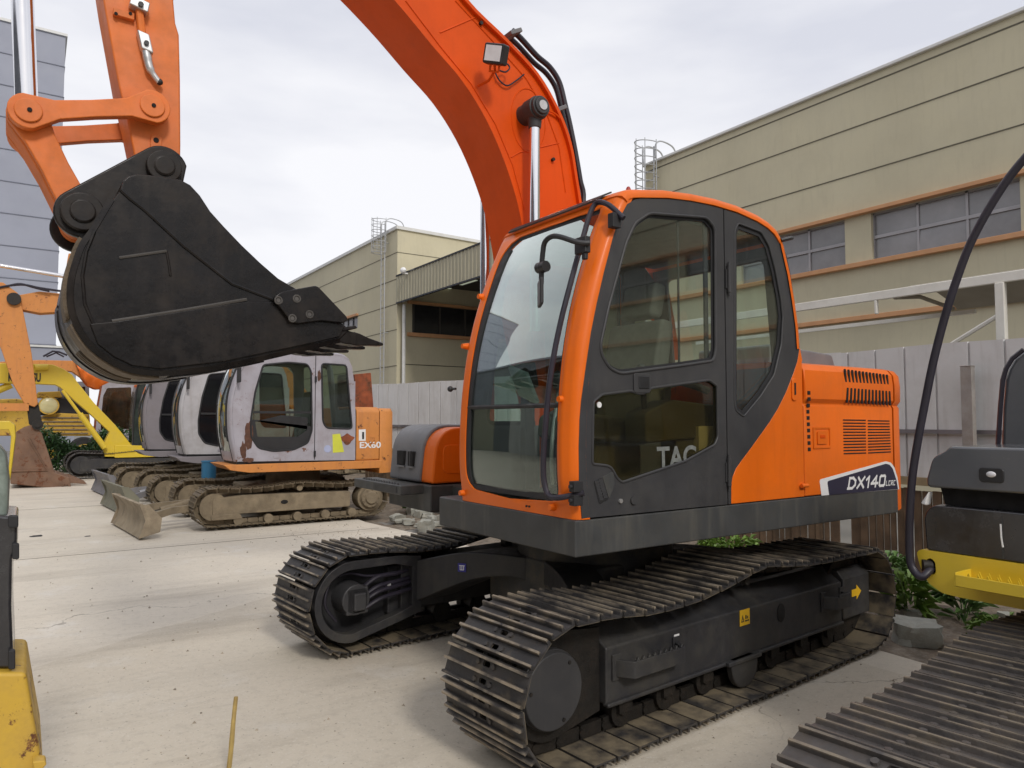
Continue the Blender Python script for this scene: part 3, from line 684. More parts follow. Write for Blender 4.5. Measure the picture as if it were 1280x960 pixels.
# unseen warehouse added behind the camera for reflections in the cab's side windows
sw = thing('reflection_warehouse', 'unseen beige warehouse added behind the camera for window reflections', 'building', Matrix.Translation((6, -30, 0)))
g = G(); g.box(-12, 34, -44, -30, -.1, 6.0); g.obj('wall', M['beige'], sw, Mw=Matrix.Identity(4))
g = G(); g.box(-12.3, 34.3, -44.3, -29.7, 6.0, 6.3); g.obj('roof', M['metalroof'], sw, Mw=Matrix.Identity(4))
for k in range(6): g = G(); g.box(-9+k*7, -5+k*7, -30.01, -29.95, 4.2, 5.4); g.obj('window', M['wglass'], sw, Mw=Matrix.Identity(4))
for k in range(3): g = G(); g.box(-6+k*13, -1+k*13, -30.02, -29.93, 0, 3.8); g.obj('shutter_door', M['greyclad'], sw, Mw=Matrix.Identity(4))

# ---- white framed awning behind the hoarding
M['whitesteel'] = mat('white_painted_steel', (.74, .72, .66), .5, var=.06, dirt=.25, dirtcol=(.45, .38, .30))
M['canvas'] = mat('dark_awning_sheet', (.30, .27, .22), .8, var=.1)  # dark awning fabric
AX = 10.6
aw = thing('awning', 'white steel framed arched awning behind the right hoarding', 'awning', Matrix.Translation((AX, 0, 0)))
def ab(name, pts, r, X=AX):
    g = G(); g.tube([W.X(a, b, X) for a, b in pts], r, 8); g.obj(name, M['whitesteel'], aw, Mw=Matrix.Identity(4))
zt_ = W.X(1250, 347, AX).z; yA = W.X(995, 380, AX).y; yB = W.X(1400, 322, AX).y
g = G(); z1_ = W.X(1250, 348, AX).z
g.box(AX-.03, AX+.03, yB, yA+3, z1_-.06, z1_+.07); g.obj('roof_beam', M['whitesteel'], aw, Mw=Matrix.Identity(4), bevel=.01)
z2_ = W.X(1100, 392, AX).z
g = G(); g.box(AX+.9, AX+.95, W.X(1180, 380, AX).y, yA+3, z2_-.03, z2_+.03); g.obj('tie_beam', M['whitesteel'], aw, Mw=Matrix.Identity(4))
for px in (1096, 1252, 1420):
    p = W.X(px, 400, AX); g = G(); hh = z1_-.06
    pw_ = .055 if px > 1200 else .02
    if px > 1200: g.box(p.x-.05, p.x+.05, p.y-pw_, p.y+pw_, -.1, hh)
    else: g.box(p.x-.03, p.x+.03, p.y-pw_, p.y+pw_, z2_, hh)
    g.obj('post', M['whitesteel'], aw, Mw=Matrix.Identity(4), bevel=.01)
a, b = W.X(1193, 428, AX), W.X(1250, 393, AX); g = G(); g.tube([a+(a-b)*.8, b], .03, 6); g.obj('brace', M['whitesteel'], aw, Mw=Matrix.Identity(4))
for (pa, pm, pb) in (((1118, 372), (1150, 371), (1192, 386)), ((1252, 352), (1268, 342), (1300, 335))):
    g = G(); g.tube([W.X(*pa, AX), W.X(*pm, AX+.4), W.X(*pb, AX+.9)], .03, 6); g.obj('arch_rib', M['canvas'], aw, Mw=Matrix.Identity(4))
rows = []
for i in range(7):
    t = i/6; rows.append([(AX+.05+2.2*t, y, z1_-.02+.28*sin(pi*t)) for y in (W.X(1400, 330, AX).y, W.X(1105, 370, AX).y)])
g = G(); g.grid(rows); g.obj('awning_sheet', M['canvas'], aw, Mw=Matrix.Identity(4), solid=.01)

# ================================================================== THE ORANGE EXCAVATOR
YS = -1.447                                   # left side plane of the upper structure
ex = thing('excavator', 'large orange and dark grey crawler excavator with black bucket raised, centre of yard', 'excavator', U.M)
def uy(pts, Y): return [(lambda v: (v.x, v.z))(U.Y(px, py, Y)) for px, py in pts]
def part(g, name, m, parent=None, F=U, **k): return g.obj(name, m, parent or ex, Mw=F.M, **k)
def spart(g, name, m, parent, F=U, **k): return g.obj(name, m, parent, Mw=F.M, **k)

# ---------------------------------------------------------------- tracks
XI, XRR, ZC, RM = -1.615, 1.475, .405, .352
def track_path(xi, xr, zc, rm, top, n=400):
    """closed centre line of the shoes: list of (x, z), even arc length; starts at rear bottom going forward"""
    P = []
    for i in range(60): t = i/60; P.append((xr+(xi-xr)*t, zc-rm))
    for i in range(50): a = -pi/2-pi*i/50; P.append((xi+rm*cos(a), zc+rm*sin(a)))
    P += top
    for i in range(51): a = pi/2-pi*i/50; P.append((xr+rm*cos(a), zc+rm*sin(a)))
    L = [0]
    for a, b in zip(P, P[1:]+P[:1]): L.append(L[-1]+hypot(b[0]-a[0], b[1]-a[1]))
    def at(s):
        s %= L[-1]; lo, hi = 0, len(P)
        while hi-lo > 1:
            m = (lo+hi)//2
            if L[m] <= s: lo = m
            else: hi = m
        a, b = P[lo % len(P)], P[(lo+1) % len(P)]; t = (s-L[lo])/max(1e-9, L[lo+1]-L[lo]); return (a[0]+(b[0]-a[0])*t, a[1]+(b[1]-a[1])*t)
    return L[-1], at
def top_run(xi, xr, zt, dips):
    base = [Vector((x, z, 0)) for x, z in [(xi, zt)]+dips+[(xr, zt)]]
    return [(v.x, v.y) for v in spline(base, 10)]
def shoe_mesh(name, m, pitch, width, gh=.034, bolts=True, slot=True):
    g = G(); h = pitch/2; t = .006
    ya, yb_ = -width/2, width/2
    if slot:
        sl_ = [rounded([(x-.013, -.028), (x+.013, -.028), (x+.013, .028), (x-.013, .028)], .010, 3) for x in (-.042, .040)]
        g.prism(rounded([(-h*.91, ya), (h*.91, ya), (h*.91, yb_), (-h*.91, yb_)], .006, 2), -t, t, fn=lambda p, q, d: (p, q, d), holes=sl_)
    else: g.prism([(-h*.93, ya), (h*.93, ya), (h*.93, yb_), (-h*.93, yb_)], -t, t, fn=lambda p, q, d: (p, q, d))
    for x, hh in ((-h*.86, gh*.8), (-.002, gh), (h*.80, gh*.95)):
        e = .012
        g.prism([(x-.010, t*.5), (x-.0055, hh), (x+.0055, hh), (x+.010, t*.5)], ya+.002, yb_-.002, fn=lambda p, q, d: (p, d, q))
    if bolts:
        for bx in (-.045, .040):
            for by in (-.062, .062): g.cyl((bx, by, t*.5), (bx, by, t+.010), .0155, .013, 8)
    me_o = g.obj(name, m, None, Mw=Matrix.Identity(4), smooth=25)
    me = me_o.data; COL.objects.unlink(me_o); bpy.data.objects.remove(me_o); WM.pop(name, None); return me
def build_shoes(parent, me, F, y, path, n, name='track_shoe', off=0.):
    Lt, at = path; rnd = random.Random(int(y*100)+n)
    for k in range(n):
        s = (k+off)*Lt/n; x, z = at(s); x2, z2 = at(s+.02); x0_, z0_ = at(s-.02)
        tx, tz = x2-x0_, z2-z0_; l = hypot(tx, tz); tx /= l; tz /= l
        # travel tangent (tx,tz); outward normal on the outside of the loop
        X = Vector((tx, 0, tz)); Z = Vector((-tz, 0, tx)); 
        if Z.dot(Vector((x-(XC), 0, z-ZC))) < 0: Z = -Z
        Y_ = Z.cross(X)
        m4 = Matrix((X, Y_, Z)).transposed().to_4x4(); m4.translation = Vector((x, y+rnd.uniform(-.003, .003), z))
        m4 = m4 @ Matrix.Rotation(rnd.uniform(-.02, .02), 4, 'Y')
        o = bpy.data.objects.new(name, me); link(o, parent, F.M @ m4)
XC = -.07
NSH = 50
top_near = top_run(XI, XRR, ZC+RM, [(-1.35, .750), (-1.05, .722), (-.72, .725), (-.42, .760), (0.0, .828), (.28, .806), (.62, .775), (1.0, .765)])
path_near = track_path(XI, XRR, ZC, RM, top_near)
SHOE = shoe_mesh('track_shoe', M['shoe'], path_near[0]/NSH, .64)
def chain(g, path, n, y, r=.035):
    Lt, at = path
    for k in range(n):
        s = (k+.5)*Lt/n; a = Vector((at(s)[0], y, at(s)[1])); 
        x1, z1 = at(s-Lt/n*.46); x2, z2 = at(s+Lt/n*.46)
        c = Vector(((x1+x2)/2, 0, (z1+z2)/2)); tdir = Vector((x2-x1, 0, z2-z1)); nrm = Vector((-tdir.z, 0, tdir.x)).normalized()
        if nrm.dot(c-Vector((XC, 0, ZC))) > 0: nrm = -nrm
        for s_ in (-1, 1):
            g.obox(c+nrm*.047+Vector((0, y+s_*.062, 0)), tdir*.5, Vector((0, .016, 0)), nrm*.036)
        g.cyl(c+tdir*.45+nrm*.045+Vector((0, y-.085, 0)), c+tdir*.45+nrm*.045+Vector((0, y+.085, 0)), .021, n=8)
def undercarriage(sgn, path, off):
    yc = sgn*1.172+ (.026 if sgn > 0 else 0)
    g = G(); chain(g, path, NSH, yc); tr = part(g, 'track', M['chain'], F=T)
    build_shoes(tr, SHOE, T, yc, path, NSH, off=off)
    return yc, tr
yN, trN = undercarriage(-1, path_near, .35)
yF, trF = undercarriage(1, path_near, .1)

def track_frame(sgn, yc):
    s = -1 if sgn < 0 else 1                 # outer side direction
    yo = yc+s*.155; yi = yc-s*.17
    g = G()
    # box beam with sloped top, swept along x
    sec = [(yo, .235), (yo, .535), (yo-s*.05, .565), (yc+s*.02, .64), (yi, .60), (yi, .235)]
    g.prism(sec, -1.26, 1.30, fn=lambda p, q, d: (d, p, q))
    g.prism([(yo-s*.0, .235), (yo-s*.0, .535), (yo-s*.05, .60), (yi, .60), (yi, .235)], 1.302, 1.72, fn=lambda p, q, d: (d, p+s*.012, q+.015))
    g.box(-1.262, 1.30, min(yo-s*.03, yo+s*.018), max(yo-s*.03, yo+s*.018), .222, .248)
    fr = part(g, 'track_frame', M['frame'], F=T, bevel=.012)
    # undercarriage oval hole, dark
    if s < 0:
        g = G(); c = T.Y(976, 766, yo)
        g.prism([(c.x+.052*cos(a)*.9, c.z+.062*sin(a)) for a in [2*pi*k/20 for k in range(20)]], yo-.004, yo+.01)
        spart(g, 'service_hole', M['void'], fr, F=T)
    # track rollers
    for k in range(7):
        x = -1.08+k*.375; g = G()
        g.cyl((x, yc-.105, .155), (x, yc-.045, .155), .088, .082, 20); g.cyl((x, yc-.045, .155), (x, yc+.045, .155), .066, n=16); g.cyl((x, yc+.045, .155), (x, yc+.105, .155), .082, .088, 20)
        g.cyl((x, yc-.12, .165), (x, yc+.12, .165), .035, n=10)
        for q in (-1, 1): g.box(x-.05, x+.05, yc+q*.118-.012, yc+q*.118+.012, .15, .24)
        spart(g, 'track_roller', M['chain'], fr, F=T, smooth=40)
    g = G(); g.cyl((0., yc-.09, .735), (0., yc+.09, .735), .055, n=16); g.cyl((0, yc-.20, .73), (0, yc+.12, .73), .03, n=10); g.box(-.04, .04, yc-s*.05, yc-s*.12, .60, .72)
    spart(g, 'carrier_roller', M['chain'], fr, F=T)
    # chain guard
    if s < 0:
        g = G(); a, b = T.Y(898, 838, yo).x, T.Y(958, 812, yo).x
        x0, x1 = -.18, .12
        g.prism(rounded([(x0, .25), (x1, .25), (x1-.02, .12), (x1-.10, .065), (x0+.10, .065), (x0+.03, .12)], .04, 4), yo-.035, yo+.01)
        g.box(x0-.03, x1+.03, yo-.045, yo+.02, .222, .25)
        spart(g, 'chain_guard', M['frame'], fr, F=T, bevel=.008)
        # two foot steps
        for (xa, xb, zz) in ((-1.20, -.66, .465), (1.0, 1.30, .47)):
            st = G()
            d = .10
            st.prism(rounded([(xa, yo-.001), (xa+.06, yo-d), (xb-.05, yo-d), (xb, yo-.001), (xb-.03, yo-.001), (xb-.075, yo-d+.02), (xa+.085, yo-d+.02), (xa+.03, yo-.001)], .012, 2), zz-.0-.09, zz+.0, fn=lambda p, q_, dd: (p, q_, dd))
            for k in range(9):
                x = xa+.09+k*(xb-xa-.17)/8; st.prism([(x-.014, zz), (x+.014, zz), (x, zz+.022)], yo-d, yo-d+.018)
            for x in (xa+.0, xb-.03): st.box(x-.02, x+.05, yo-.012, yo+.001, zz-.11, zz+.03)
            spart(st, 'step', M['frame'], fr, F=T, bevel=.004)
        g = G(); b = T.Y(843, 799, yo)
        x = -.66
        g.box(x-.006, x+.012, yo-.006, yo-.002, .385, .505); g.box(x-.035, x-.006, yo-.006, yo-.002, .493, .505); g.box(x-.035, x-.006, yo-.006, yo-.002, .385, .395)
        spart(g, 'paint_mark', M['white'], fr, F=T)
        # warning sticker and direction arrow
        c = T.Y(931, 771.5, yo-.003); g = G(); g.box(c.x-.055, c.x+.055, yo-.0035, yo-.0015, c.z-.05, c.z+.05); stk = spart(g, 'warning_sticker', M['yellowst'], fr, F=T)
        g = G(); g.prism([(c.x-.042, c.z-.028), (c.x-.008, c.z-.028), (c.x-.025, c.z+.018)], yo-.0045, yo-.0036, holes=[[(c.x-.032, c.z-.022), (c.x-.018, c.z-.022), (c.x-.025, c.z+.0)]])
        g.box(c.x-.0, c.x+.045, yo-.0045, yo-.0036, c.z-.028, c.z-.020); g.box(c.x+.005, c.x+.018, yo-.0045, yo-.0036, c.z-.012, c.z+.012); g.box(c.x+.026, c.x+.036, yo-.0045, yo-.0036, c.z-.012, c.z+.004)
        g.obj('warning_symbol', M['black'], fr, Mw=T.M)
        c = T.Y(1076, 738, yo-.016); c = Vector((1.50, 0, .43)); g = G(); yy = yo-.0125
        g.prism([(c.x-.075, c.z-.025), (c.x+.0, c.z-.025), (c.x+.0, c.z-.055), (c.x+.075, c.z+.002), (c.x+.0, c.z+.058), (c.x+.0, c.z+.028), (c.x-.075, c.z+.028)], yy-.003, yy-.001)
        spart(g, 'direction_arrow', M['yellowst'], fr, F=T)
    return fr, yo, yi
frN, yoN, yiN = track_frame(-1, yN)
frF, yoF, yiF = track_frame(1, yF)
# final drives at the front end, idlers at the rear (this machine is slewed round)
def sprocket(yc, xs, r=.315):
    g = G(); n_ = 21; P = []
    for k in range(n_):
        for a, rr in ((0, r*.90), (.25, r*.92), (.45, r), (.6, r), (.8, r*.92)): t = 2*pi*(k+a)/n_; P.append((xs+rr*cos(t), ZC+rr*sin(t)))
    g.prism(P, yc-.03, yc+.03); return g
for yc, s in ((yN, -1), (yF, 1)):
    g = sprocket(yc, XI); d = part(g, 'drive_sprocket', M['chain'], F=T)
    g = G(); xd = XI-.035
    g.cyl((xd, yc, ZC), (xd, yc+s*.15, ZC), .205, .20, 40); g.cyl((xd, yc+s*.15, ZC), (xd, yc+s*.178, ZC), .198, .188, 40)
    dc = spart(g, 'drive_cover', M['grey'], d, F=T, bevel=.006, smooth=40)
    for k in range(3): a_ = 2*pi*k/3+.9; g = G(); g.cyl((xd+.16*cos(a_), yc+s*.176, ZC+.16*sin(a_)), (xd+.16*cos(a_), yc+s*.184, ZC+.16*sin(a_)), .010, n=6); g.obj('cover_plug', M['chain'], d, Mw=T.M)
    g = G(); g.prism([(XI+.27*cos(a_), ZC+.27*sin(a_)) for a_ in [pi/2+pi*k/16 for k in range(17)]]+[(-1.265, .20), (-1.265, .64)], min(yc+s*.09, yc+s*.11), max(yc+s*.09, yc+s*.11)); spart(g, 'drive_guard', M['chain'], d, F=T)
    g = G(); g.cyl((XRR, yc-.08, ZC), (XRR, yc+.08, ZC), .305, n=40); g.cyl((XRR, yc-.16, ZC), (XRR, yc+.16, ZC), .12, n=24)
    part(g, 'idler', M['chain'], F=T, smooth=40)
# inner guard with travel motor, seen on the far track
def motor_guard(yc, s, yi):
    g = G(); y1 = yi-s*.02; y2 = yi-s*.11
    ro = .30; outer = [(XI+ro*cos(a), ZC+ro*sin(a)) for a in [pi/2+pi*k/16 for k in range(17)]]+[(-1.18, .20), (-1.02, .24), (-1.02, .68), (-1.2, .70)]
    inner = [(XI+.245*cos(a), ZC+.235*sin(a)) for a in [pi/2+pi*k/16 for k in range(17)]]+[(-1.24, .255), (-1.10, .30), (-1.10, .60), (-1.25, .64)]
    g.prism(outer, min(y1, y2), max(y1, y2), holes=[inner]); mg = part(g, 'motor_guard', M['frame'], F=T, bevel=.01)
    g = G(); g.prism(outer, min(yc-s*.10, yc-s*.06), max(yc-s*.10, yc-s*.06)); spart(g, 'guard_plate', M['black'], mg, F=T)
    g = G(); g.cyl((XI+.03, yc-s*.05, ZC+.01), (XI+.03, y2+s*.0, ZC+.01), .125, .115, 20); g.box(XI-.05, XI+.13, min(y2, y1)-.02*0, max(y2, y1), ZC-.10, ZC+.10); g.box(XI+.0, XI+.10, min(y2-s*.03, y1), max(y2-s*.03, y1), ZC-.07, ZC+.06)
    spart(g, 'travel_motor', M['grey'], mg, F=T, bevel=.012)
    for k, (z, q) in enumerate(((ZC+.11, .09), (ZC+.05, .05), (ZC+.02, .02), (ZC-.03, .0))):
        g = G(); yy = y1-s*(.03+.015*k)
        g.tube(spline([(XI+.1, yy, z-.04), (XI+.22, yy-s*.02, z+.02+q*.2), (XI+.40, yy, z+.04), (-1.0, yy+s*.02, z+.06)], 5), .017, 8)
        spart(g, 'hydraulic_hose', M['hose'], mg, F=T)
    g = G(); g.cyl((XI+.30, y1-s*.05, ZC+.075), (XI+.33, y1-s*.05, ZC+.078), .024, n=10); spart(g, 'hose_fitting', M['alu'], mg, F=T)
    g = G(); g.tube(spline([(XI-.10, y1-s*.02, ZC-.14), (XI-.19, y1-s*.02, ZC), (XI-.14, y1-s*.02, ZC+.16), (XI+.0, y1-s*.02, ZC+.20), (XI+.15, y1-s*.02, ZC+.16), (XI+.35, y1-s*.02, ZC+.15)], 6), .010, 6); spart(g, 'drain_hose', M['hose'], mg, F=T)
motor_guard(yF, 1, yiF)
motor_guard(yN, -1, yiN)

# ---------------------------------------------------------------- centre frame with its four legs
g = G()
g.cyl((0, 0, .60), (0, 0, .84), .62, .60, 48); g.box(-.62, .62, -.55, .55, .38, .74)
cf = part(g, 'centre_frame', M['bodydust'], F=T, bevel=.02)
def leg(sx_, s, yi):
    """arched box leg from the centre to a track frame"""
    a = Vector((sx_*.62, s*.10, 0)); b = Vector((sx_*1.12, yi, 0))
    top = [(0, .735), (.25, .745), (.5, .735), (.75, .68), (1.0, .615)]; bot = [(1.0, .30), (.85, .345), (.65, .44), (.4, .54), (.15, .58), (0, .56)]
    n_ = Vector((-sx_, 0, 0)); g = G()
    vs = []; prof = [(v.x, v.y) for v in spline([Vector((*p, 0)) for p in top], 4)]+[(v.x, v.y) for v in spline([Vector((*p, 0)) for p in bot], 4)]
    m_ = len(prof)
    for dpt in (0, .34):
        for t, z in prof: p = a+(b-a)*t+n_*dpt; vs.append((p.x, p.y, z))
    fs = [tuple(range(m_)), tuple(range(2*m_-1, m_-1, -1))]+[(i, (i+1) % m_, (i+1) % m_+m_, i+m_) for i in range(m_)]
    g.add(vs, fs); o = part(g, 'frame_leg', M['frame'], F=T, bevel=.012)
    g = G(); g.obox(Vector((b.x-sx_*.15, yi-s*.02, .45)), (.20, 0, 0), (0, .03, 0), (0, 0, .19)); spart(g, 'leg_flange', M['frame'], o, F=T, bevel=.01)
    return o, a, b
for sx_ in (-1, 1):
    for s, yi in ((1, yiF), (-1, yiN)): 
        o, a, b = leg(sx_, s, yi)
        if sx_ < 0 and s > 0:
            d = (b-a).normalized(); p = a+(b-a)*.50+Vector((-.004, 0, .62)); mm = face_mat(T, p+Vector((0, 0, 0)), -d, (0, 0, 1))
            g = G(); g.box(-.035, .035, -.032, .032, 0, .003); g.obj('blue_sticker', M['bluest'], o, Mw=mm)
            g = G(); g.box(-.024, .024, .012, .018, .0032, .0045); g.box(-.018, -.012, -.018, .012, .0032, .0045); g.box(-.003, .003, -.018, .012, .0032, .0045); g.box(.012, .018, -.018, .012, .0032, .0045); g.box(-.016, .016, -.020, -.014, .0032, .0045)
            g.obj('sticker_print', M['white'], o, Mw=mm)
g = G(); g.cyl((0, 0, .84), (0, 0, 1.035), .52, n=48); part(g, 'slew_ring', M['chain'], F=T)

# ---------------------------------------------------------------- deck
XD0, XD1, ZD0, ZD1 = -1.400, 1.86, 1.045, 1.236
g = G(); g.prism(rounded([(XD0, YS), (XD1, YS), (XD1, 1.40), (-.9, 1.40), (-.9, .02), (XD0, .02)], [.012, .05, .05, .03, .03, .05], 4), ZD0, ZD1, fn=lambda p, q, d: (p, q, d))
dk = part(g, 'deck', M['deck'], bevel=.014)
g = G(); g.box(-1.0, 1.7, -1.30, 1.30, ZD0-.03, ZD0-.001); spart(g, 'belly_plate', M['black'], dk)

# ---------------------------------------------------------------- cab shell
YR = -.264
fcurve = [(v.x, v.z) for v in [U.Y(*q, YR) for q in [(573,624),(571,549),(574,492.5),(582.5,429),(595.6,394),(601,370),(614,329),(624,306),(639,291),(651,284)]]]
fcurve = [(-1.385, 1.24), (-1.412, 1.45), (-1.413, 1.64), (-1.398, 1.90), (-1.368, 2.13), (-1.318, 2.36), (-1.255, 2.56), (-1.18, 2.76), (-1.10, 2.93), (-1.055, 3.02)]
def fx(z):
    c = fcurve
    if z <= c[0][1]: return c[0][0]
    for (x0, z0), (x1, z1) in zip(c, c[1:]):
        if z <= z1:
            return x0+(x1-x0)*(z-z0)/(z1-z0)
    return c[-1][0]+(z-c[-1][1])*.9
def fsm(z): return (fx(z-.06)+fx(z)+fx(z+.06))/3
outer_side = uy([(760,238.6),(793,234),(832,236),(862,240),(891,246),(920,255),(946,267),(960,276),(970,285.6),(979,301),(988.6,342.5),(994,375),(998.5,408),(1000.5,436)], YS)
dark_top = uy([(783,255.6),(793,249.5),(803,248.2),(847.5,249.5),(875,254),(904,260.5),(925,268),(946,278),(960,285),(970,292),(977,304),(983,320.6),(988,345),(992,373),(995,395),(997,417),(998.5,430)], YS)
dark_rear = uy([(999,434),(996,452),(991,467),(982,490),(971.6,511),(961,528),(949.7,543.8),(938,560),(925.6,576.6),(919,586),(915,596),(913.6,605),(913.4,629)], YS)
dark_front = uy([(727,648),(723.5,600),(723,560),(724,525),(726,500),(732,455),(738,415),(745,380),(754,341),(766,295),(771,281),(776,269)], YS)
# roof shell: a band following the side profile, across the cab
ro = [(-1.062, 3.012), (-1.035, 3.040), (-.99, 3.058), (-.93, 3.070), (-.88, 3.078)]+[p for p in outer_side[2:]]
ri = [(x+.05, z-.055) if i < 3 else (x, z-.065) for i, (x, z) in enumerate(ro)]
ri = []
for i, (x, z) in enumerate(ro):
    a = Vector(ro[max(0, i-1)]); b = Vector(ro[min(len(ro)-1, i+1)]); d = (b-a).normalized(); ri.append((x+d.y*.055, z-d.x*.055))
g = G(); nn = len(ro); rows = []
cols = [(YS-.012, .035), (YS-.002, .012), (YS+.03, .0), (YS+.09, -.004), ((YS+YR)/2, -.022), (YR-.09, -.004), (YR-.03, .0), (YR+.002, .012), (YR+.012, .035)]
def offp(i, k): a = Vector(ro[max(0, i-1)]); b = Vector(ro[min(nn-1, i+1)]); d = (b-a).normalized(); return (ro[i][0]+d.y*k, ro[i][1]-d.x*k)
top_ = [[(offp(i, k)[0], y, offp(i, k)[1]) for y, k in cols] for i in range(nn)]
kz = max(i for i in range(nn) if ro[i][1] > 2.90 or i < 6)
g.grid(top_[:kz+1]); g.grid([r[:4] for r in top_[kz:]]); g.grid([r[5:] for r in top_[kz:]])
bot_ = [[(offp(i, .055)[0], y, offp(i, .055)[1]) for y, k in (cols[0], cols[-1])] for i in range(nn)]
g.grid(bot_[:kz+1])
for c in (0, -1):
    g.grid([[top_[i][c], bot_[i][0 if c == 0 else 1]] for i in range(nn)])
for i in (0,): g.add([*top_[i], *bot_[i][::-1]], [tuple(range(len(cols)+2))])
cab = part(g, 'cab', M['orange'], smooth=50)
# front frame: ring between outer and glass outline mapped onto the curved front
def on_front(y, z, off=0.): return (fsm(z)+off, y, z)
def front_pts(pts, guess=-1.3):
    o = []
    for px, py in pts:
        X = guess
        for _ in range(12): v = U.X(px, py, X); X = fsm(v.z)
        o.append((v.y, v.z))
    return o
gl = front_pts([(582.5,594),(597.5,609),(672.5,624),(684,622),(688,612),(689,549),(698,470),(710,400),(727,335),(740,290),(744.7,266),(741,264),(691,285.6),(650,301),(640,306),(629,316),(616,351),(603,400),(592,450),(584,500),(580.6,560)])
def resample(P, n):
    P = [Vector(p) for p in P]; P.append(P[0]); L = [0]
    for a, b in zip(P, P[1:]): L.append(L[-1]+(b-a).length)
    o = []
    for k in range(n):
        s = L[-1]*k/n; i = max(j for j in range(len(L)) if L[j] <= s+1e-9); i = min(i, len(P)-2)
        o.append(P[i].lerp(P[i+1], (s-L[i])/max(1e-9, L[i+1]-L[i])))
    return o
zg0 = min(p[1] for p in gl); zg1 = max(p[1] for p in gl)
ygl = max(p[0] for p in gl); ygr = min(p[0] for p in gl)
print('glass', round(ygr, 3), round(ygl, 3), round(zg0, 3), round(zg1, 3))
# build the front skin by rows: left strip, right strip (pillars), plus top and bottom bands
def glass_left(z):      # far-side edge of the opening at height z, rounded at corners
    yl_ = ygl-.012; r0, r1 = .12, .16
    if z < zg0+r0: yl_ -= r0-sqrt(max(0, r0*r0-(zg0+r0-z)**2))
    if z > zg1-r1: yl_ -= r1-sqrt(max(0, r1*r1-(z-zg1+r1)**2))
    return yl_
def glass_right(z):
    yl_ = ygr+.0; r0, r1 = .07, .02
    if z < zg0+r0: yl_ += r0-sqrt(max(0, r0*r0-(zg0+r0-z)**2))
    if z > zg1-r1: yl_ += r1-sqrt(max(0, r1*r1-(z-zg1+r1)**2))
    return yl_
g = G()
ZT = 3.022
zs = [1.238+(ZT-1.238)*k/60 for k in range(61)]+[zg0, zg1, zg0+.001, zg1-.001]; zs = sorted(zs)
def corner(y_side, s, z):       # rounded pillar corner, from the front face round to the side plane
    r = .055; o = []
    for k in range(6):
        a = pi/2*k/5; o.append((fsm(z)+r-r*cos(a), y_side+s*r-s*r*sin(a), z))
    return o
rowsR = []; rowsL = []
for z in zs:
    inside = zg0 <= z <= zg1
    gr = glass_right(z) if inside else (ygl+ygr)/2; glf = glass_left(z) if inside else (ygl+ygr)/2
    f = [on_front(gr+(YS+.055-gr)*k/5, z, -.010*sin(pi*k/5)*(1 if inside else 0)) for k in range(6)]
    rowsR.append(f+corner(YS, 1, z)[1:]+[(fsm(z)+.085, YS, z)])
    f = [on_front(glf+(YR-.055-glf)*k/4, z) for k in range(5)]
    rowsL.append(f+corner(YR, -1, z)[1:]+[(fsm(z)+.16, YR, z)])
g.grid(rowsR); g.grid(rowsL)
cf_ = spart(g, 'front_frame', M['orange'], cab, smooth=50, solid=.008)
# pillar beads: raised ribs along the left front pillar
for dy in (-.05, -.085):
    g = G(); g.tube([(fsm(z)-.004, YS+.16+dy+.01, z) for z in [1.75+k*.06 for k in range(20)]], .007, 6); spart(g, 'pillar_rib', M['orange'], cab)
# black rubber border + glass
def rowglass(g, z0, z1, inset, off):
    rows = []
    for k in range(40):
        z = z0+(z1-z0)*k/39; a, b = glass_right(max(zg0+.001, min(zg1-.001, z)))+inset, glass_left(max(zg0+.001, min(zg1-.001, z)))-inset
        rows.append([(fsm(z)+off-.012*sin(pi*j/8), a+(b-a)*j/8, z) for j in range(9)])
    g.grid(rows)
zsplit = front_pts([(640, 508)])[0][1]
g = G(); rowglass(g, zg0+.03, zsplit-.012, .012, .022); spart(g, 'windshield_lower', M['wsglass2'], cab, solid=.005, smooth=60)
g = G(); rowglass(g, zsplit+.012, zg1-.03, .012, .020); spart(g, 'windshield', M['wsglass'], cab, solid=.005, smooth=60)
ring_o = []; ring_i = []
for k in range(41):
    z = zg0+.002+(zg1-zg0-.004)*k/40; ring_o.append((fsm(z)+.010, glass_left(z)+.003, z)); w_ = .035 if z < 2.2 else .035+.045*(z-2.2)/.8
    ring_i.append((fsm(z)+.012, glass_left(min(max(z, zg0+.05), zg1-.10))-w_, min(max(z, zg0+.035), zg1-.075)))
for k in range(41):
    z = zg1-.002-(zg1-zg0-.004)*k/40; ring_o.append((fsm(z)+.010, glass_right(z)-.003, z))
    ring_i.append((fsm(z)+.012, glass_right(min(max(z, zg0+.05), zg1-.10))+.022, min(max(z, zg0+.035), zg1-.075)))
g = G(); m_ = len(ring_o); g.add(ring_o+ring_i, [(i, (i+1) % m_, (i+1) % m_+m_, i+m_) for i in range(m_)]); spart(g, 'window_seal', M['rubber'], cab, solid=.012, smooth=60)
g = G(); g.tube([(fsm(zsplit)+.014, glass_right(zsplit)+(glass_left(zsplit)-glass_right(zsplit))*k/8, zsplit) for k in range(9)], .014, 6); spart(g, 'sash_bar', M['rubber'], cab)
# bolts / hinge bosses on the front frame
for (px, py) in ((693, 634), (580, 616), (704, 499), (583, 433), (603, 371)):
    v = front_pts([(px, py)])[0]; c = Vector(on_front(v[0], v[1], -.006)); g = G(); g.cyl(c+Vector((-.028, 0, 0)), c+Vector((.02, 0, 0)), .016, .024, 12); spart(g, 'boss', M['orange'], cab, smooth=50)
for (px, py) in ((659.5, 632.5), (663, 633)):
    v = front_pts([(px, py)])[0]; c = Vector(on_front(v[0], v[1], -.012)); g = G(); g.cyl(c, c+Vector((.01, 0, 0)), .006, n=8); spart(g, 'screw_hole', M['void'], cab)
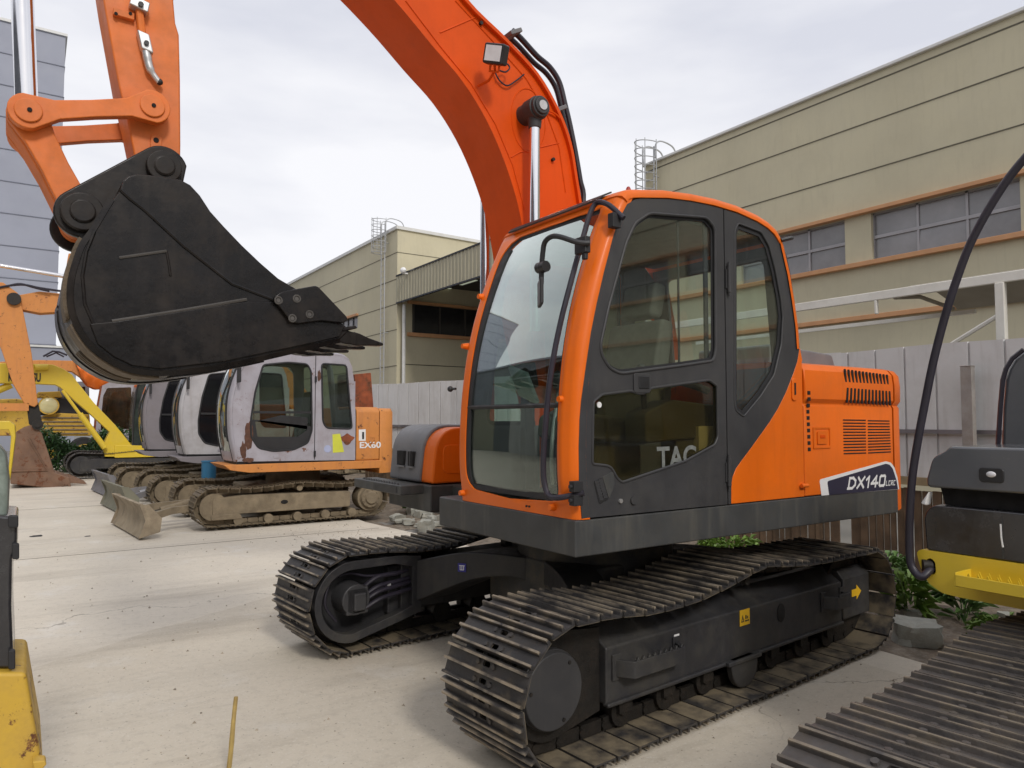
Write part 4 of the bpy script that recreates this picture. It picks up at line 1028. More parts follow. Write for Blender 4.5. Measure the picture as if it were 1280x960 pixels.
# roof visor strip
a, b = YS+.14, YR-.12; g = G(); rows = []
for k in range(9):
    y = a+(b-a)*k/8; rows.append([(-1.088, y, 3.016), (-1.064, y, 3.040), (-1.00, y, 3.071)])
g.grid(rows); spart(g, 'roof_visor', M['black'], cab, solid=.010, smooth=60)
# left side dark panel: door + rear quarter, one plate each
win_up = rounded(uy([(811,266.5),(882.5,272),(893,285),(894,437),(891,451),(851,457),(775,467),(761,460),(751,443),(750,430),(760,384),(782,303),(793,279)], YS), .03, 3)
win_lo = rounded(uy([(741,502),(752,493),(788,488.5),(796.6,492),(805,491.5),(814,485),(886,475),(896,482.5),(897,546),(893,556),(855.6,576.6),(777,603),(771,598),(764,585),(758,582),(739.7,580)], YS), .014, 2)
win_rq = rounded(uy([(917.5,289),(922,279),(951,290),(961,307.5),(969,338),(975.5,373),(978,395),(976,430),(967,469),(950,495.6),(929,521),(919,513),(917.5,500)], YS), .02, 3)
seam = uy([(905.5, 261), (908, 629.5)], YS); xs0, xs1 = seam[0][0], seam[1][0]; xsd = (xs0+xs1)/2
dt = dark_top
doorp = [p for p in dark_front]+[p for p in dt if p[0] < xsd-.01]
ztd = [p for p in dt if p[0] < xsd][-1][1]
zend = [p for p in dt if p[0] >= xsd][0][1]
doorp += [(xsd-.006, (ztd+zend)/2), (xsd-.006, 1.242), ]
g = G(); g.prism(doorp, YS-.004, YS+.030, holes=[win_up, win_lo]); door = part(g, 'door', M['grey'], bevel=.0)
rqp = [(xsd+.004, (ztd+zend)/2-.001)]+[p for p in dt if p[0] > xsd+.01]+dark_rear[:-1]+[(dark_rear[-1][0], 1.242), (xsd+.004, 1.242)]
g = G(); g.prism(rqp, YS-.0035, YS+.030, holes=[win_rq]); rq = spart(g, 'quarter_panel', M['grey'], cab)
g = G(); g.box(xsd-.01, xsd+.008, YS+.004, YS+.034, 1.243, ztd-.01); spart(g, 'door_gap', M['void'], cab)
def seal(pts, y, r, parent, name='window_seal', m='rubber', grow=0.):
    g = G(); c = Vector((sum(p[0] for p in pts)/len(pts), sum(p[1] for p in pts)/len(pts)))
    P = [Vector((p[0], y, p[1])) for p in pts]
    g.tube(P, r, 8, closed=True); return spart(g, name, M[m], parent)
seal(win_up, YS-.004, .009, door, 'window_rim', 'grey'); seal(win_lo, YS-.003, .008, door, 'window_rim', 'grey'); seal(win_rq, YS-.003, .007, cab, 'window_rim', 'grey')
def pane(pts, y, name, m, parent):
    g = G(); g.prism(pts, y, y+.005); return spart(g, name, M[m], parent)
pane(win_up, YS+.016, 'door_window', 'glass', door); pane(win_lo, YS+.010, 'door_lower_window', 'darkglass', door); pane(win_rq, YS+.010, 'quarter_window', 'glass', cab)
def inner_border(pts, k, y, parent):
    c = Vector((sum(p[0] for p in pts)/len(pts), sum(p[1] for p in pts)/len(pts))); P = []
    n_ = len(pts)
    for i in range(n_):
        a = Vector(pts[i-1]); b = Vector(pts[(i+1) % n_]); d = (b-a).normalized(); q = Vector(pts[i]); nrm = Vector((-d.y, d.x))
        if nrm.dot(c-q) < 0: nrm = -nrm
        P.append(q+nrm*k)
    g = G(); o = [(p[0], y, p[1]) for p in pts]; ii = [(p.x, y, p.y) for p in P]
    g.add(o+ii, [(i, (i+1) % n_, (i+1) % n_+n_, i+n_) for i in range(n_)]); spart(g, 'window_border', M['rubber'], parent, solid=.004)
inner_border(win_up, .022, YS+.012, door); inner_border(win_rq, .032, YS+.007, cab)
# sliding window stile
s1 = uy([(851, 275)], YS)[0]; g = G(); g.box(s1[0]-.006, s1[0]+.006, YS+.022, YS+.030, uy([(851,455)], YS)[0][1], s1[1]); spart(g, 'window_stile', M['rubber'], door)
s2 = uy([(886, 275)], YS)[0]; g = G(); g.box(s2[0]-.022, s2[0]+.010, YS+.022, YS+.034, uy([(886,452)], YS)[0][1], s2[1]-.01); spart(g, 'window_stile', M['rubber'], door)
# hinges, handle, lower grille details
for py in (349, 590):
    c = uy([(908, py)], YS)[0]; g = G(); h = .085
    g.cyl((c[0]+.004, YS-.018, c[1]-h), (c[0]+.004, YS-.018, c[1]+h), .013, n=12); g.box(c[0]-.018, c[0]+.03, YS-.012, YS-.003, c[1]-h*.7, c[1]+h*.7)
    g.cyl((c[0]+.004, YS-.018, c[1]-h*1.25), (c[0]+.004, YS-.018, c[1]+h*1.25), .008, n=8)
    spart(g, 'hinge', M['grey'], door, smooth=40)
c = uy([(801, 479)], YS)[0]; g = G(); g.prism(rounded([(c[0]-.065, c[1]-.055), (c[0]+.065, c[1]-.055), (c[0]+.065, c[1]+.055), (c[0]-.065, c[1]+.055)], .02), YS-.014, YS-.003); h_ = spart(g, 'door_handle', M['grey'], door, bevel=.004)
g = G(); g.box(c[0]-.030, c[0]+.050, YS-.020, YS-.013, c[1]-.030, c[1]+.040); g.obj('handle_latch', M['black'], door, Mw=U.M, bevel=.006)
pts = uy([(741, 601), (751, 596.5), (760, 624), (748, 630)], YS); g = G(); g.prism(rounded(pts, .012), YS-.008, YS-.003); spart(g, 'door_grille', M['black'], door, bevel=.003)
g = G()
for k in range(7):
    for j in range(2): a = Vector(pts[0]).lerp(Vector(pts[3]), (k+.8)/8.2); b = Vector(pts[1]).lerp(Vector(pts[2]), (k+.8)/8.2); q = a.lerp(b, .28+.44*j); g.box(q.x-.014, q.x+.014, YS-.011, YS-.007, q.y-.007, q.y+.007)
spart(g, 'grille_bar', M['grey'], door)
g = G(); pts = uy([(752, 596), (766, 589), (767.5, 606), (760.5, 624)], YS); g.prism(rounded(pts, .015), YS-.0065, YS-.003); spart(g, 'grille_scoop', M['deck'], door, bevel=.003)
for (px, py, r, m) in ((774.5, 626, .012, 'alu'), (791, 625, .024, 'grey')):
    c = uy([(px, py)], YS)[0]; g = G(); g.cyl((c[0], YS-.014, c[1]), (c[0], YS-.003, c[1]), r, n=16); spart(g, 'lock', M[m], door, smooth=40)
c = uy([(750, 506)], YS)[0]; g = G(); g.cyl((c[0], YS+.004, c[1]), (c[0], YS+.009, c[1]), .016, n=14); spart(g, 'glass_button', M['white'], door, smooth=40)
c = uy([(823, 586)], YS)[0]
M['greytext'] = mat('grey_lettering', (.17, .18, .17), .6, var=.3, vscale=40)  # plain grey letters laid on the lower door pane
ang = radians(0)
mm = face_mat(U, (c[0], YS+.0085, c[1]), (1, 0, .02), (0, 0, 1)); 
tt = text_obj('lettering', 'TAC', .175, M['greytext'], door, mm, bold=.004, sx=.95)

# rear and right walls of the cab
XRW = .56
g = G(); g.prism([(YS+.03, 1.24), (YR, 1.24), (YR, 2.98), (YS+.03, 2.98)], 0, .03, fn=lambda p, q, d: (.50-.10*max(0, (q-2.4)/.6)+d, p, q), holes=[rounded([(YS+.16, 2.12), (YR-.12, 2.12), (YR-.12, 2.86), (YS+.16, 2.86)], .05)])
spart(g, 'rear_wall', M['interior'], cab)
g = G(); g.prism([(YS+.16, 2.12), (YR-.12, 2.12), (YR-.12, 2.86), (YS+.16, 2.86)], 0, .005, fn=lambda p, q, d: (.50-.10*max(0, (q-2.4)/.6)+d+.01, p, q)); spart(g, 'rear_window', M['glass'], cab)
rw_o = [(fsm(1.24)+.06, 1.24)]+[(fsm(z)+.06, z) for z in (1.45, 1.7, 2.0, 2.3, 2.6, 2.8, 2.95)]+[(-.7, 3.02), (-.1, 3.03), (.25, 2.98), (.50, 2.75), (.53, 2.3), (.53, 1.24)]
rwh = rounded([(-1.22, 1.72), (.02, 1.72), (.02, 2.90), (-.92, 2.90), (-1.08, 2.70)], .08)
rwb = rounded([(.16, 1.72), (.44, 1.72), (.42, 2.55), (.16, 2.62)], .07)
g = G(); g.prism(rw_o, YR-.035, YR-.004, holes=[rwh, rwb]); spart(g, 'right_wall', M['orange'], cab)
g = G(); g.prism(rw_o, YR-.044, YR-.037, holes=[rwh, rwb]); spart(g, 'wall_lining', M['interior'], cab)
g = G(); g.prism(rwh, YR-.02, YR-.015); spart(g, 'right_window', M['tintglass'], cab)
inner_border(rwh, .03, YR-.03, cab)
g = G(); g.prism(rwb, YR-.02, YR-.015); spart(g, 'right_rear_window', M['glass'], cab)
for x in (-.45,): g = G(); g.box(x-.03, x+.03, YR-.05, YR-.034, 1.72, 2.92); spart(g, 'window_stile', M['interior'], cab)
g = G(); g.box(-1.36, .52, YS+.03, YR-.035, 1.236, 1.262); spart(g, 'cab_floor', M['black'], cab)
g = G(); g.box(-.98, .40, YS+.05, YR-.06, 2.955, 2.975); spart(g, 'headliner', M['interior'], cab)
# interior: seat, consoles, levers, monitor
ym = (YS+YR)/2
g = G(); g.prism(rounded([(-.50, 1.64), (.02, 1.60), (.06, 1.74), (-.48, 1.80)], .05), ym-.26, ym+.26); g.box(-.40, .0, ym-.2, ym+.2, 1.26, 1.62)
g.v = [(v[0]-.52, v[1], v[2]) for v in g.v]; seat = part(g, 'seat', M['seat'], bevel=.03)
g = G(); g.prism(rounded([(x-.52, z) for x, z in [(-.02, 1.72), (.13, 1.72), (.26, 2.40), (.14, 2.42)]], .05), ym-.25, ym+.25); spart(g, 'backrest', M['seat'], seat, bevel=.04)
g = G(); g.prism(rounded([(x-.52, z) for x, z in [(.13, 2.44), (.25, 2.43), (.30, 2.66), (.19, 2.68)]], .04), ym-.15, ym+.15); spart(g, 'headrest', M['seat'], seat, bevel=.04)
for s in (-1, 1):
    g = G(); g.prism(rounded([(-.78, 1.62), (.0, 1.66), (.0, 1.84), (-.55, 1.88), (-.78, 1.80)], .03), ym+s*.40-.09, ym+s*.40+.09); g.box(-.5, -.05, ym+s*.40-.07, ym+s*.40+.07, 1.26, 1.66)
    cn = part(g, 'console', M['interior'], bevel=.015)
    g = G(); g.tube([(-.70, ym+s*.40, 1.82), (-.72, ym+s*.40, 1.98)], .018, 8); g.ball((-.725, ym+s*.40, 2.03), .045, 6, (1, 1, 1.5)); spart(g, 'joystick', M['black'], cn)
    g = G(); g.tube(spline([(-.05, ym+s*.33, 1.95), (-.30, ym+s*.33, 2.0), (-.42, ym+s*.33, 1.97)], 4), .025, 8); spart(g, 'armrest', M['seat'], cn)
for s in (-1, 1):
    g = G(); g.tube(spline([(-1.02, ym+s*.07, 1.27), (-1.03, ym+s*.08, 1.55), (-.98, ym+s*.09, 1.85), (-.93, ym+s*.09, 1.98)], 4), .013, 8); g.tube([(-.93, ym+s*.09, 1.95), (-.915, ym+s*.09, 2.05)], .022, 8)
    part(g, 'travel_lever', M['levergrey'])
    g = G(); g.obox((-1.10, ym+s*.09, 1.30), (.09, 0, .05), (0, .05, 0), (-.006, 0, .012)); part(g, 'pedal', M['black'])
g = G(); g.obox((-1.0, YR-.20, 2.05), (.02, 0, .01), (0, .10, 0), (-.015, 0, .08)); g.box(-1.02, -.94, YR-.22, YR-.16, 1.3, 2.0); part(g, 'monitor', M['black'], bevel=.008)
g = G(); g.obox((-1.18, YR-.42, 1.98), (.008, 0, .01), (0, .10, .03), (-.02, 0.03, .09)); part(g, 'paper_card', M['white'])
g = G(); g.box(-.35, -.12, YS+.08, YS+.30, 1.55, 1.72); part(g, 'paper_box', mat('paper', (.55, .55, .48), .8))
g = G(); g.tube([(-.30, YS+.12, 1.50), (-.30, YS+.13, 1.66)], .028, 10); part(g, 'fire_extinguisher', M['red'])

# ---------------------------------------------------------------- grab rail in front, mirror
def on_f(px, py, off=0.):
    v = front_pts([(px, py)])[0]; return Vector(on_front(v[0], v[1], off))
rail = [on_f(776, 272, .02), on_f(769, 258, -.05), on_f(758, 256, -.07), on_f(750, 268, -.07), on_f(742, 295, -.07), on_f(727, 350, -.07), on_f(712, 410, -.07), on_f(701, 470, -.07), on_f(695, 530, -.07), on_f(692, 580, -.07), on_f(694, 606, -.07), on_f(700, 619, -.07), on_f(712, 621, -.06), on_f(726, 616, .02)]
g = G(); g.tube(spline(rail, 6), .0155, 10); gr_ = part(g, 'grab_rail', M['hose'])
for px, py in ((722, 608), (722, 625)):
    c = on_f(px, py, -.01); g = G(); g.obox(c, (.03, 0, 0), (0, .022, 0), (0, 0, .028)); g.cyl(c+Vector((-.045, 0, 0)), c, .012, n=8); spart(g, 'rail_bracket', M['rubber'], gr_, bevel=.004)
c = on_f(768, 276, -.0); g = G(); g.obox(c, (.03, 0, 0), (0, .022, 0), (0, 0, .04)); spart(g, 'rail_bracket', M['rubber'], gr_, bevel=.004)
xm = -1.42
def mX(px, py, X=xm): return U.X(px, py, X)
g = G(); g.tube(spline([mX(737, 304, -1.33), mX(722, 303, -1.38), mX(700, 296, -1.44), mX(689, 296, -1.46), mX(681, 303, -1.46), mX(678.5, 316, -1.46), mX(677, 335, -1.46), mX(676.5, 355, -1.46)], 5), .0145, 10)
mr = part(g, 'mirror_arm', M['black'])
g = G(); c = mX(728, 307, -1.33); g.obox(c, (.02, 0, 0), (0, .045, 0), (0, 0, .045)); g.obox(c+Vector((0, -.02, -.05)), (.012, 0, 0), (0, .015, 0), (0, 0, .03)); spart(g, 'mirror_bracket', M['black'], mr, bevel=.006)
g = G(); c = mX(678, 334, -1.46); g.cyl(c+Vector((0, -.035, 0)), c+Vector((0, .035, 0)), .030, n=16); g.ball(c, .032, 8); spart(g, 'mirror_joint', M['black'], mr, smooth=60)
g = G(); c = mX(676, 367, -1.46); c = mX(675.5, 366, -1.46); g.obox(c, (.042, .068, 0), (.009, -.0055, 0), (0, 0, .072)); spart(g, 'mirror', M['black'], mr, bevel=.008)
# small knob on the far front edge + lens wipers
g = G(); c = on_f(573, 486, -.02); g.cyl(c, c+Vector((-.01, .07, 0)), .008, n=8); g.ball(c+Vector((-.01, .055, 0)), .02, 6); part(g, 'window_knob', M['black'])
g = G(); a = U.Y(982, 299, YS-.01); g.tube([a+Vector((-.05, 0, -.015)), a+Vector((0, -.03, 0)), a+Vector((.04, -.02, .01))], .014, 8); part(g, 'drain_nozzle', M['black'])
g = G(); c = U.Y(785.5, 236, -1.2); g.ball(c+Vector((0, 0, -.01)), .016, 5, (1, 1, 1.6)); part(g, 'aerial_base', M['red'])

# ---------------------------------------------------------------- orange rear cabinet and engine hood
rear_o = uy([(913.5, 630)], YS)[0]
hood_front = [(dark_rear[-1][0]+.005, 1.240)]+[(x+.006, z) for x, z in dark_rear[::-1][1:]]
side = [(dark_rear[-1][0]+.006, 1.240)]+[(x+.007, z) for x, z in reversed(dark_rear[:-1])]+[(x+.010, z) for x, z in uy([(999.5, 436)], YS)]
sx1 = uy([(1008, 630)], YS)[0][0]
xseam = uy([(1004, 500)], YS)[0][0]
g = G(); side_poly = side+[(.62, 2.165), (xseam-.004, 2.150), (xseam-.004, 1.240)]
g.prism(side_poly, YS, YS+.04); cabt = part(g, 'side_panel', M['orange'], bevel=.008)
g = G(); c = uy([(992, 487)], YS)[0]; g.prism(rounded([(c[0]-.028, c[1]-.075), (c[0]+.028, c[1]-.075), (c[0]+.028, c[1]+.075), (c[0]-.028, c[1]+.075)], .025), YS-.010, YS+.001); lt = spart(g, 'latch', M['orange'], cabt, bevel=.005)
g = G(); g.box(c[0]-.007, c[0]+.009, YS-.013, YS-.009, c[1]-.035, c[1]+.045); spart(g, 'latch_slot', M['void'], cabt)
g = G(); c = uy([(1001, 607)], YS)[0]; g.cyl((c[0]-.02, YS-.02, c[1]), (c[0]+.05, YS-.02, c[1]), .013, n=10); g.cyl((c[0]+.01, YS-.02, c[1]), (c[0]+.012, YS+.002, c[1]), .018, n=10); spart(g, 'door_stay', M['orange'], cabt)
# hood section (y,z): straight lower side, crease, bulged upper side, rounded shoulder
zc_ = 1.868
def hood_sec(d=0., ysg=YS):
    zt_ = 2.155; L_ = [(YS+d, 1.240), (YS+d, zc_-.02), (YS+.012+d, zc_+.0), (YS-.012+d, zc_+.035), (YS-.014+d, 2.02), (YS-.004+d, 2.10), (YS+.03+d, 2.140), (YS+.10+d, 2.158-d), (-.7, 2.175-d), (0, 2.18-d)]
    return L_+[(-a, b) for a, b in reversed(L_[:-1])]
sec = hood_sec()
g = G(); xa, xb = xseam+.004, 1.78
g.prism(sec, xa, xb, fn=lambda p, q, d: (d, p*1.0, q)); hood = part(g, 'engine_hood', M['orange'], bevel=.010)
g = G(); g.prism([(p*.999, q-.004) for p, q in sec], .50, xseam+.002, fn=lambda p, q, d: (d, p if p > -1.2 else p+.03, q)); part(g, 'engine_bay_wall', M['orange'])
g = G(); g.prism([(p*.985, q-.015) for p, q in sec], 1.76, 1.80, fn=lambda p, q, d: (d, p, q)); part(g, 'hood_gap', M['void'])
# counterweight: same section, rounded in plan
g = G(); rows = []
for k in range(13):
    t = k/12; a = pi/2*min(1, t/.6) if t < .6 else pi/2
    if t <= .6: x = 1.795+.28*sin(a); sh = .22*(1-cos(a))
    else: x = 1.795+.28+.06*((t-.6)/.4); sh = .22+.5*((t-.6)/.4)
    low = .17*(1)
    zz = [(min(-.02, p+sh) if p < 0 else max(.02, p-sh), (q if q > 1.30 else 1.06+.05*t)) for p, q in sec]
    rows.append([(x, p, q) for p, q in zz])
g.grid(rows); g.add(rows[0], [tuple(range(len(sec)))]); g.add(rows[-1], [tuple(range(len(sec)-1, -1, -1))])
g.grid([[r[0], r[-1]] for r in rows])
cw = part(g, 'counterweight', M['orange'], smooth=50)
# vents on the hood side: near-black patches for the shade in the slots
def q2(px, py): return Vector(uy([(px, py)], YS)[0])
vy = YS-.0142
def patch_slots(A, B, C, D, n, frac, vert, y, name, m, lean=0):
    for k in range(n):
        a, b = (k+.5-frac/2)/n, (k+.5+frac/2)/n; g = G()
        if vert: q = [A.lerp(B, a), A.lerp(B, b), D.lerp(C, b), D.lerp(C, a)]
        else: q = [A.lerp(D, a), B.lerp(C, a), B.lerp(C, b), A.lerp(D, b)]
        g.prism(rounded([tuple(v) for v in q], .008, 2), y-.0025, y+.004)
        spart(g, name, M[m], hood)
patch_slots(q2(1052, 461), q2(1109, 468.5), q2(1110.5, 484.5), q2(1053.5, 479.5), 13, .46, True, vy+.004, 'vent_slot', 'void')
patch_slots(q2(1055, 484.5), q2(1111.5, 489), q2(1112.5, 507), q2(1054, 503.5), 13, .46, True, vy, 'vent_slot', 'void')
patch_slots(q2(1053.5, 523), q2(1082, 523.5), q2(1082.5, 568), q2(1054.5, 569), 12, .40, False, YS, 'vent_slot', 'void')
patch_slots(q2(1084.5, 524), q2(1111.5, 524.5), q2(1113.5, 566.5), q2(1085, 568), 12, .40, False, YS, 'vent_slot', 'void')
for k in range(10):
    c = q2(1008.5+k*.3, 491+k*7.85); 
    if c.y > zc_+.03: yy = YS-.0135
    elif c.y > zc_-.03: yy = YS-.006
    else: yy = YS
    g = G(); g.box(c.x-.014, c.x+.020, yy-.003, yy+.004, c.y-.013, c.y+.013); spart(g, 'vent_hole', M['void'], hood, bevel=.003)
c = q2(1027, 547); g = G(); o = [(c.x-.105, c.y-.075), (c.x+.105, c.y-.075), (c.x+.105, c.y+.075), (c.x-.105, c.y+.075)]
g.prism(rounded(o, .01), YS-.006, YS-.001, holes=[rounded([(c.x+(p[0]-c.x)*.86, c.y+(p[1]-c.y)*.82) for p in o], .01)]); g.prism(rounded([(c.x+(p[0]-c.x)*.55, c.y+(p[1]-c.y)*.60) for p in o], .01), YS-.008, YS-.001)
hl = spart(g, 'hood_latch', M['orange'], hood, bevel=.002)
g = G(); g.box(c.x-.03, c.x+.03, YS-.012, YS-.007, c.y-.004, c.y+.018); spart(g, 'latch_paddle', M['boom_orange'], hood, bevel=.003)
# model decal
dec = [q2(1024, 599.5), q2(1107, 576.5), q2(1113.5, 578.5), q2(1117.5, 584), q2(1121.5, 597), q2(1123.6, 611.5), q2(1026.5, 619.5)]
g = G(); g.prism(rounded([tuple(v) for v in dec], [.02, .02, .01, .01, 0, 0, 0], 3), YS-.0025, YS-.001); dcl = spart(g, 'model_decal', M['white'], hood)
din = [q2(1033.5, 601.5), q2(1107, 579.5), q2(1111.5, 581), q2(1115.5, 586), q2(1120, 600), q2(1122, 611.2), q2(1036, 618.7)]
M['decalblue'] = mat('decal_dark_blue', (.030, .028, .055), .35)
g = G(); g.prism(rounded([tuple(v) for v in din], [.02, .02, .01, .01, 0, 0, 0], 3), YS-.004, YS-.0026); g.obj('decal_field', M['decalblue'], hood, Mw=U.M)
a, b = q2(1059.5, 610.5), q2(1106, 607)
mm = face_mat(U, (a.x, YS-.0055, a.y), (b.x-a.x, 0, b.y-a.y), (0, 0, 1))
stroke_text('decal_lettering', 'DX140', .072, M['white'], hood, mm, (b-a).length*.98, th=.26, gap=.30)
a2, b2 = q2(1106.5, 606.7), q2(1119.5, 605.8)
mm = face_mat(U, (a2.x, YS-.0055, a2.y), (b2.x-a2.x, 0, b2.y-a2.y), (0, 0, 1))
stroke_text('decal_lettering', 'LCRC', .032, M['white'], hood, mm, (b2-a2).length*.86, th=.22)
# exhaust / intake cover on the hood
a, b = U.Y(1000, 440, -1.05), U.Y(1084, 445, -1.05)
g = G(); x0_, x1_ = .72, 1.52
g.prism(rounded([(x0_, 2.15), (x1_+.05, 2.15), (x1_, 2.275), (x0_, 2.315)], .035), -1.12, -.45)
part(g, 'intake_cover', M['hoodgrey'], bevel=.02)

# ---------------------------------------------------------------- right hand tool box and fuel tank
XT, Y0T, Y1T = -1.096, .690, 1.40
g = G(); g.box(XT, .30, Y0T-.02, Y1T+.03, ZD0-.01, 1.245); tb = part(g, 'step_box', M['deck'], bevel=.012)
def prof_tb(d): 
    return rounded([(XT+d, 1.255), (.28, 1.255), (.28, 1.72-d), (XT+.05+d, 1.72-d)], [.03, 0, .05, .26], 8)
g = G(); g.prism(prof_tb(.02), Y0T+.0, 1.38); tbo = part(g, 'tool_box', M['orange'], bevel=.02)
def band(p0, p1, k=0.):
    g = G(); g.prism(prof_tb(0.), p0, p1); return g
g = band(Y0T+.20-.02, 1.43); gh = spart(g, 'tool_box_lid', M['hoodgrey'], tbo, bevel=.03)
for ya, yb_, name in ((.98, 1.07, 'lid_window'), (1.15, 1.27, 'lid_recess')):
    g = G(); g.box(XT-.004, XT+.03, ya, yb_, 1.38, 1.50); spart(g, name, M['void'], tbo, bevel=.004)
    g = G(); g.box(XT-.010, XT+.001, ya-.012, yb_+.012, 1.365, 1.378); spart(g, 'recess_lip', M['hoodgrey'], tbo)
g = G(); g.box(XT-.008, XT, 1.015, 1.03, 1.38, 1.50); spart(g, 'recess_bar', M['grey'], tbo)
g = G(); g.prism(rounded([(-.98, 1.33), (-.62, 1.33), (-.62, 1.56), (-.98, 1.56)], .06), Y0T-.008, Y0T+.01); spart(g, 'side_hatch', M['orange'], tbo, bevel=.005)
g = G(); g.box(XT-.20, XT+.02, .80, 1.72, 1.17, 1.245); st = part(g, 'front_step', M['deck'], bevel=.010)
g = G(); g.box(XT-.204, XT-.198, .86, 1.30, 1.185, 1.232); spart(g, 'step_recess', M['black'], st)
g = G()
for k in range(14): g.prism([(XT-.18+k*.0, 1.245), (XT-.16, 1.245), (XT-.17, 1.262)], .90+k*.05, .93+k*.05)
spart(g, 'step_tread', M['grey'], st)
# rear part of the right side: tank + bays
g = G(); g.prism(rounded([(.30, 1.25), (.62, 1.25), (.62, 2.10), (.40, 2.10), (.30, 1.9)], .05), .62, 1.42); part(g, 'fuel_tank', M['orange'], bevel=.02)
g = G(); g.box(-.2, .55, -.24, .60, 1.24, 1.60); part(g, 'centre_bay', M['grey'], bevel=.02)
g = G()
for s in (-1, 1): g.prism(rounded([(-.86, 1.06), (-.7, 1.04), (.1, 1.24), (.02, 1.62), (-.30, 1.62), (-.86, 1.25)], .06), .12+s*.30-.025, .12+s*.30+.025)
part(g, 'boom_bracket', M['grey'])

# ---------------------------------------------------------------- boom
YB = -.12; BW = .43; YB2 = YB+BW
near_lo = uy([(495.6,0),(542,56),(580,101),(610,150),(632.5,202),(649,255)], YB)
near_up = uy([(580,0),(632,52),(670,94),(696,139),(711,180),(719,225)], YB)
lo = [(-2.98, 5.06), (-2.5, 4.93), (-2.12, 4.73)]+near_lo+[(-.735, 3.00), (-.66, 2.55), (-.54, 2.05), (-.38, 1.50), (-.30, 1.32)]
up = [(-.02, 1.34), (.04, 1.50), (-.02, 1.95), (-.10, 2.50), (-.16, 3.0)]+near_up[::-1]+[(-1.62, 5.02), (-2.0, 5.26), (-2.45, 5.40), (-2.95, 5.44)]
poly = [(v.x, v.y) for v in spline([Vector((*p, 0)) for p in lo], 4)]+[(v.x, v.y) for v in spline([Vector((*p, 0)) for p in up], 4)]
g = G(); g.prism(poly, YB+.012, YB2-.012); boom = part(g, 'boom', M['boom_orange'], smooth=20)
# flanges: top and bottom plates overhang the webs a little
def strip(curve, k, y0_, y1_, th):
    g = G(); P = spline([Vector((p[0], p[1], 0)) for p in curve], 4); rows = []
    for i, p in enumerate(P):
        a, b = P[max(0, i-1)], P[min(len(P)-1, i+1)]; d = (b-a).normalized(); n_ = Vector((-d.y, d.x, 0)); q = p+n_*k
        rows.append([(q.x, y, q.y) for y in (y0_, y1_)])
    g.grid(rows); return g
g = strip(up, .0, YB-.02, YB2+.02, .02); spart(g, 'top_flange', M['boom_orange'], boom, solid=.026, smooth=25)
g = strip(lo, .0, YB-.0, YB2+.0, .02); spart(g, 'bottom_flange', M['boom_orange'], boom, solid=.026, smooth=25)
# weld beads & pin boss reinforcement ring
pc = Vector((uy([(667, 140)], YB-.10)[0]))
pc = Vector((-.70, 3.985)); c0 = U.Y(662, 150, YB); cz = c0
g = G(); R_ = .20; g.tube([(cz.x+R_*.78*cos(a), YB+.012, cz.z+R_*1.2*sin(a)) for a in [2*pi*k/32 for k in range(32)]], .006, 6, closed=True); spart(g, 'boss_weld', M['boom_orange'], boom)
pin = U.Y(674, 134, YB-.17)
g = G(); g.cyl((pin.x, YB-.20, pin.z), (pin.x, YB+.02, pin.z), .075, n=24); g.cyl((pin.x, YB-.215, pin.z), (pin.x, YB-.199, pin.z), .060, n=20)
spart(g, 'cylinder_pin', M['grey'], boom, bevel=.006, smooth=40)
g = G(); g.cyl((pin.x, YB-.222, pin.z), (pin.x, YB-.214, pin.z), .035, n=16); spart(g, 'pin_cap', M['alu'], boom)
g = G(); g.cyl((pin.x, YB2-.02, pin.z), (pin.x, YB2+.20, pin.z), .075, n=24); spart(g, 'cylinder_pin', M['grey'], boom, smooth=40)
# boom lift cylinders
for y, nm in ((YB-.115, 0), (YB2+.115, 1)):
    top = Vector((pin.x, y, pin.z)); low = U.Y(668.5, 276, y) if nm == 0 else Vector((-.80, y, 2.9))
    d = (low-top).normalized() if nm == 0 else None
    if nm == 0: cyl_d = d
    d = cyl_d; foot = top+d*2.9
    g = G(); g.cyl(top+d*1.62, foot, .075, n=24); cy = part(g, 'boom_cylinder', M['boom_orange'], smooth=40)
    g = G(); g.cyl(top+d*.08, top+d*1.64, .038, n=24); spart(g, 'cylinder_rod', M['chrome'], cy, smooth=40)
    g = G(); g.cyl(top+Vector((0, -.055, 0)), top+Vector((0, .055, 0)), .085, n=24); g.cyl(top+d*.05, top+d*.14, .055, .045, n=18); spart(g, 'rod_eye', M['grey'], cy, bevel=.008, smooth=40)
    g = G(); g.cyl(foot+Vector((0, -.06, 0)), foot+Vector((0, .06, 0)), .09, n=20); spart(g, 'cylinder_foot', M['boom_orange'], cy, smooth=40)
def boom_seam(pts, r=.005):
    g = G(); g.tube([Vector((p[0], YB+.010, p[1])) for p in uy(pts, YB)], r, 5); spart(g, 'weld_seam', M['boom_orange'], boom)
boom_seam([(508, 0), (552, 58), (590, 104), (620, 154), (642, 206), (657, 262)]); boom_seam([(570, 0), (622, 56), (659, 98), (685, 143), (700, 184), (708, 240)]); boom_seam([(551, 40), (602, 18)]); boom_seam([(640, 196), (650, 190), (700, 178)])
for px, py in ((600, 30), (690, 200)):
    c = U.Y(px, py, YB+.012); g = G(); g.cyl((c.x, YB-.012, c.z), (c.x, YB+.012, c.z), .014, .012, 8); spart(g, 'grease_nipple', M['chain'], boom)
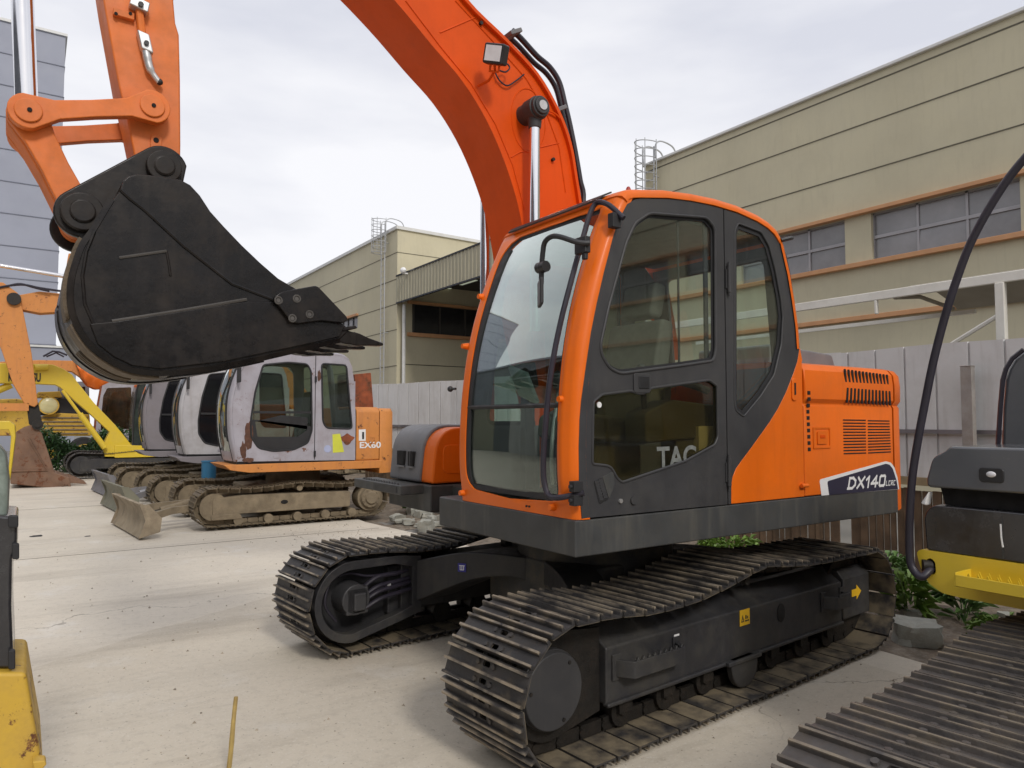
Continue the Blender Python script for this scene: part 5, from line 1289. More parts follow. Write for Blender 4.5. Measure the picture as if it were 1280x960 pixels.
# work lamp on the boom side
lc = U.Y(620, 68, YB-.20)
n_ = Vector((-.88, -.42, -.20)).normalized(); r_ = n_.cross(Vector((0, 0, 1))).normalized(); u_ = r_.cross(n_)
tilt = Matrix.Rotation(radians(-18), 3, n_); r_ = tilt @ r_; u_ = tilt @ u_
lmp = G(); lmp.obox(lc, r_*.080, n_*.040, u_*.066); lamp = spart(lmp, 'work_lamp', M['black'], boom, bevel=.012)
g = G(); g.obox(lc+n_*.041, r_*.062, n_*.002, u_*.050); g.obj('lamp_lens', M['lens'], boom, Mw=U.M)
g = G(); g.tube([lc-u_*.06, lc-u_*.10-n_*.02, Vector((lc.x+.02, YB-.08, lc.z-.13)), Vector((lc.x-.02, YB, lc.z-.15))], .010, 6); g.tube([lc+r_*.03-u_*.065, lc+r_*.03-u_*.11, lc-r_*.04-u_*.11, lc-r_*.04-u_*.065], .009, 6); spart(g, 'lamp_bracket', M['boom_orange'], boom)
cab_pts = [U.Y(*q, YB-.012) for q in ((618, 88), (624, 100), (634, 107), (645, 101), (655, 93))]
g = G(); g.tube(spline(cab_pts, 5), .006, 6); spart(g, 'lamp_cable', M['hose'], boom)
cab_pts = [U.Y(*q, YB-.03) for q in ((655, 93),)]
g = G(); P = [U.Y(*q, YB-.06) for q in ((624, 88), (632, 90), (637, 85), (634, 80), (628, 81))]; g.tube(spline(P, 5), .006, 6); spart(g, 'lamp_cable', M['hose'], boom)
# steel lines and hoses along the back of the boom
def up_off(i, k, y):
    P = spline([Vector((p[0], p[1], 0)) for p in up], 4); a, b = P[max(0, i-1)], P[min(len(P)-1, i+1)]; d = (b-a).normalized(); n_ = Vector((d.y, -d.x, 0)); q = P[i]+n_*k; return (q.x, y, q.y)
nP = len(spline([Vector((p[0], p[1], 0)) for p in up], 4))
for y in (YB+.07, YB+.16, YB+.26, YB+.36):
    g = G(); g.tube([up_off(i, .032, y) for i in range(24, nP)], .016, 6); spart(g, 'steel_line', M['boom_orange'], boom)
for px, py in ((644, 42), (700, 137)):
    c = U.Y(px, py, YB+.2); g = G(); c = U.Y(px, py, YB+.10); g.obox(c+Vector((-.035, 0, -.02)), (.05, 0, .028), (0, .07, 0), (-.008, 0, .014)); spart(g, 'pipe_clamp', M['hoodgrey'], boom, bevel=.006)
hp = [U.Y(*q, YB+.10) for q in ((640, 38), (651, 48), (671, 70), (687, 84), (699, 103), (706, 130), (712, 155), (719, 190), (725, 225), (729, 252))]+[Vector((-.20, YB+.10, 3.0)), Vector((-.12, YB+.10, 2.3))]
g = G(); g.tube(spline(hp, 5), .022, 8); spart(g, 'hydraulic_hose', M['hose'], boom)
hp = [p+Vector((.03, .08, -.01)) for p in hp[:-2]]+[Vector((-.15, YB+.2, 3.0)), Vector((-.08, YB+.2, 2.3))]
g = G(); g.tube(spline(hp, 5), .020, 8); spart(g, 'hydraulic_hose', M['hose'], boom)
a, b = U.Y(672, 97, YB-.0), U.Y(702, 146, YB)
g = G(); g.tube(spline([U.Y(*q, YB-.01) for q in ((676, 137), (690, 140), (700, 148), (706, 160))], 4), .008, 6); spart(g, 'grease_line', M['boom_orange'], boom)

# ---------------------------------------------------------------- arm, cylinder, link
YA, YA2 = YB+.09, YB2-.09                       # arm webs
af = uy([(129,0),(148,105),(159,150),(170,204)], YA); ab_ = uy([(217,0),(219.5,28),(224,43),(225.5,100),(226,180)], YA)
arm_poly = [(-3.60, 5.02), (-3.56, 4.55)]+af+[(-3.27, 3.03), (-3.16, 2.97), (-3.07, 3.02)]+ab_[::-1]+[(-3.06, 4.55), (-2.85, 5.0), (-2.82, 5.35), (-3.05, 5.55), (-3.30, 5.50)]
g = G(); g.prism(arm_poly, YA, YA2); arm = part(g, 'arm', M['arm_orange'], bevel=.012)
c = U.Y(150, 10, YA-.01); a_ = U.Y(163, 27, YA-.01)
g = G(); p1, p2_ = U.Y(141, 12, YA), U.Y(167, 28, YA); g.box(p1.x, p2_.x, YA-.03, YA+.0, p2_.z-.0, p1.z+.0); spart(g, 'bracket_plate', M['arm_orange'], arm, bevel=.004)
for px in (145, 163):
    p = U.Y(px, 17, YA-.031); g = G(); g.cyl((p.x, YA-.034, p.z), (p.x, YA-.028, p.z), .009, n=8); spart(g, 'bolt_hole', M['void'], arm)
pl = [U.Y(*q, YA-.03) for q in ((174, 10), (176, 28), (178, 45))]
g = G(); g.tube(pl, .020, 8); ln = spart(g, 'steel_line', M['arm_orange'], arm)
g = G(); p = U.Y(174, 7, YA-.035); g.obox(p, (.045, 0, -.01), (0, .03, 0), (.005, 0, .028)); spart(g, 'pipe_clamp', M['alu'], arm, bevel=.006)
g = G(); p = U.Y(176, 6, YA-.068); g.cyl(p, p+Vector((0, -.012, 0)), .014, n=8); spart(g, 'clamp_bolt', M['grey'], arm)
g = G(); p = U.Y(181, 54, YA-.035); g.obox(p, (.030, 0, -.006), (0, .028, 0), (-.012, 0, .050)); spart(g, 'pipe_clamp', M['alu'], arm, bevel=.008)
g = G(); p = U.Y(183, 54, YA-.066); g.cyl(p, p+Vector((0, -.010, 0)), .013, n=8); spart(g, 'clamp_bolt', M['grey'], arm)
g = G(); g.tube(spline([U.Y(*q, YA-.035) for q in ((182.5, 62), (184.5, 74), (188.5, 88), (199, 103))], 5), [.024]*6+[.022]*5+[.016]*5, 10); spart(g, 'line_end', M['alu'], arm, smooth=60)
p = U.Y(199.5, 102.5, YA-.035); g = G(); g.ball(p, .018, 6); spart(g, 'line_cap', M['black'], arm)
# link pins
A = U.Y(35.5, 138, YA-.10); Bp = U.Y(190.5, 132.5, YA-.10); Cc = U.Y(102, 268, YA-.06); PB = U.Y(203, 212, YA-.06)
def slab(g, p, q, r1, r2, mid, y0_, y1_):
    """link bar: round eyes at p and q with a waisted bar between"""
    P, Q = Vector((p.x, p.z)), Vector((q.x, q.z)); d = (Q-P).normalized(); n_ = Vector((-d.y, d.x)); o = []
    for k in range(13): a = pi/2+pi*k/12; o.append(P+d*(r1*cos(a))+n_*(r1*sin(a)))
    L_ = (Q-P).length; o += [P+d*(L_*.22)-n_*mid, P+d*(L_*.5)-n_*mid*.92, P+d*(L_*.80)-n_*mid]
    for k in range(13): a = -pi/2+pi*k/12; o.append(Q+d*(r2*cos(a))+n_*(r2*sin(a)))
    o += [P+d*(L_*.80)+n_*mid, P+d*(L_*.5)+n_*mid*.92, P+d*(L_*.22)+n_*mid]
    g.prism([tuple(v) for v in o], y0_, y1_)
for (y0_, y1_) in ((YA-.10, YA-.045), (YA2+.045, YA2+.10)):
    g = G(); slab(g, A, Bp, .088, .090, .048, y0_, y1_)
    for p, r in ((A, .060), (Bp, .062)): g.cyl((p.x, y0_-.012, p.z), (p.x, y0_+.0, p.z), r, n=28)
    lk = part(g, 'guide_link', M['arm_orange'], bevel=.008, smooth=30)
    for p in (A, Bp): g = G(); g.cyl((p.x+.005, y0_-.018, p.z), (p.x+.005, y0_-.010, p.z), .011, n=10); spart(g, 'pin_hole', M['void'], lk)
g = G()
for p, r in ((A, .05), (Bp, .055)): g.cyl((p.x, YA-.09, p.z), (p.x, YA2+.09, p.z), r, n=20)
spart(g, 'link_pin', M['chain'], arm, smooth=40)
g = G(); slab(g, A, Cc, .092, .080, .075, YA+.03, YA2-.03); bl = part(g, 'bucket_link', M['arm_orange'], bevel=.012, smooth=30)
g = G(); slab(g, A, Cc, .092, .080, .070, YA-.038, YA+.01); slab(g, A, Cc, .092, .080, .070, YA2-.01, YA2+.038); spart(g, 'link_cheek', M['arm_orange'], bl, bevel=.008, smooth=30)
# bucket cylinder rod going up to the barrel
g = G(); t_ = U.Y(28, 0, YA+.12); d = (t_-Vector((A.x, YA+.12, A.z))); d.y = 0; d.normalize(); base = Vector((A.x, (YA+YA2)/2, A.z))
g.cyl(base+d*1.05, base+d*1.9, .072, n=24); bc = part(g, 'bucket_cylinder', M['arm_orange'], smooth=40)
g = G(); g.cyl(base+d*.04, base+d*1.08, .052, n=32); spart(g, 'cylinder_rod', M['chrome'], bc, smooth=40)
g = G(); g.cyl(base+Vector((0, -.06, 0)), base+Vector((0, .06, 0)), .078, n=24); spart(g, 'rod_eye', M['chain'], bc, smooth=40)
p = U.Y(195, 181, YA-.01); g = G(); g.prism(rounded([(p.x-.030, p.z-.060), (p.x+.026, p.z-.055), (p.x+.030, p.z+.050), (p.x-.024, p.z+.060)], .02), YA-.012, YA+.001); bp_ = spart(g, 'stop_boss', M['arm_orange'], arm, bevel=.004)
for dz in (-.025, .025): g = G(); g.cyl((p.x, YA-.016, p.z+dz), (p.x, YA-.01, p.z+dz), .014, n=10); spart(g, 'bolt_hole', M['void'], arm)

# ---------------------------------------------------------------- bucket
BY0, BY1 = YB-.29, YB2+.20                      # bucket sides
sp = uy([(150,238),(154,226),(160,220.5),(170,217.5),(186,218.5),(226,224.5),(238,231),(250,244),(263,264),(280,283),(302,306),(325,328),(348,348),(372,362),(398,374),(428,404),(437,412),(425,424),(390,432),(330,446),(280,456),(240,462),(200,465),(165,461),(140,450),(118,434),(103,415),(94,396),(90,375),(91,350),(97,327),(105,306),(118,288),(130,268),(141,250)], BY0)
# wrapper plate following the back and floor
ia = [i for i, p in enumerate(sp)][17:]+[0]
wr = [sp[i] for i in ia]
wr = wr[:-1]
ws = spline([Vector((p[0], p[1], 0)) for p in wr], 3)
cb = Vector((sum(p[0] for p in sp)/len(sp), sum(p[1] for p in sp)/len(sp), 0))
g = G(); rows = []
for i, p in enumerate(ws):
    a, b = ws[max(0, i-1)], ws[min(len(ws)-1, i+1)]; d = (b-a).normalized(); n2 = Vector((-d.y, d.x, 0))
    if n2.dot(cb-p) > 0: n2 = -n2
    rows.append([(p.x+n2.x*k, y, p.y+n2.y*k) for y, k in ((BY0+.004, -.01), (BY0+.012, .012), (BY1-.012, .012), (BY1-.004, -.01))])
g.grid(rows); bucket = part(g, 'bucket', M['bucket'], solid=.02, smooth=40)
for q0 in (BY0, BY1-.03): g = G(); g.prism(sp, q0, q0+.03); spart(g, 'side_plate', M['bucket'], bucket, bevel=.006)
# wear strips on the outside of the shell
def outer_strip(i0, i1, y0_, y1_, k, m, name, th=.02):
    g = G(); rows = []
    for i in range(i0, i1):
        p = ws[i]; a, b = ws[max(0, i-1)], ws[min(len(ws)-1, i+1)]; d = (b-a).normalized(); n2 = Vector((-d.y, d.x, 0))
        if n2.dot(cb-p) > 0: n2 = -n2
        rows.append([(p.x+n2.x*k, y, p.y+n2.y*k) for y in (y0_, y1_)])
    g.grid(rows); spart(g, name, M[m], bucket, solid=th, smooth=40)
nW = len(ws)
wS = BY1-BY0
outer_strip(int(nW*.30), int(nW*.58), BY0+.02, BY0+.24, .020, 'wear', 'wear_strip')
outer_strip(int(nW*.12), int(nW*.30), BY0+.02, BY0+.24, .018, 'bucket', 'wear_strip')
for k in range(3): outer_strip(int(nW*.34), int(nW*.50), BY0+.30+k*.075, BY0+.335+k*.075, .024, 'wear', 'wear_bar', .022)
outer_strip(int(nW*.58), int(nW*.86), BY0+.03, BY0+.20, .026, 'wear', 'wear_strip')
outer_strip(int(nW*.20), int(nW*.70), BY1-.22, BY1-.02, .018, 'bucket', 'wear_strip')
# weld ridges on the side plate
def ridge(pts, r, name='weld_ridge', m='bucket'):
    g = G(); g.tube([Vector((p[0], BY0-.002, p[1])) for p in uy(pts, BY0)], r, 6); spart(g, name, M[m], bucket)
ridge([(150, 237), (163, 249), (180, 262), (230, 308), (290, 355), (345, 376)], .009)
M['ridge'] = mat('polished_ridge', (.10, .092, .085), .4, metal=.4, var=.2)
ridge([(149, 322.5), (208, 314)], .008, m='ridge'); ridge([(140, 402), (160, 399), (230, 388), (308, 374.5)], .010, m='ridge'); ridge([(208, 314), (211, 330), (213, 345)], .006)
ridge([(118, 290), (108, 315), (103, 345), (106, 380), (120, 412), (150, 436), (200, 448), (280, 443), (400, 420)], .008)
# lower side reinforcement plate
rp = uy([(112, 405), (145, 402), (308, 377), (345, 378), (430, 408), (424, 421), (390, 429), (280, 452), (200, 461), (165, 457), (142, 446), (122, 430)], BY0)
for q0, q1 in ((BY0-.014, BY0+.001), (BY1-.001, BY1+.014)): g = G(); g.prism(rp, q0, q1); spart(g, 'side_wear_plate', M['bucket'], bucket, bevel=.005)
# hanger ears
for y0_ in (YA-.085, YA2+.045):
    g = G(); P = Vector((PB.x, PB.z)); Q = Vector((Cc.x, Cc.z)); d = (Q-P).normalized(); n2 = Vector((-d.y, d.x))
    if n2.y > 0: n2 = -n2
    r1, r2 = .125, .125
    up2 = -n2
    arcP = [P+up2*(r1*cos(a))-d*(r1*sin(a)) for a in [pi*.62*k/10 for k in range(10, -1, -1)]]
    arcQ = [Q+up2*(r2*cos(a))+d*(r2*sin(a)) for a in [pi*.75*k/12 for k in range(13)]]
    low_ = [Vector(uy([(118, 315)], BY0)[0])+Vector((0, 0)), Vector(uy([(175, 300)], BY0)[0]), Vector(uy([(235, 250)], BY0)[0])]
    g.prism([tuple(v) for v in arcP+arcQ+low_], y0_, y0_+.04)
    spart(g, 'hanger_ear', M['bucket'], bucket, bevel=.01)
    for c_, r in ((P, .088), (Q, .098)):
        s = -1 if y0_ < YA else 1; yb0 = y0_ if s < 0 else y0_+.04
        g = G(); g.cyl((c_.x, yb0, c_.y), (c_.x, yb0+s*.045, c_.y), r, n=32); g.cyl((c_.x, yb0+s*.045, c_.y), (c_.x, yb0+s*.06, c_.y), r*.62, r*.58, n=28); spart(g, 'pin_boss', M['bucket'], bucket, bevel=.008, smooth=35)
g = G()
for c_ in (PB, Cc): g.cyl((c_.x, YA-.08, c_.z), (c_.x, YA2+.08, c_.z), .055, n=20)
spart(g, 'bucket_pin', M['chain'], bucket, smooth=40)
# torque tube / top plate between the sides
tp = uy([(150, 240), (156, 226), (172, 219), (226, 226), (248, 244)], BY0)
g = G(); g.grid([[(x, BY0+.02, z-.012), (x, BY1-.02, z-.012)] for x, z in tp]); spart(g, 'top_plate', M['bucket'], bucket, solid=.025, smooth=40)
tp = uy([(150, 240), (141, 251), (130, 269), (118, 289)], BY0)
g = G(); g.grid([[(x+.012, BY0+.02, z-.004), (x+.012, BY1-.02, z-.004)] for x, z in tp]); spart(g, 'back_plate', M['bucket'], bucket, solid=.025, smooth=40)
# cutting lip, adaptors, teeth
lipA = Vector(uy([(400, 422)], BY0)[0]); lipB = Vector(uy([(440, 408)], BY0)[0])
g = G(); g.prism([tuple(lipA+Vector((-.16, .012))), tuple(lipA+Vector((-.16, -.022))), tuple(lipB+Vector((.03, -.010))), tuple(lipB+Vector((.02, .006)))], BY0-.01, BY1+.01); spart(g, 'cutting_lip', M['bucket'], bucket, bevel=.004)
td = (Vector(uy([(482, 430)], BY0)[0])-Vector(uy([(385, 412)], BY0)[0])).normalized(); tn = Vector((-td.y, td.x))
tip0 = Vector(uy([(482, 430)], BY0)[0])
for k in range(4):
    y = BY0+.06+k*(wS-.12)/3
    def P3(s, n__, yy): q = tip0-td*s+tn*n__; return (q.x, yy, q.y)
    g = G()
    for (s0, h0, w0), (s1, h1, w1) in zip([(.175, .034, .045), (.24, .040, .050), (.33, .034, .052), (.42, .016, .045)], [(.24, .040, .050), (.33, .034, .052), (.42, .016, .045), (.47, .006, .04)]):
        vs = [P3(s0, -h0, y-w0), P3(s0, -h0, y+w0), P3(s0, h0, y+w0), P3(s0, h0, y-w0), P3(s1, -h1, y-w1), P3(s1, -h1, y+w1), P3(s1, h1, y+w1), P3(s1, h1, y-w1)]
        g.add(vs, [(0,1,2,3),(7,6,5,4),(0,4,5,1),(1,5,6,2),(2,6,7,3),(3,7,4,0)])
    ad = spart(g, 'tooth_adaptor', M['bucket'], bucket, bevel=.006)
    g = G()
    for (s0, h0, w0), (s1, h1, w1) in zip([(.0, .008, .030), (.10, .022, .036), (.16, .036, .042)], [(.10, .022, .036), (.16, .036, .042), (.20, .040, .046)]):
        vs = [P3(s0, -h0, y-w0), P3(s0, -h0, y+w0), P3(s0, h0, y+w0), P3(s0, h0, y-w0), P3(s1, -h1, y-w1), P3(s1, -h1, y+w1), P3(s1, h1, y+w1), P3(s1, h1, y-w1)]
        g.add(vs, [(0,1,2,3),(7,6,5,4),(0,4,5,1),(1,5,6,2),(2,6,7,3),(3,7,4,0)])
    spart(g, 'tooth', M['bucket'], bucket, bevel=.005)
# side cutter
sc_ = rounded(uy([(338, 374), (348, 366), (393, 358), (432, 399), (427, 405), (398, 402), (368, 406), (358, 400)], BY0), .02, 3)
for y0_, y1_ in ((BY0-.045, BY0-.015), (BY1+.015, BY1+.045)):
    g = G(); g.prism(sc_, y0_, y1_); s_ = spart(g, 'side_cutter', M['bucket'], bucket, bevel=.006)
for px, py in ((348, 375.5), (371, 373.5), (365.5, 398), (387, 393)):
    c = uy([(px, py)], BY0-.045)[0]; g = G(); g.tube([(c[0]+.019*cos(a), BY0-.046, c[1]+.019*sin(a)) for a in [2*pi*k/16 for k in range(16)]], .005, 6, closed=True); g.cyl((c[0], BY0-.046, c[1]), (c[0], BY0-.044, c[1]), .012, n=12); spart(g, 'cutter_bolt', M['ridge'], bucket, smooth=50)

# ================================================================== THE ROW OF OLDER MACHINES
M['oldgrey'] = mat('faded_lilac_grey_paint', (.37, .355, .40), .5, var=.10, vscale=2, dirt=.55, dirtcol=(.24, .20, .20), dscale=2.2, rust=.05, streak=.3, streakcol=(.25, .21, .21))
M['oldgrey2'] = mat('dull_grey_paint', (.22, .20, .215), .5, var=.1, vscale=2, dirt=.5, dirtcol=(.15, .13, .13), dscale=2)
M['oldorange'] = mat('faded_orange_paint', (.62, .24, .055), .55, var=.12, vscale=3, dirt=.6, dirtcol=(.42, .17, .06), dscale=3, rust=.10, streak=.5, streakcol=(.40, .15, .06))
M['rustred'] = mat('rusty_red_sheet', (.24, .065, .025), .8, var=.4, vscale=7, rust=.5, streak=.6, streakcol=(.07, .03, .02), bump=.4)
M['rustred2'] = mat('brown_rust', (.10, .045, .028), .85, var=.4, vscale=14, bump=.4)
M['mud'] = mat('dried_mud_frame', (.22, .175, .115), .9, var=.25, vscale=5, dirt=.7, dirtcol=(.11, .085, .055), dscale=4, bump=.6)
M['blade'] = mat('muddy_blade_steel', (.30, .245, .17), .7, var=.2, vscale=4, dirt=.8, dirtcol=(.16, .12, .08), dscale=3, bump=.3)
M['blade2'] = mat('grey_blade_paint', (.17, .17, .19), .6, var=.2, vscale=4, dirt=.5, dirtcol=(.22, .19, .15), dscale=3)
M['blade3'] = mat('green_grey_blade_paint', (.16, .16, .12), .6, var=.2, vscale=4, dirt=.5, dirtcol=(.22, .19, .13), dscale=3)
M['yellow'] = mat('machine_yellow_paint', (.72, .52, .035), .42, var=.06, vscale=1.5, dirt=.3, dirtcol=(.45, .33, .08), dscale=3, coat=.2)
M['yellow2'] = mat('worn_yellow_paint', (.60, .38, .045), .5, var=.12, vscale=3, dirt=.6, dirtcol=(.32, .20, .06), dscale=3, rust=.25)
M['oldbucket'] = mat('rusty_bucket_steel', (.17, .095, .060), .75, var=.3, vscale=3, rust=.45, dirt=.5, dirtcol=(.24, .15, .10), dscale=2, bump=.4)
M['tarp'] = mat('orange_tarpaulin', (.80, .17, .02), .5, var=.12, vscale=2, bump=.8, bscale=4)
M['oldglass'] = glass('dusty_cab_glass', (.50, .58, .52))
M['blackglass'] = mat('black_cab_glass', (.010, .010, .012), .08, var=.2, spec=.8)
M['smoke'] = mat('smoked_windscreen', (.035, .045, .040), .10, var=.4, vscale=3, spec=.9)
NSO = 40
def rel(t, pts, Y, F=W): return [(v.x, v.z) for v in [F.Y(px, py, Y) for px, py in pts]]
def Tm(dx, dy): return Matrix.Translation((dx, dy, 0))
def old_track(parent, F4, xi, xr, y0_, y1_, zc=.37, rm=.30, ms='shoe_old', lod=1, mesh={}):
    """a worn crawler track with its own shoes, beam, wheels; placed with matrix F4"""
    global XC
    yc = (y0_+y1_)/2; wd_ = abs(y1_-y0_)
    top = top_run(xi, xr, zc+rm, [(xi+(xr-xi)*.25, zc+rm-.025), (xi+(xr-xi)*.52, zc+rm+.03), (xi+(xr-xi)*.78, zc+rm-.015)])
    path = track_path(xi, xr, zc, rm, top); key = (ms, round(wd_, 2))
    n = int(path[0]/.172)
    if key not in mesh: mesh[key] = shoe_mesh('track_shoe', M[ms], .172, wd_, gh=.024, bolts=(lod == 0), slot=(lod == 0))
    g = G(); oldxc = XC; XC = (xi+xr)/2
    chain(g, path, n, yc)
    tr = g.obj('track', M['chain'] if ms == 'shoe' else M['mud'], parent, Mw=F4)
    Lt, at = path; rnd = random.Random(int(yc*77+xi*13))
    for k in range(n):
        s = (k+.3)*Lt/n; x, z = at(s); x2, z2 = at(s+.02); x0_, z0_ = at(s-.02); tx, tz = x2-x0_, z2-z0_; l = hypot(tx, tz); tx /= l; tz /= l
        X = Vector((tx, 0, tz)); Z = Vector((-tz, 0, tx))
        if Z.dot(Vector((x-XC, 0, z-zc))) < 0: Z = -Z
        Y_ = Z.cross(X); m4 = Matrix((X, Y_, Z)).transposed().to_4x4(); m4.translation = Vector((x, yc, z)); m4 = m4 @ Matrix.Rotation(rnd.uniform(-.03, .03), 4, 'Y')
        o = bpy.data.objects.new('track_shoe', mesh[key]); link(o, tr, F4 @ m4)
    XC = oldxc
    fm = M['mud'] if ms != 'shoe' else M['frame']
    g = G(); g.prism(rounded([(xi-.02, zc-.13), (xr-.38, zc-.13), (xr-.38, zc+.14), (xi+.45, zc+.17), (xi-.02, zc+.13)], .04), y0_+.06, y1_-.06)
    g.prism(rounded([(xi-.04, zc-.21), (xi+.45, zc-.21), (xi+.40, zc-.12), (xi-.04, zc-.12)], .03), y0_+.05, y1_-.05)
    fr = g.obj('track_frame', fm, parent, Mw=F4, bevel=.012)
    g = G(); g.prism([(xi+(xr-xi)*.42+.06*cos(a), zc+.035*sin(a)+.02) for a in [2*pi*k/16 for k in range(16)]], y0_+.052, y0_+.058); g.obj('service_hole', M['void'], fr, Mw=F4)
    g = G(); g.cyl((xi, y0_+.07, zc), (xi, y1_-.07, zc), rm-.085, n=28); g.obj('idler', fm, fr, Mw=F4, smooth=40)
    g = G(); g.cyl((xr, y0_+.10, zc), (xr, y1_-.1, zc), rm-.07, n=28); g.cyl((xr, y0_+.03, zc), (xr, y0_+.1, zc), .17, .19, 24); g.cyl((xr, y0_-.01, zc), (xr, y0_+.03, zc), .10, .12, 20)
    for k in range(9): a = 2*pi*k/9; g.cyl((xr+.145*cos(a), y0_+.015, zc+.145*sin(a)), (xr+.145*cos(a), y0_+.04, zc+.145*sin(a)), .016, n=6)
    g.obj('drive_sprocket', fm, fr, Mw=F4, smooth=40)
    for k in range(5):
        x = xi+.38+k*(xr-xi-.72)/4; g = G(); g.cyl((x, y0_+.06, .135), (x, y1_-.06, .135), .075, n=16); g.obj('track_roller', fm, fr, Mw=F4, smooth=40)
    g = G(); g.cyl((xi+(xr-xi)*.52, y0_+.08, zc+rm-.06), (xi+(xr-xi)*.52, y1_-.1, zc+rm-.06), .05, n=14); g.obj('carrier_roller', fm, fr, Mw=F4, smooth=40)
def dozer_blade(parent, F4, x, y0_, y1_, xarm, m, h=.50, arm='mud'):
    g = G(); c = [(x+.10, .06), (x-.02, .03), (x+.055, .14), (x+.085, .28), (x+.06, .40), (x-.02, h+.02), (x+.02, h+.03), (x+.13, .40), (x+.15, .28), (x+.13, .15)]
    g.prism(c, y0_, y1_); b = g.obj('dozer_blade', M[m], parent, Mw=F4, smooth=40)
    for yy in (y0_, y1_):
        s = -1 if yy == y0_ else 1; g = G(); g.prism([(x-.03, .03), (x+.26, .10), (x+.28, .30), (x+.10, h+.01), (x-.03, h+.03), (x+.06, .28)], min(yy, yy+s*.03), max(yy, yy+s*.03)); g.obj('blade_cheek', M[m], b, Mw=F4)
    ym_ = (y0_+y1_)/2
    for s in (-1, 1):
        g = G(); g.tube([(x+.16, ym_+s*.62, .26), (x+.55, ym_+s*.42, .33), (xarm, ym_+s*.30, .40)], .075, 4); g.obj('blade_arm', M[arm], b, Mw=F4)
    g = G(); g.cyl((x+.5, ym_, .30), (xarm+.2, ym_, .62), .055, n=12); g.obj('blade_cylinder', M['steel' if arm != 'mud' else 'mud'], b, Mw=F4)
    return b

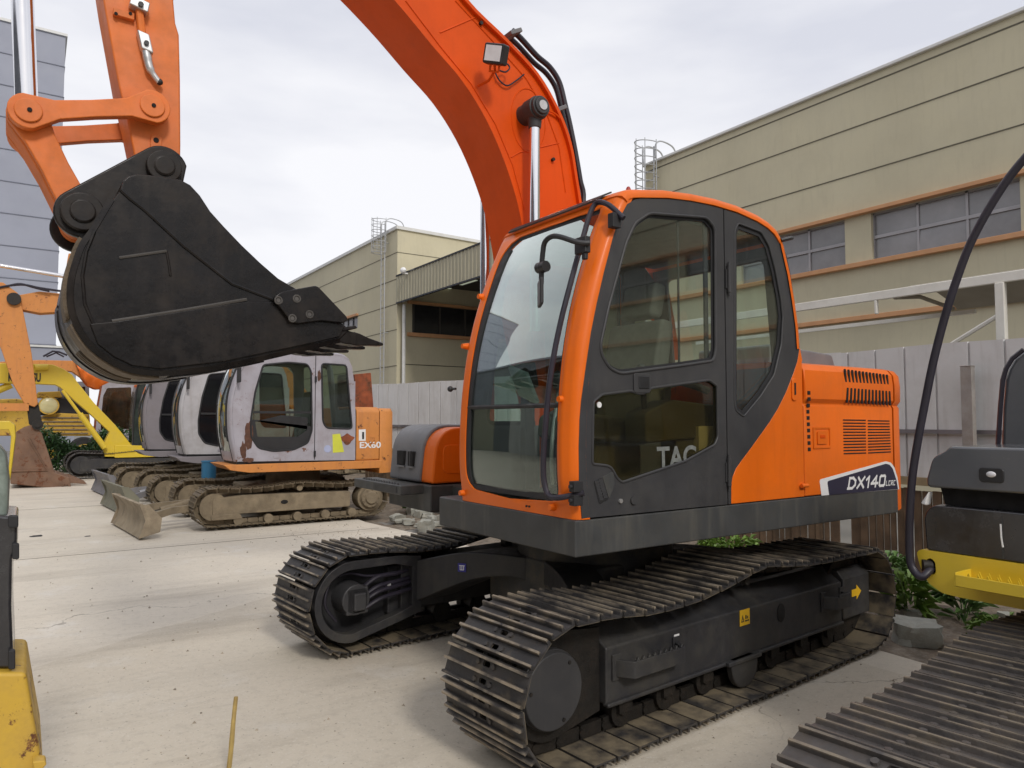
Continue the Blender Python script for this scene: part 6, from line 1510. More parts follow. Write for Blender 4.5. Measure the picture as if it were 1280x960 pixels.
def old_cab(t, F4, Y, w_, m, detail, dx=0., rot_m='oldorange'):
    """rounded cab with door and rear side window; shapes surveyed on the first machine and reused along the row"""
    YB_ = 12.3
    R = lambda pts: [(x+dx, z) for x, z in rel(None, pts, YB_)]
    front = R([(298.5,577),(294.5,560),(291.5,542),(290.5,520),(291.5,500),(295,483),(301,466),(308,453)])
    top = R([(318,445.5),(340,442.5),(375,441),(410,441),(428,443.5),(435.5,448)]); rear = R([(440,458),(443,480),(444.5,520),(444,575)])
    x0f, z0f = front[0]
    # side wall with two openings
    door = rounded(R([(329,456),(360,453),(384,455),(389,464),(390,538),(385,553.5),(367,562),(342,564),(323,560),(314,546),(313.5,525),(319,490)]), .05, 3)
    rw = rounded(R([(402,454.5),(433,456.5),(440,536),(408,535),(403.5,527)]), .06, 3)
    poly = front+top+rear
    g = G(); g.prism(poly, Y, Y+.035, holes=[door, rw]); cb_ = g.obj('cab', M[m], t, Mw=F4, bevel=.0)
    g = G(); g.prism(poly, Y+w_-.035, Y+w_, holes=[rounded([(x, z) for x, z in door], 0), rw]); g.obj('right_wall', M[m], cb_, Mw=F4)
    # curved front with pillars left and right
    P = spline([Vector((x, z, 0)) for x, z in front+top[:2]], 4); rowsA = []; rowsB = []; rowsG = []
    for i, p in enumerate(P):
        r = .09; a_ = [(p.x-.0, Y, p.y)]
        for k in range(5): a = pi/2*k/4; a_.append((p.x-.045*sin(a), Y+.06-.06*cos(a), p.y))
        a_.append((p.x-.06, Y+.13, p.y)); rowsA.append(a_)
        b_ = [(q[0], 2*Y+w_-q[1], q[2]) for q in a_]; rowsB.append(b_)
        rowsG.append([(p.x-.055-.03*sin(pi*k/4), Y+.12+(w_-.24)*k/4, p.y) for k in range(5)])
    g = G(); g.grid(rowsA); g.obj('front_pillar', M[m], cb_, Mw=F4, solid=.01, smooth=60)
    g = G(); g.grid(rowsB); g.obj('front_pillar', M[m], cb_, Mw=F4, solid=.01, smooth=60)
    k0 = 3; gm = M['oldglass'] if detail else M['smoke']
    g = G(); g.grid(rowsG[k0:]); g.obj('windscreen', gm, cb_, Mw=F4, smooth=60)
    g = G(); g.grid(rowsG[:k0+1]); g.obj('front_sill', M[m], cb_, Mw=F4, smooth=60)
    i_ = len(rowsG)//2-3; g = G(); g.tube([rowsG[i_][0], rowsG[i_][-1]], .018, 6); g.obj('sash_bar', M['rubber'], cb_, Mw=F4)
    for rr in (0, -1): g = G(); g.tube([r[rr] for r in rowsG], .014, 6); g.obj('windscreen_seal', M['rubber'], cb_, Mw=F4)
    # roof + back
    g = G(); rr = top+rear; rows = [[(x, Y+.0, z-.03), (x, Y+.05, z+.012), (x, Y+w_/2, z+.03), (x, Y+w_-.05, z+.012), (x, Y+w_, z-.03)] for x, z in [(v.x, v.y) for v in spline([Vector((*p, 0)) for p in top[1:]], 4)]]; g.grid(rows); g.obj('roof', M[m], cb_, Mw=F4, solid=.01, smooth=60)
    g = G(); xr_, zr_ = rear[1]; g.prism([(Y+.03, rear[3][1]), (Y+w_-.03, rear[3][1]), (Y+w_-.03, zr_+.05), (Y+.03, zr_+.05)], 0, .03, fn=lambda p, q, d: (xr_+d, p, q), holes=[rounded([(Y+.16, 1.95), (Y+w_-.16, 1.95), (Y+w_-.16, 2.6), (Y+.16, 2.6)], .05)]); g.obj('rear_wall', M[m], cb_, Mw=F4)
    # seals, glass
    for nm, pts in (('door_window', door), ('side_window', rw)):
        g = G(); g.prism(pts, Y+.012, Y+.018); o = g.obj(nm, gm if (detail or nm == 'side_window') else M['blackglass'], cb_, Mw=F4)
        g = G(); g.tube([(p[0], Y-.002, p[1]) for p in pts], .016, 6, closed=True); g.obj('window_seal', M['rubber'], cb_, Mw=F4)
    # door band across the window, dark lower glass
    zb_ = R([(350, 515)])[0][1]; xa = min(p[0] for p in door); xb = max(p[0] for p in door)
    g = G(); g.box(xa+.04, xb-.01, Y-.006, Y+.012, zb_-.025, zb_+.015); g.obj('window_bar', M['rubber'], cb_, Mw=F4)
    if detail:
        g = G(); g.prism(rounded(R([(313.5, 524), (390, 533), (389, 540), (384, 553.5), (367, 562), (342, 564), (323, 560), (314, 546)]), .02), Y+.008, Y+.011, holes=[rounded(R([(319, 527), (352, 519), (385, 522), (384, 538), (372, 546), (322, 546)]), .02)]); g.obj('tinted_border', M['black'], cb_, Mw=F4)
    sx_ = R([(394, 500)])[0][0]; g = G(); g.box(sx_-.006, sx_+.006, Y-.002, Y+.004, rear[3][1]+.03, top[2][1]-.04); g.obj('door_gap', M['void'], cb_, Mw=F4)
    for py in (474, 567):
        z = R([(394, py)])[0][1]; g = G(); g.cyl((sx_, Y-.02, z-.05), (sx_, Y-.02, z+.05), .018, n=8); g.obj('hinge', M['rubber'], cb_, Mw=F4)
    zh = R([(346, 570)])[0]; g = G(); g.prism(rounded([(zh[0]-.06, zh[1]-.03), (zh[0]+.06, zh[1]-.03), (zh[0]+.05, zh[1]+.03), (zh[0]-.05, zh[1]+.03)], .03), Y-.012, Y); g.obj('door_handle', M[m] if detail else M['oldgrey'], cb_, Mw=F4)
    # weathering and fittings that differ from cab to cab
    if detail:
        for (pxy, ra, rb, sd0) in (((311, 545), .07, .22, 1), ((304, 563), .05, .13, 2), ((310, 575), .09, .04, 3), ((399, 470), .03, .10, 4), ((322, 447), .12, .03, 5)):
            c = R([pxy])[0]; g = G(); pp = [(c[0]+ra*cos(a)*(1+.55*noise.noise(Vector((cos(a)*2, sin(a)*2, sd0*5.)))), c[1]+rb*sin(a)*(1+.55*noise.noise(Vector((cos(a)*2, sin(a)*2, sd0*9.+3))))) for a in [2*pi*k/36 for k in range(36)]]
            lim = [(max(x, poly[1][0]+.03), z) for x, z in pp]; g.prism(lim, Y-.002-.0006*sd0, Y-.0005); g.obj('rust_patch', M['rustred2'], cb_, Mw=F4)
    g = G(); q = P[len(P)//2]; g.tube([(P[k].x-.07, Y+.16, P[k].y) for k in range(6, len(P)-6)], .013, 6); g.tube([(P[6].x-.07, Y+.16, P[6].y), (P[6].x+.0, Y+.12, P[6].y)], .013, 6); g.obj('grab_rail', M['rubber'], cb_, Mw=F4)
    g = G(); k0_ = len(P)//2+5; g.tube([(P[k0_].x-.09, Y+.25, P[k0_].y), (P[k0_-5].x-.10, Y+.40, P[k0_-5].y-.05), (P[k0_-11].x-.10, Y+.44, P[k0_-11].y)], .011, 5); g.obj('wiper', M['rubber'], cb_, Mw=F4)
    g = G(); g.obox((P[-8].x-.16, Y-.10, P[-8].y-.25), (.02, 0, 0), (0, .07, 0), (0, 0, .12)); g.tube([(P[-8].x-.04, Y+.04, P[-8].y-.05), (P[-8].x-.16, Y-.06, P[-8].y-.12)], .012, 6); g.obj('mirror', M['rubber'], cb_, Mw=F4, bevel=.01)
    # seat inside
    xm_ = (xa+xb)/2+.35; g = G(); g.box(xm_-.3, xm_+.2, Y+w_*.28, Y+w_*.72, 1.05, 1.45); g.prism([(xm_+.12, 1.4), (xm_+.25, 1.4), (xm_+.36, 2.25), (xm_+.24, 2.27)], Y+w_*.28, Y+w_*.72); g.obj('seat', M['seat'], cb_, Mw=F4, bevel=.03)
    g = G(); g.box(front[0][0]-.02, rear[3][0], Y+.04, Y+w_-.04, rear[3][1]-.02, rear[3][1]+.02); g.obj('cab_floor', M['black'], cb_, Mw=F4)
    return front, rear

def old_machine(name, label, dx, dy, m, ms_, blade_m, detail, group=None, hood=True, bl=True, cab=True, arm='mud', bdx=0, bdy=0):
    F4 = Tm(dx, dy); Y = 12.3
    t = thing(name, label, 'excavator', Tm(4.1+dx, 13.4+dy), group)
    for a, b in ((12.22, 12.70), (14.15, 14.63)): old_track(t, F4, 2.50, 5.15, a, b, ms=ms_)
    g = G(); g.box(3.2, 4.8, 12.72, 14.13, .30, .62); g.cyl((4.1, 13.42, .6), (4.1, 13.42, .86), .48, n=28); g.obj('centre_frame', M['mud'], t, Mw=F4, bevel=.02)
    if bl: dozer_blade(t, Tm(dx+bdx, dy+bdy) @ Matrix.Translation((1.30, 12.9, 0)) @ Matrix.Rotation(radians(5), 4, 'Z') @ Matrix.Translation((-1.30, -12.9, 0)), 1.33, 11.9, 13.95, 3.2, blade_m, arm=arm)
    if cab: old_cab(t, F4, Y, 1.02, m, detail)
    # deck, hood
    R = lambda pts: rel(None, pts, Y)
    dkp = R([(279, 577.5), (288, 588), (312, 591), (475, 585), (478, 575.5), (444, 576)]); zt_ = dkp[-1][1]; dkp = [(dkp[0][0], zt_)]+[(dkp[1][0], dkp[1][1])]+[(dkp[2][0], dkp[2][1]), (dkp[3][0], dkp[3][1]), (dkp[4][0], zt_)]
    g = G(); g.prism(dkp, Y-.012, Y+1.04); g.box(3.3, 5.4, Y+1.04, Y+2.25, zt_-.16, zt_); g.obj('deck', M['oldorange'] if detail or m == 'oldgrey' else M['oldgrey2'], t, Mw=F4, bevel=.01)
    if hood:
        hp = R([(444.5, 512), (473, 514), (473, 576), (444.5, 576)]); mm_ = M['oldorange'] if detail else M[m]
        x0_, x1_ = hp[0][0]+.02, hp[1][0]+.02; zt2 = hp[0][1]
        g = G(); g.prism(rounded([(Y, zt_), (Y, zt2-.02), (Y+.10, zt2+.05), (Y+2.1, zt2+.05), (Y+2.2, zt2-.02), (Y+2.2, zt_)], .04), x0_, x1_, fn=lambda p, q, d: (d, p, q)); hd = g.obj('engine_hood', mm_, t, Mw=F4, bevel=.01)
        g = G(); rows = []
        for k in range(7):
            a = pi/2*k/6; x = x1_+.01+.36*sin(a); s = .30*(1-cos(a)); rows.append([(x, Y+s, .80), (x, Y+s, zt2-.04), (x, Y+s+.08, zt2+.03), (x, Y+2.12-s, zt2+.03), (x, Y+2.2-s, zt2-.04), (x, Y+2.2-s, .80)])
        g.grid(rows); g.add(rows[-1], [tuple(range(6))]); g.add(rows[0], [tuple(range(5, -1, -1))]); g.obj('counterweight', mm_, t, Mw=F4, smooth=50)
        if detail:
            p = W.Y(449, 560, Y-.002)
            text_obj('lettering', 'EX60', .15, M['white'], hd, F4 @ face_mat(W, (p.x, Y-.004, p.z-.0), (1, 0, 0), (0, 0, 1)), bold=.004, sx=1.25)
            pts = R([(448.5, 537), (457, 536.5), (457, 551), (448.5, 551)]); g = G(); g.prism(pts, Y-.004, Y-.001); g.obj('white_label', M['white'], hd, Mw=F4)
            pts = R([(452.5, 540), (455, 540), (455, 549), (452.5, 549)]); g = G(); g.prism(pts, Y-.006, Y-.0045); g.obj('label_mark', M['black'], hd, Mw=F4)
            pts = R([(461, 545), (469, 545), (469, 555), (461, 555)]); g = G(); g.prism(pts, Y-.010, Y+.0, holes=[[(pts[0][0]+(q[0]-pts[0][0])*.7+.02, pts[2][1]+(q[1]-pts[2][1])*.7+.015) for q in pts]]); g.obj('hood_latch', M['oldorange'], hd, Mw=F4)
            # yellow-green sticker, round blue sticker and rust patch under the rear side window
            M['limest'] = mat('lime_sticker', (.60, .62, .06), .6); M['palest'] = mat('pale_blue_sticker', (.38, .42, .60), .6)
            pts = R([(415.5, 543), (425, 542), (430, 565), (416, 566)]); g = G(); g.prism(pts, Y-.004, Y-.001); g.obj('lime_sticker', M['limest'], t, Mw=F4)
            c = R([(409.5, 561)])[0]; g = G(); g.prism([(c[0]+.065*cos(a), c[1]+.065*sin(a)) for a in [2*pi*k/20 for k in range(20)]], Y-.004, Y-.001); g.obj('round_sticker', M['palest'], t, Mw=F4)
            c = R([(434, 549)])[0]; g = G(); g.prism([(c[0]+(.12+.03*sin(3*a))*cos(a), c[1]+(.085+.02*cos(4*a))*sin(a)) for a in [2*pi*k/26 for k in range(26)]], Y-.003, Y-.0006); g.obj('rust_patch', M['rustred'], t, Mw=F4)
    return t
mB = old_machine('old_excavator', 'faded grey and orange crawler excavator with muddy tracks, nearest of the old row', 0, 0, 'oldgrey', 'shoe_old', 'blade', True, 'old excavators parked in a row')
pts = [(442, 468), (462.5, 466), (466, 511), (443, 511)]; q = [W.Y(a, b, 13.25) for a, b in pts]
g = G(); g.prism([(v.x, v.z) for v in q], 13.2, 13.3); g.obj('rusty_cover', M['rustred'], mB, Mw=Matrix.Identity(4), bevel=.01)
M['oldgrey3'] = mat('chalky_grey_paint', (.46, .45, .47), .6, var=.15, vscale=1.5, dirt=.7, dirtcol=(.28, .26, .25), dscale=1.4, streak=.5, streakcol=(.30, .27, .25))
mC = old_machine('old_excavator', 'old grey cab excavator with green-grey blade, second in the old row', -.22, 3.2, 'oldgrey3', 'shoe_old', 'blade3', False, 'old excavators parked in a row', arm='blade2', bdx=.3, bdy=.1)
mD = old_machine('old_excavator', 'dull grey excavator with black door window and grey blade, third in the old row', -.48, 6.4, 'oldgrey2', 'shoe_old', 'blade2', False, 'old excavators parked in a row', arm='blade2', bdx=.62, bdy=.5)
c = W.Y(263, 592, 14.6); M['bluedrum'] = mat('blue_plastic', (.03, .16, .30), .5)
g = G(); g.cyl((c.x, 14.75, .62), (c.x, 14.75, .98), .13, n=20); g.cyl((c.x, 14.75, .96), (c.x, 14.75, .985), .14, n=20); tag(g.obj('canister', M['bluedrum'], Mw=Matrix.Identity(4), smooth=40), 'blue plastic canister beneath the second old grey cab', 'canister')

# ---- yellow excavator further along
YE = 25.2
yx = thing('yellow_excavator', 'yellow crawler excavator with arched boom and black cab, beyond the old grey row', 'excavator', Tm(4, 26.3))
I4 = Matrix.Identity(4)
for a, b in ((25.15, 25.7), (27.0, 27.55)): old_track(yx, I4, 1.35, 4.3, a, b, zc=.42, rm=.35, ms='shoe')
g = G(); g.box(2.0, 3.8, 25.7, 27.0, .35, .75); g.cyl((2.9, 26.35, .7), (2.9, 26.35, 1.0), .55, n=24); g.obj('centre_frame', M['frame'], yx, Mw=I4)
bp = [(v.x, v.z) for v in [W.Y(*q, YE) for q in [(0,454),(20,454),(41.6,455),(58,455),(67,456),(79,461),(90,468),(97,478),(118,504),(144,531),(157.5,547.5),(165,557),(168,571),(131,571),(129,556),(137,540),(112,517),(92,500),(81,489),(75,484),(69,481),(47.5,480),(20,479.5),(0,479)]]]
x_ext = bp[0][0]-2.2
bp = [(x_ext, bp[0][1]-1.0)]+bp+[(x_ext, bp[-1][1]-1.0)]
g = G(); g.prism(bp, YE, YE+.42); yb_ = g.obj('boom', M['yellow'], yx, Mw=I4, bevel=.02)
a, b = W.Y(10, 475, YE), W.Y(60, 475, YE)
text_obj('lettering', 'KOMATSU', .34, M['black'], yb_, face_mat(W, (a.x, YE-.004, a.z-.03), (b.x-a.x, 0, b.z-a.z), (0, 0, 1)), bold=.012, sx=(b-a).length/1.95)
g = G(); A_ = W.Y(78, 488, YE-.15); B_ = W.Y(131, 560, YE-.15); g.cyl(A_, A_.lerp(B_, .45), .045, n=14); g.cyl(A_.lerp(B_, .40), B_, .085, n=14); g.obj('boom_cylinder', M['yellow'], yx, Mw=I4)
g = G(); A_ = W.Y(-30, 500, YE+.2); B_ = W.Y(14, 481, YE+.2); g.cyl(A_, B_, .10, n=14); A_ = W.Y(42, 462, YE-.02); g.cyl(W.Y(44, 459.5, YE-.06), W.Y(60, 459, YE-.06), .09, n=12); g.obj('arm_cylinder', M['yellow'], yx, Mw=I4)
# arm hangs beyond the left frame edge, boom rests on it
g = G(); g.prism([(x_ext-.3, 3.3), (x_ext+.2, 3.4), (x_ext+.55, 1.0), (x_ext+.25, .9)], YE+.05, YE+.36); g.obj('arm', M['yellow'], yx, Mw=I4, bevel=.02)
g = G(); g.prism(rounded([(x_ext+.1, 1.0), (x_ext+.7, 1.05), (x_ext+1.1, .5), (x_ext+.9, .05), (x_ext+.1, .1), (x_ext-.1, .6)], .1), YE-.3, YE+.7); g.obj('bucket', M['bucket'], yx, Mw=I4, bevel=.02)
a = W.Y(166, 556, YE); b = W.Y(198, 571, YE)
g = G(); g.prism(rounded([(a.x-.5, a.z), (b.x+2.2, a.z), (b.x+2.2, b.z), (a.x-.5, b.z)], .05), YE-.02, YE+2.4); g.obj('deck', M['yellow'], yx, Mw=I4, bevel=.02)
cp = [(v.x, v.z) for v in [W.Y(*q, YE+.02) for q in [(165.5, 556), (166.5, 520), (170, 490), (173, 479), (192, 476), (196, 520), (197, 557)]]]
g = G(); g.prism(cp, YE+.02, YE+1.1); cbq = g.obj('cab', M['smoke'], yx, Mw=I4, bevel=.03)
g = G(); pz = [(x, YE+.0, z) for x, z in cp]; g.tube(pz, .03, 6, closed=True); g.obj('cab_frame', M['black'], cbq, Mw=I4)
g = G(); g.prism(rounded([(b.x+.5, a.z), (b.x+2.3, a.z), (b.x+2.3, a.z+.9), (b.x+.5, a.z+.95)], .12), YE, YE+2.35); g.obj('engine_hood', M['yellow'], yx, Mw=I4, bevel=.03)

# ---- white cab excavator with orange tarpaulin over its boom
YF_ = 30.0
wf = thing('white_cab_excavator', 'pale grey cab excavator with red-brown window and orange tarpaulin over its boom', 'excavator', Tm(3, YF_+1))
pf = lambda pts: [(v.x, v.z) for v in [W.Y(*q, YF_) for q in pts]]
g = G(); g.prism(pf([(117, 575), (121, 520), (128, 482), (136, 478), (170, 478), (171, 575)]), YF_, YF_+.06, holes=[rounded(pf([(126, 525), (129, 495), (134, 485), (164, 484), (165, 515), (166, 536), (126, 538)]), .05)]); cq = g.obj('cab', M['oldgrey'], wf, Mw=I4)
g = G(); g.prism(pf([(117, 575), (121, 520), (128, 482), (136, 478), (170, 478), (171, 575)]), YF_+.9, YF_+1.1); g.obj('right_wall', M['rustred'], cq, Mw=I4)
g = G(); g.prism(pf([(126, 525), (129, 495), (134, 485), (164, 484), (165, 515), (166, 536), (126, 538)]), YF_+.02, YF_+.03); g.obj('cab_window', M['oldglass'], cq, Mw=I4)
g = G(); g.prism(pf([(115, 558), (180, 556), (182, 575), (115, 575)]), YF_-.02, YF_+2.2); g.obj('deck', M['oldorange'], wf, Mw=I4)
g = G(); g.prism(pf([(172, 556), (172, 510), (215, 508), (225, 556)]), YF_, YF_+2.2); g.obj('engine_hood', M['oldorange'], wf, Mw=I4, bevel=.04)
for a, b in ((YF_, YF_+.6), (YF_+1.9, YF_+2.5)): old_track(wf, I4, W.Y(112, 570, YF_).x, W.Y(205, 570, YF_).x, a, b, zc=.42, rm=.35)
bf = pf([(0, 449), (50, 447), (95, 448), (130, 462), (165, 480), (150, 488), (118, 480), (92, 462), (50, 458), (0, 460)])
g = G(); g.prism([(bf[0][0]-2, bf[0][1]-1)]+bf+[(bf[-1][0]-2, bf[-1][1]-1.1)], YF_+1.2, YF_+1.7); bmF = g.obj('boom', M['oldorange'], wf, Mw=I4, bevel=.02)
g = G(); rows = []; random.seed(4); tl = pf([(95, 446.5), (110, 452), (128, 459), (146, 466), (165, 472), (190, 477.5)]); tb_ = pf([(104, 470), (112, 480), (122, 485), (142, 484), (160, 483), (188, 481)])
for i in range(25):
    f = i/24*5; k = min(4, int(f)); t = f-k; a = Vector(tl[k]).lerp(Vector(tl[k+1]), t); b = Vector(tb_[k]).lerp(Vector(tb_[k+1]), t)
    rows.append([(a.lerp(b, j/8).x, YF_+1.1-.22*sin(pi*j/8)*1.0+.10*noise.noise(Vector((i*.45, j*.5, 0))), a.lerp(b, j/8).y+.06*noise.noise(Vector((i*.3, j*.7, 9)))) for j in range(9)]+[(a.x, YF_+1.9, a.y), (b.x, YF_+1.9, b.y)])
g.grid(rows); tag(g.obj('tarpaulin', M['tarp'], Mw=I4, solid=.01, smooth=70), 'crumpled orange tarpaulin draped over the distant boom', 'tarpaulin')
g = G(); g.tube([W.Y(*q, YF_+1.2) for q in ((54, 445.5), (66, 439), (74, 440), (84, 444))], .035, 6); g.tube([W.Y(*q, YF_+1.2) for q in ((58, 446), (70, 441), (80, 446))], .03, 6); g.obj('hydraulic_hose', M['hose'], wf, Mw=I4)

# ---- orange excavator whose boom and rusty bucket hang at the left
YG = 22.9
og = thing('long_arm_excavator', 'older orange excavator whose worn arm and rusty bucket reach down at the far left', 'excavator', Tm(8.2, YG+1))
pg = lambda pts, Y=YG: [(v.x, v.z) for v in [W.Y(*q, Y) for q in pts]]
bm_ = pg([(12, 372), (24, 368), (49, 363.5), (79, 366.5), (110, 372)])+[(5.4, 4.9), (7.2, 3.0), (8.3, 1.5), (7.7, 1.3), (6.6, 2.5), (4.9, 4.2)]+pg([(104, 394), (75, 389.5), (50, 391), (30, 387), (15, 382)])
g = G(); g.prism(bm_, YG+.1, YG+.55); bo = g.obj('boom', M['oldorange2'] if 'oldorange2' in M else M['oldorange'], og, Mw=I4, bevel=.02)
g = G(); g.prism(pg([(-12, 352), (4, 353), (22, 366), (29, 389), (39.6, 442), (47.5, 505), (43, 509), (30, 504), (16, 480), (2, 438), (-14, 400)]), YG, YG+.55); ar = g.obj('arm', M['oldorange'], og, Mw=I4, bevel=.02)
g = G(); c = W.Y(17.5, 374, YG); g.cyl((c.x, YG-.10, c.z), (c.x, YG+.65, c.z), .16, n=20); g.obj('arm_pin', M['chain'], ar, Mw=I4)
g = G(); a, b = W.Y(-30, 327, YG+.3), W.Y(84, 346, YG+.3); g.cyl(a, b, .055, n=12); g.obj('cylinder_rod', M['chrome'], ar, Mw=I4)
g = G(); a, b = W.Y(84, 346, YG+.3), W.Y(140, 357, YG+.3); g.cyl(a, b, .11, n=12); g.cyl(b, b+(b-a)*.9, .13, n=12); g.obj('arm_cylinder', M['oldorange'], og, Mw=I4)
g = G(); g.prism(pg([(80, 352), (86, 316), (96, 316), (100, 352), (92, 372)]), YG+.1, YG+.5); g.obj('cylinder_bracket', M['oldorange'], og, Mw=I4)
for ps in (((-4, 360), (12, 357), (30, 356), (50, 360), (84, 365)), ((12, 357), (26, 355), (45, 360), (62, 364))):
    g = G(); g.tube(spline([W.Y(*q, YG-.03) for q in ps], 4), .03, 6); g.obj('hydraulic_hose', M['hose'], og, Mw=I4)
g = G(); a, b = W.Y(-20, 509, YG+.2), W.Y(36, 509, YG+.2); g.obox((a+b)/2, (b-a)/2, (0, .2, 0), (0, 0, .10)); g.obj('guide_link', M['oldorange'], og, Mw=I4)
g = G(); g.prism(pg([(33, 505), (48, 503), (53, 530), (44, 536), (36, 530)]), YG+.1, YG+.5); g.obj('bucket_link', M['chain'], og, Mw=I4)
g = G(); bk = pg([(14, 588), (16, 560), (20, 540), (30, 534), (44, 530), (52, 541), (60, 565), (68, 590), (86, 596), (88, 604), (75, 611), (40, 607), (13, 604)])
g.prism(bk, YG-.25, YG+1.15); ob = g.obj('bucket', M['oldbucket'], og, Mw=I4, bevel=.03)
g = G(); g.tube([W.Y(*q, YG-.26) for q in ((36, 548), (59, 588), (14, 589))], .03, 5); g.obj('weld_ridge', M['oldbucket'], ob, Mw=I4)
g = G(); c = W.Y(47, 531, YG-.2); g.cyl((c.x, YG-.32, c.z), (c.x, YG+1.2, c.z), .13, n=20); g.cyl((c.x, YG-.36, c.z), (c.x, YG-.32, c.z), .07, n=16); g.obj('bucket_pin', M['chain'], ob, Mw=I4)
for k in range(4):
    y = YG-.2+k*.42; a = W.Y(84, 600, YG-.25); g = G(); g.prism([(a.x-.1, a.z+.09), (a.x+.10, a.z+.07), (a.x+.48, a.z-.14), (a.x+.10, a.z-.09), (a.x-.1, a.z-.10)], y, y+.11); g.obj('tooth', M['oldbucket'], ob, Mw=I4, bevel=.01)
a = W.Y(86, 605, YG-.28); g = G(); g.tube([a, a+Vector((.06, -.02, -.22)), a+Vector((.12, -.05, -.30))], .035, 6); g.tube([a+Vector((-.12, 0, .02)), a+Vector((-.15, 0, -.16))], .03, 6); g.obj('broken_tooth', M['oldbucket'], ob, Mw=I4)
# its body stands back from the row
g = G(); g.box(7.3, 10.6, YG-.6, YG+1.9, 1.05, 1.25); g.obj('deck', M['oldorange'], og, Mw=I4, bevel=.02)
g = G(); g.prism(rounded([(8.9, 1.25), (10.9, 1.25), (10.9, 2.2), (8.9, 2.3)], .15), YG-.6, YG+1.9); g.obj('engine_hood', M['oldorange'], og, Mw=I4, bevel=.04)
for a, b in ((YG-.7, YG-.1), (YG+1.3, YG+1.9)): old_track(og, I4, 7.6, 10.5, a, b, zc=.42, rm=.35)

# ---- old yellow wheeled machine with round headlights, far back
YH = 33.0
ow_ = thing('old_yellow_tractor', 'worn yellow machine with a round headlight behind the green hedge', 'tractor', Tm(2, YH+1))
ph = lambda pts: [(v.x, v.z) for v in [W.Y(*q, YH) for q in pts]]
g = G(); g.prism(ph([(52, 545), (52, 520), (70, 516), (112, 518), (114, 545)]), YH, YH+1.6); g.obj('body', M['yellow2'], ow_, Mw=I4, bevel=.04)
g = G(); g.prism(ph([(-40, 545), (-40, 500), (20, 498), (34, 500), (46, 505), (46, 545)]), YH+.3, YH+1.9); g.obj('engine_hood', M['yellow2'], ow_, Mw=I4, bevel=.05)
g = G(); g.prism(ph([(50, 519), (52, 498), (110, 498), (112, 519)]), YH+.1, YH+1.5); g.obj('grille', M['black'], ow_, Mw=I4, bevel=.02)
for k in range(5): g = G(); a = ph([(52, 522+k*5), (110, 522+k*5)]); g.box(a[0][0], a[1][0], YH-.04, YH+.0, a[0][1]-.03, a[0][1]+.02); g.obj('grille_bar', M['mud'], ow_, Mw=I4)
c = W.Y(61, 507, YH-.3); g = G(); g.cyl((c.x-.0, YH-.35, c.z), (c.x, YH+.0, c.z), .34, .20, 24); hl_ = g.obj('headlight', M['yellow2'], ow_, Mw=I4, smooth=40)
g = G(); g.ball((c.x, YH-.34, c.z), .30, 8, (1, .25, 1)); g.obj('headlight_lens', mat('old_lamp_lens', (.60, .55, .30), .2), hl_, Mw=I4, smooth=60)
g = G(); g.prism(ph([(45, 497), (47, 490), (75, 489), (78, 497)]), YH, YH+1.2); g.obj('cowl', M['yellow2'], ow_, Mw=I4, bevel=.03)
g = G(); g.prism(ph([(74, 520), (74, 478), (112, 476), (112, 520)]), YH+.2, YH+1.6, holes=[ph([(80, 514), (80, 484), (107, 483), (107, 514)])]); g.obj('cab', M['blade2'], ow_, Mw=I4)
g = G(); g.prism(ph([(80, 514), (80, 484), (107, 483), (107, 514)]), YH+.4, YH+.45); g.obj('cab_window', M['smoke'], ow_, Mw=I4)
for px in (60, 105):
    c = W.Y(px, 560, YH-.1); g = G(); g.cyl((c.x, YH-.2, .55), (c.x, YH+.3, .55), .55, n=28); wh = g.obj('wheel', M['rubber'], ow_, Mw=I4, bevel=.05, smooth=40)
    g = G(); g.cyl((c.x, YH-.22, .55), (c.x, YH-.19, .55), .28, n=20); g.obj('rim', M['yellow2'], wh, Mw=I4)

# hedge between them
a = W.Z(62, 577, 0); b = W.Z(116, 580, 0)
random.seed(9); g = G()
for i in range(4200):
    t = random.random(); c = Vector((1.2+ (a.x-1.2)*0, 0, 0)); x = -.15+3.1*t; y = 28.4+random.random()*1.3; h = (1.15+.35*sin(t*9)+.2*noise.noise(Vector((t*6, y, 0))))
    z = h*random.random()**.6; d = Vector((random.gauss(0, 1), random.gauss(-.5, 1), random.gauss(.3, .7))).normalized(); l = random.uniform(.16, .32)
    sd_ = d.cross(Vector((0, 0, 1))).normalized()*random.uniform(.022, .04); p = Vector((x, y, z)); g.add([p, p+d*l*.5+sd_, p+d*l+Vector((0, 0, -.06)), p+d*l*.5-sd_], [(0, 1, 2, 3)])
hg = g.obj('hedge', M['leaf3'], Mw=I4, smooth=5); tag(hg, 'dark green leafy hedge bush between the rusty bucket and yellow boom', 'hedge')

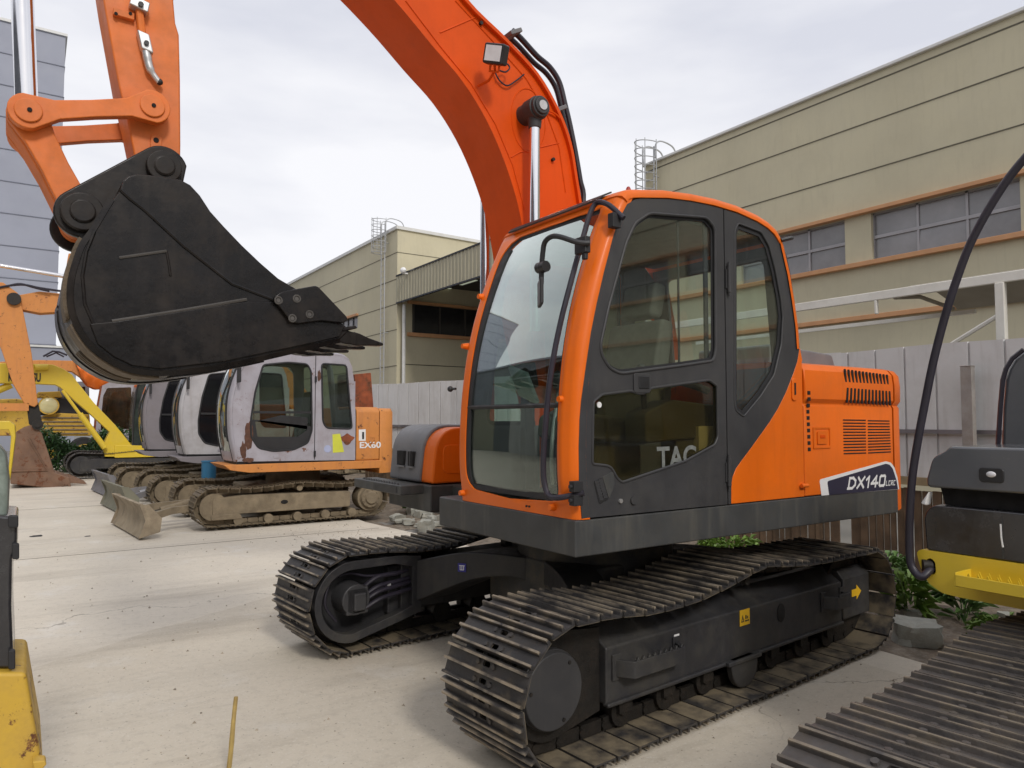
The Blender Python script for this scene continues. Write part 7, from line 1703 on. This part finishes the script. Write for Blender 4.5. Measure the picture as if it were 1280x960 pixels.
# ================================================================== BLACK AND YELLOW EXCAVATOR AT THE RIGHT
M['glossblack'] = mat('gloss_black_paint', (.022, .022, .026), .16, var=.15, dirt=.35, dirtcol=(.10, .10, .10), dscale=3, coat=.5, streak=.2, streakcol=(.08, .08, .08))
M['gloss2'] = mat('gloss_charcoal_paint', (.10, .104, .115), .15, var=.12, dirt=.3, dirtcol=(.13, .13, .13), dscale=4, coat=.5)
M['shoe_j'] = shoe_mat('worn_track_steel_right', (.085, .077, .073), (.46, .38, .27), .5)
jx = thing('black_excavator', 'black and yellow excavator with wide steel track, cut off by the right frame edge', 'excavator', Tm(4.4, .2))
uu, rr_ = 3.25*.5554+1.61*.8316, 3.25*.8316-1.61*.5554
c_, s_ = cos(radians(50.)), sin(radians(50.)); JF = Frame(50., uu*c_+rr_*s_, uu*s_-rr_*c_)
for y0_, y1_ in ((-.64, -.02), (-2.70, -2.08)): old_track(jx, JF.M, -1.12, 1.75, y0_, y1_, zc=.405, rm=.352, ms='shoe_j', lod=0)
g = G(); g.box(-.6, 1.1, -2.06, -.66, .35, .72); g.cyl((.3, -1.36, .7), (.3, -1.36, .98), .5, n=32); g.obj('centre_frame', M['frame'], jx, Mw=JF.M, bevel=.02)
XJ = 3.70
def jp(pts, X=XJ): return [(v.y, v.z) for v in [W.X(*q, X) for q in pts]]
def px_(p, q, d): return (d, p, q)
yj = jp([(1145.6, 690), (1151, 686.5), (1280, 706)]); yb2 = jp([(1150, 708), (1161, 729.5), (1178, 741.5), (1200, 747), (1280, 758)])
slope_t = (yj[2][1]-yj[1][1])/(yj[2][0]-yj[1][0]); ztp = yj[1][1]; zbt = min(p[1] for p in yb2)
poly = [(-1.25, ztp), yj[1], yj[0]]+yb2[:4]+[(-1.25, yb2[3][1]-.0)]
poly[1] = (yj[1][0], ztp)
hole = rounded(jp([(1158, 699), (1164, 697.5), (1169, 703), (1170, 716), (1166, 719), (1159, 716)]), .01, 3)
g = G(); g.prism(rounded(poly, .012, 2), XJ, XJ+.055, fn=px_, holes=[hole]); g.prism([(-1.25, ztp-.005), (yj[0][0]-.03, ztp-.005), (yj[0][0]-.05, yb2[1][1]), (-1.25, yb2[3][1]+.02)], XJ+.057, XJ+2.7, fn=px_)
jd = g.obj('deck', M['yellow'], jx, Mw=I4, bevel=.012)
g = G(); g.prism([(p[0]*1., p[1]) for p in hole], XJ+.050, XJ+.0565, fn=px_); g.obj('deck_hole', M['void'], jd, Mw=I4)
sp0 = jp([(1193, 718), (1193, 733)], XJ-.15); g = G()
y0s = sp0[0][0]; zt_s, zb_s = sp0[0][1], sp0[1][1]
g.box(XJ-.15, XJ-.145, .2, y0s, zb_s, zt_s); g.box(XJ-.15, XJ, .2, y0s, zb_s, zb_s+.006); g.box(XJ-.15, XJ, y0s-.006, y0s, zb_s, zt_s+.01)
stp = g.obj('step', M['yellow'], jd, Mw=I4, bevel=.003)
g = G(); k = 0; y = y0s-.03
while y > .2: g.prism([(y-.036, zt_s-.035), (y, zt_s-.035), (y-.018, zt_s+.012)], XJ-.125, XJ-.12, fn=px_); g.prism([(y-.054, zt_s-.035), (y-.018, zt_s-.035), (y-.036, zt_s+.012)], XJ-.06, XJ-.055, fn=px_); y -= .04
g.box(XJ-.144, XJ-.001, .2, y0s-.008, zt_s-.045, zt_s-.036)
g.obj('step_tread', M['yellow'], jd, Mw=I4)
# lower black box and upper hood
lb_ = jp([(1153, 684), (1154, 630)]); yl_ = lb_[1][0]; zl0, zl1 = ztp+.001, lb_[1][1]
g = G(); g.prism(rounded([(-.3, zl0), (yl_-.01, zl0), (yl_, zl1-.05), (yl_-.04, zl1), (-.3, zl1-.0)], [0, .01, .03, .03, 0], 4), XJ+.0, XJ+1.2, fn=px_); g.obj('tool_box', M['glossblack'], jx, Mw=I4, bevel=.03)
a = jp([(1252, 640), (1252, 684)]); g = G(); g.box(XJ-.002, XJ+.01, a[0][0]-.004, a[0][0]+.002, zl0+.01, zl1-.03); g.obj('box_seam', M['deck'], jx, Mw=I4)
g = G(); g.tube([Vector((XJ-.003, *q)) for q in jp([(1251, 655), (1252, 672), (1254, 684)])], .004, 5); g.obj('paint_drip', M['white'], jx, Mw=I4)
h_ = jp([(1160, 609), (1158, 600), (1166, 571), (1181, 564.5), (1188, 557.5)]); zb_h = h_[0][1]; zt_h = h_[4][1]
g = G(); g.prism(rounded([(-.3, zb_h), h_[0], h_[1], h_[2], h_[3], (h_[4][0], zt_h), (-.3, zt_h)], [0, .02, .02, .04, .02, .03, 0], 4), XJ-.01, XJ+.75, fn=px_); jh = g.obj('engine_hood', M['gloss2'], jx, Mw=I4, bevel=.04)
g = G(); g.prism([(-.3, zb_h-.001), (h_[0][0]-.03, zb_h-.001), (h_[0][0]-.05, zl1+.001), (-.3, zl1+.001)], XJ+.06, XJ+.7, fn=px_); g.obj('hood_gap', M['void'], jx, Mw=I4)
a = jp([(1225, 584), (1257, 604)]); g = G(); g.prism(rounded([(a[0][0], a[1][1]), (a[1][0], a[1][1]), (a[1][0], a[0][1]), (a[0][0], a[0][1])], .02), XJ-.016, XJ-.008, fn=px_); rc = g.obj('lamp_recess', M['black'], jh, Mw=I4, bevel=.004)
g = G(); c = Vector((XJ-.016, (a[0][0]+a[1][0])/2, (a[0][1]+a[1][1])/2)); g.ball(c+Vector((0, 0, .004)), .014, 8, (.5, 1.5, 1)); g.obj('lamp_lens', M['lens'], jh, Mw=I4, smooth=60)
g = G(); g.prism([jp([(1160, 632)])[0], jp([(1152.5, 629)])[0], jp([(1163, 614)])[0]], XJ-.02, XJ+.03, fn=px_); g.obj('white_tape', M['white'], jx, Mw=I4, bevel=.008)
hb = [(v.y, v.z) for v in [W.X(*q, 4.35) for q in [(1248, 557), (1251, 510), (1254, 475), (1258, 461), (1266, 448), (1280, 437)]]]
g = G(); g.prism([(hb[0][0]-2.0, hb[0][1]-.1), (hb[0][0], hb[0][1]-.1)]+hb[1:]+[(hb[5][0]-.2, hb[5][1]+.02), (hb[0][0]-2.0, hb[5][1]+.02)], 4.35, 4.9, fn=px_); jq = g.obj('rear_cover', M['gloss2'], jx, Mw=I4, bevel=.03)
g = G(); g.tube([(4.345, *p) for p in hb], .012, 6); g.obj('cover_edge', M['hose'], jq, Mw=I4)
rl = [W.X(*q, XJ-.05) for q in ((1152, 721), (1143, 714), (1137.5, 698), (1137, 650), (1140, 600), (1147, 553), (1155, 510), (1166, 455), (1180, 400), (1195, 352), (1215, 300), (1247, 243), (1280, 199), (1330, 150), (1400, 118), (1500, 110))]
rl = [W.X(1166, 707, XJ+.03), W.X(1160, 715, XJ-.02)]+rl
g = G(); g.tube(spline(rl, 6), .0190, 12); g.obj('arched_rail', M['hose'], jx, Mw=I4, smooth=60)
g = G(); e = rl[0]; g.cyl(e+Vector((-.04, .03, 0)), e+Vector((-.012, .0, 0)), .03, n=14); g.obj('rail_socket', M['chain'], jx, Mw=I4)
g = G(); g.prism(rounded([(-1.25, ztp), (1.7, ztp), (1.7, 1.95), (-1.25, 1.95)], .12), XJ+1.75, XJ+2.8, fn=px_); g.obj('counterweight', M['gloss2'], jx, Mw=I4, bevel=.06)
# small hand-sized stones fallen on the right track
p = W.Z(1215, 800, .83)

# ================================================================== YELLOW MACHINE CUT BY THE LEFT FRAME EDGE
YI = 3.2
ix = thing('small_yellow_machine', 'yellow and black machine part cut off by the left frame edge', 'machine', Tm(-.4, YI+.4))
pi_ = lambda pts, Y=YI: [(v.x, v.z) for v in [W.Y(*q, Y) for q in pts]]
a = pi_([(-60, 841), (33, 841), (43, 900), (52, 950), (56, 1010), (-60, 1080)])
g = G(); g.prism(a, YI, YI+.5); iy = g.obj('base_plate', M['yellow2'], ix, Mw=I4, bevel=.015)
a = pi_([(40, 944), (56, 943), (58, 948), (44, 962)]); g = G(); g.prism(a, YI-.06, YI-.002); g.obj('base_lug', M['yellow2'], iy, Mw=I4, bevel=.005)
zbot = pi_([(0, 1010)])[0][1]; g = G(); g.prism(rounded([(-.85, .0), (-.10, .0), (-.05, .12), (-.10, zbot), (-.85, zbot)], .05), YI+.02, YI+.48); g.obj('support_foot', M['rubber'], ix, Mw=I4, bevel=.02)
a = pi_([(-60, 840), (17, 840), (14, 760), (15, 700), (21, 690), (22, 648), (-60, 640)]); g = G(); g.prism(a, YI+.04, YI+.45); ib = g.obj('side_box', M['glossblack'], ix, Mw=I4, bevel=.012)
for (x0_, y0_, x1_, y1_) in ((10, 645, 23, 660), (15, 680, 24, 700), (10, 814, 19, 838)):
    q = pi_([(x0_, y1_), (x1_, y1_), (x1_, y0_), (x0_, y0_)]); g = G(); g.prism(rounded(q, .008), YI+.01, YI+.039); g.obj('hinge', M['rubber'], ib, Mw=I4, bevel=.004)
a = pi_([(-60, 640), (10, 648), (12, 600), (8, 566), (0, 556), (-60, 540)], YI+.2); g = G(); g.prism(a, YI+.1, YI+.3); g.obj('hood_panel', mat('grey_green_panel', (.20, .24, .21), .35, var=.35, vscale=14), ix, Mw=I4, bevel=.02)
a = pi_([(-60, 528), (12, 526), (19, 531), (20, 545), (13, 600), (10, 600), (14, 545), (11, 537), (-60, 539)], YI+1.2); g = G(); g.prism(a, YI+1.15, YI+1.3); g.obj('guard_bow', M['yellow'], ix, Mw=I4, bevel=.01)

# ---- the stick standing by the lower edge, with a few fallen bits on the slab
a = W.Z(284, 975, 0.0); M['stick'] = mat('dry_bamboo', (.42, .30, .10), .6, var=.25, vscale=9, dirt=.4, dirtcol=(.20, .13, .06), dscale=12)
top = a+Vector((0, 0, 0)); v = W.Y(295, 871, a.y+.02)
g = G(); g.tube(spline([a+Vector((0, 0, -.02)), a.lerp(v, .35)+Vector((.003, 0, 0)), a.lerp(v, .7), v], 4), [.013, .013, .012, .012, .0115, .0125, .012, .0115, .011, .0105, .011, .0105, .010], 8)
tag(g.obj('stick', M['stick'], Mw=I4, smooth=40), 'short yellow-brown stick standing up at the lower left', 'stick')
for (px, py, r, lab) in ((46, 670, .07, 'dark flat scrap lying on the pale concrete at left'), (110, 670, .035, 'tiny dark scrap on the pale concrete, right of the larger scrap')):
    c = W.Z(px, py, .004); g = G(); g.ball((0, 0, 0), r, 6, (1.3, 1, .25), jit=.4); tag(g.obj('scrap', M['rubber'], Mw=Tm(c.x, c.y)), lab, 'scrap')
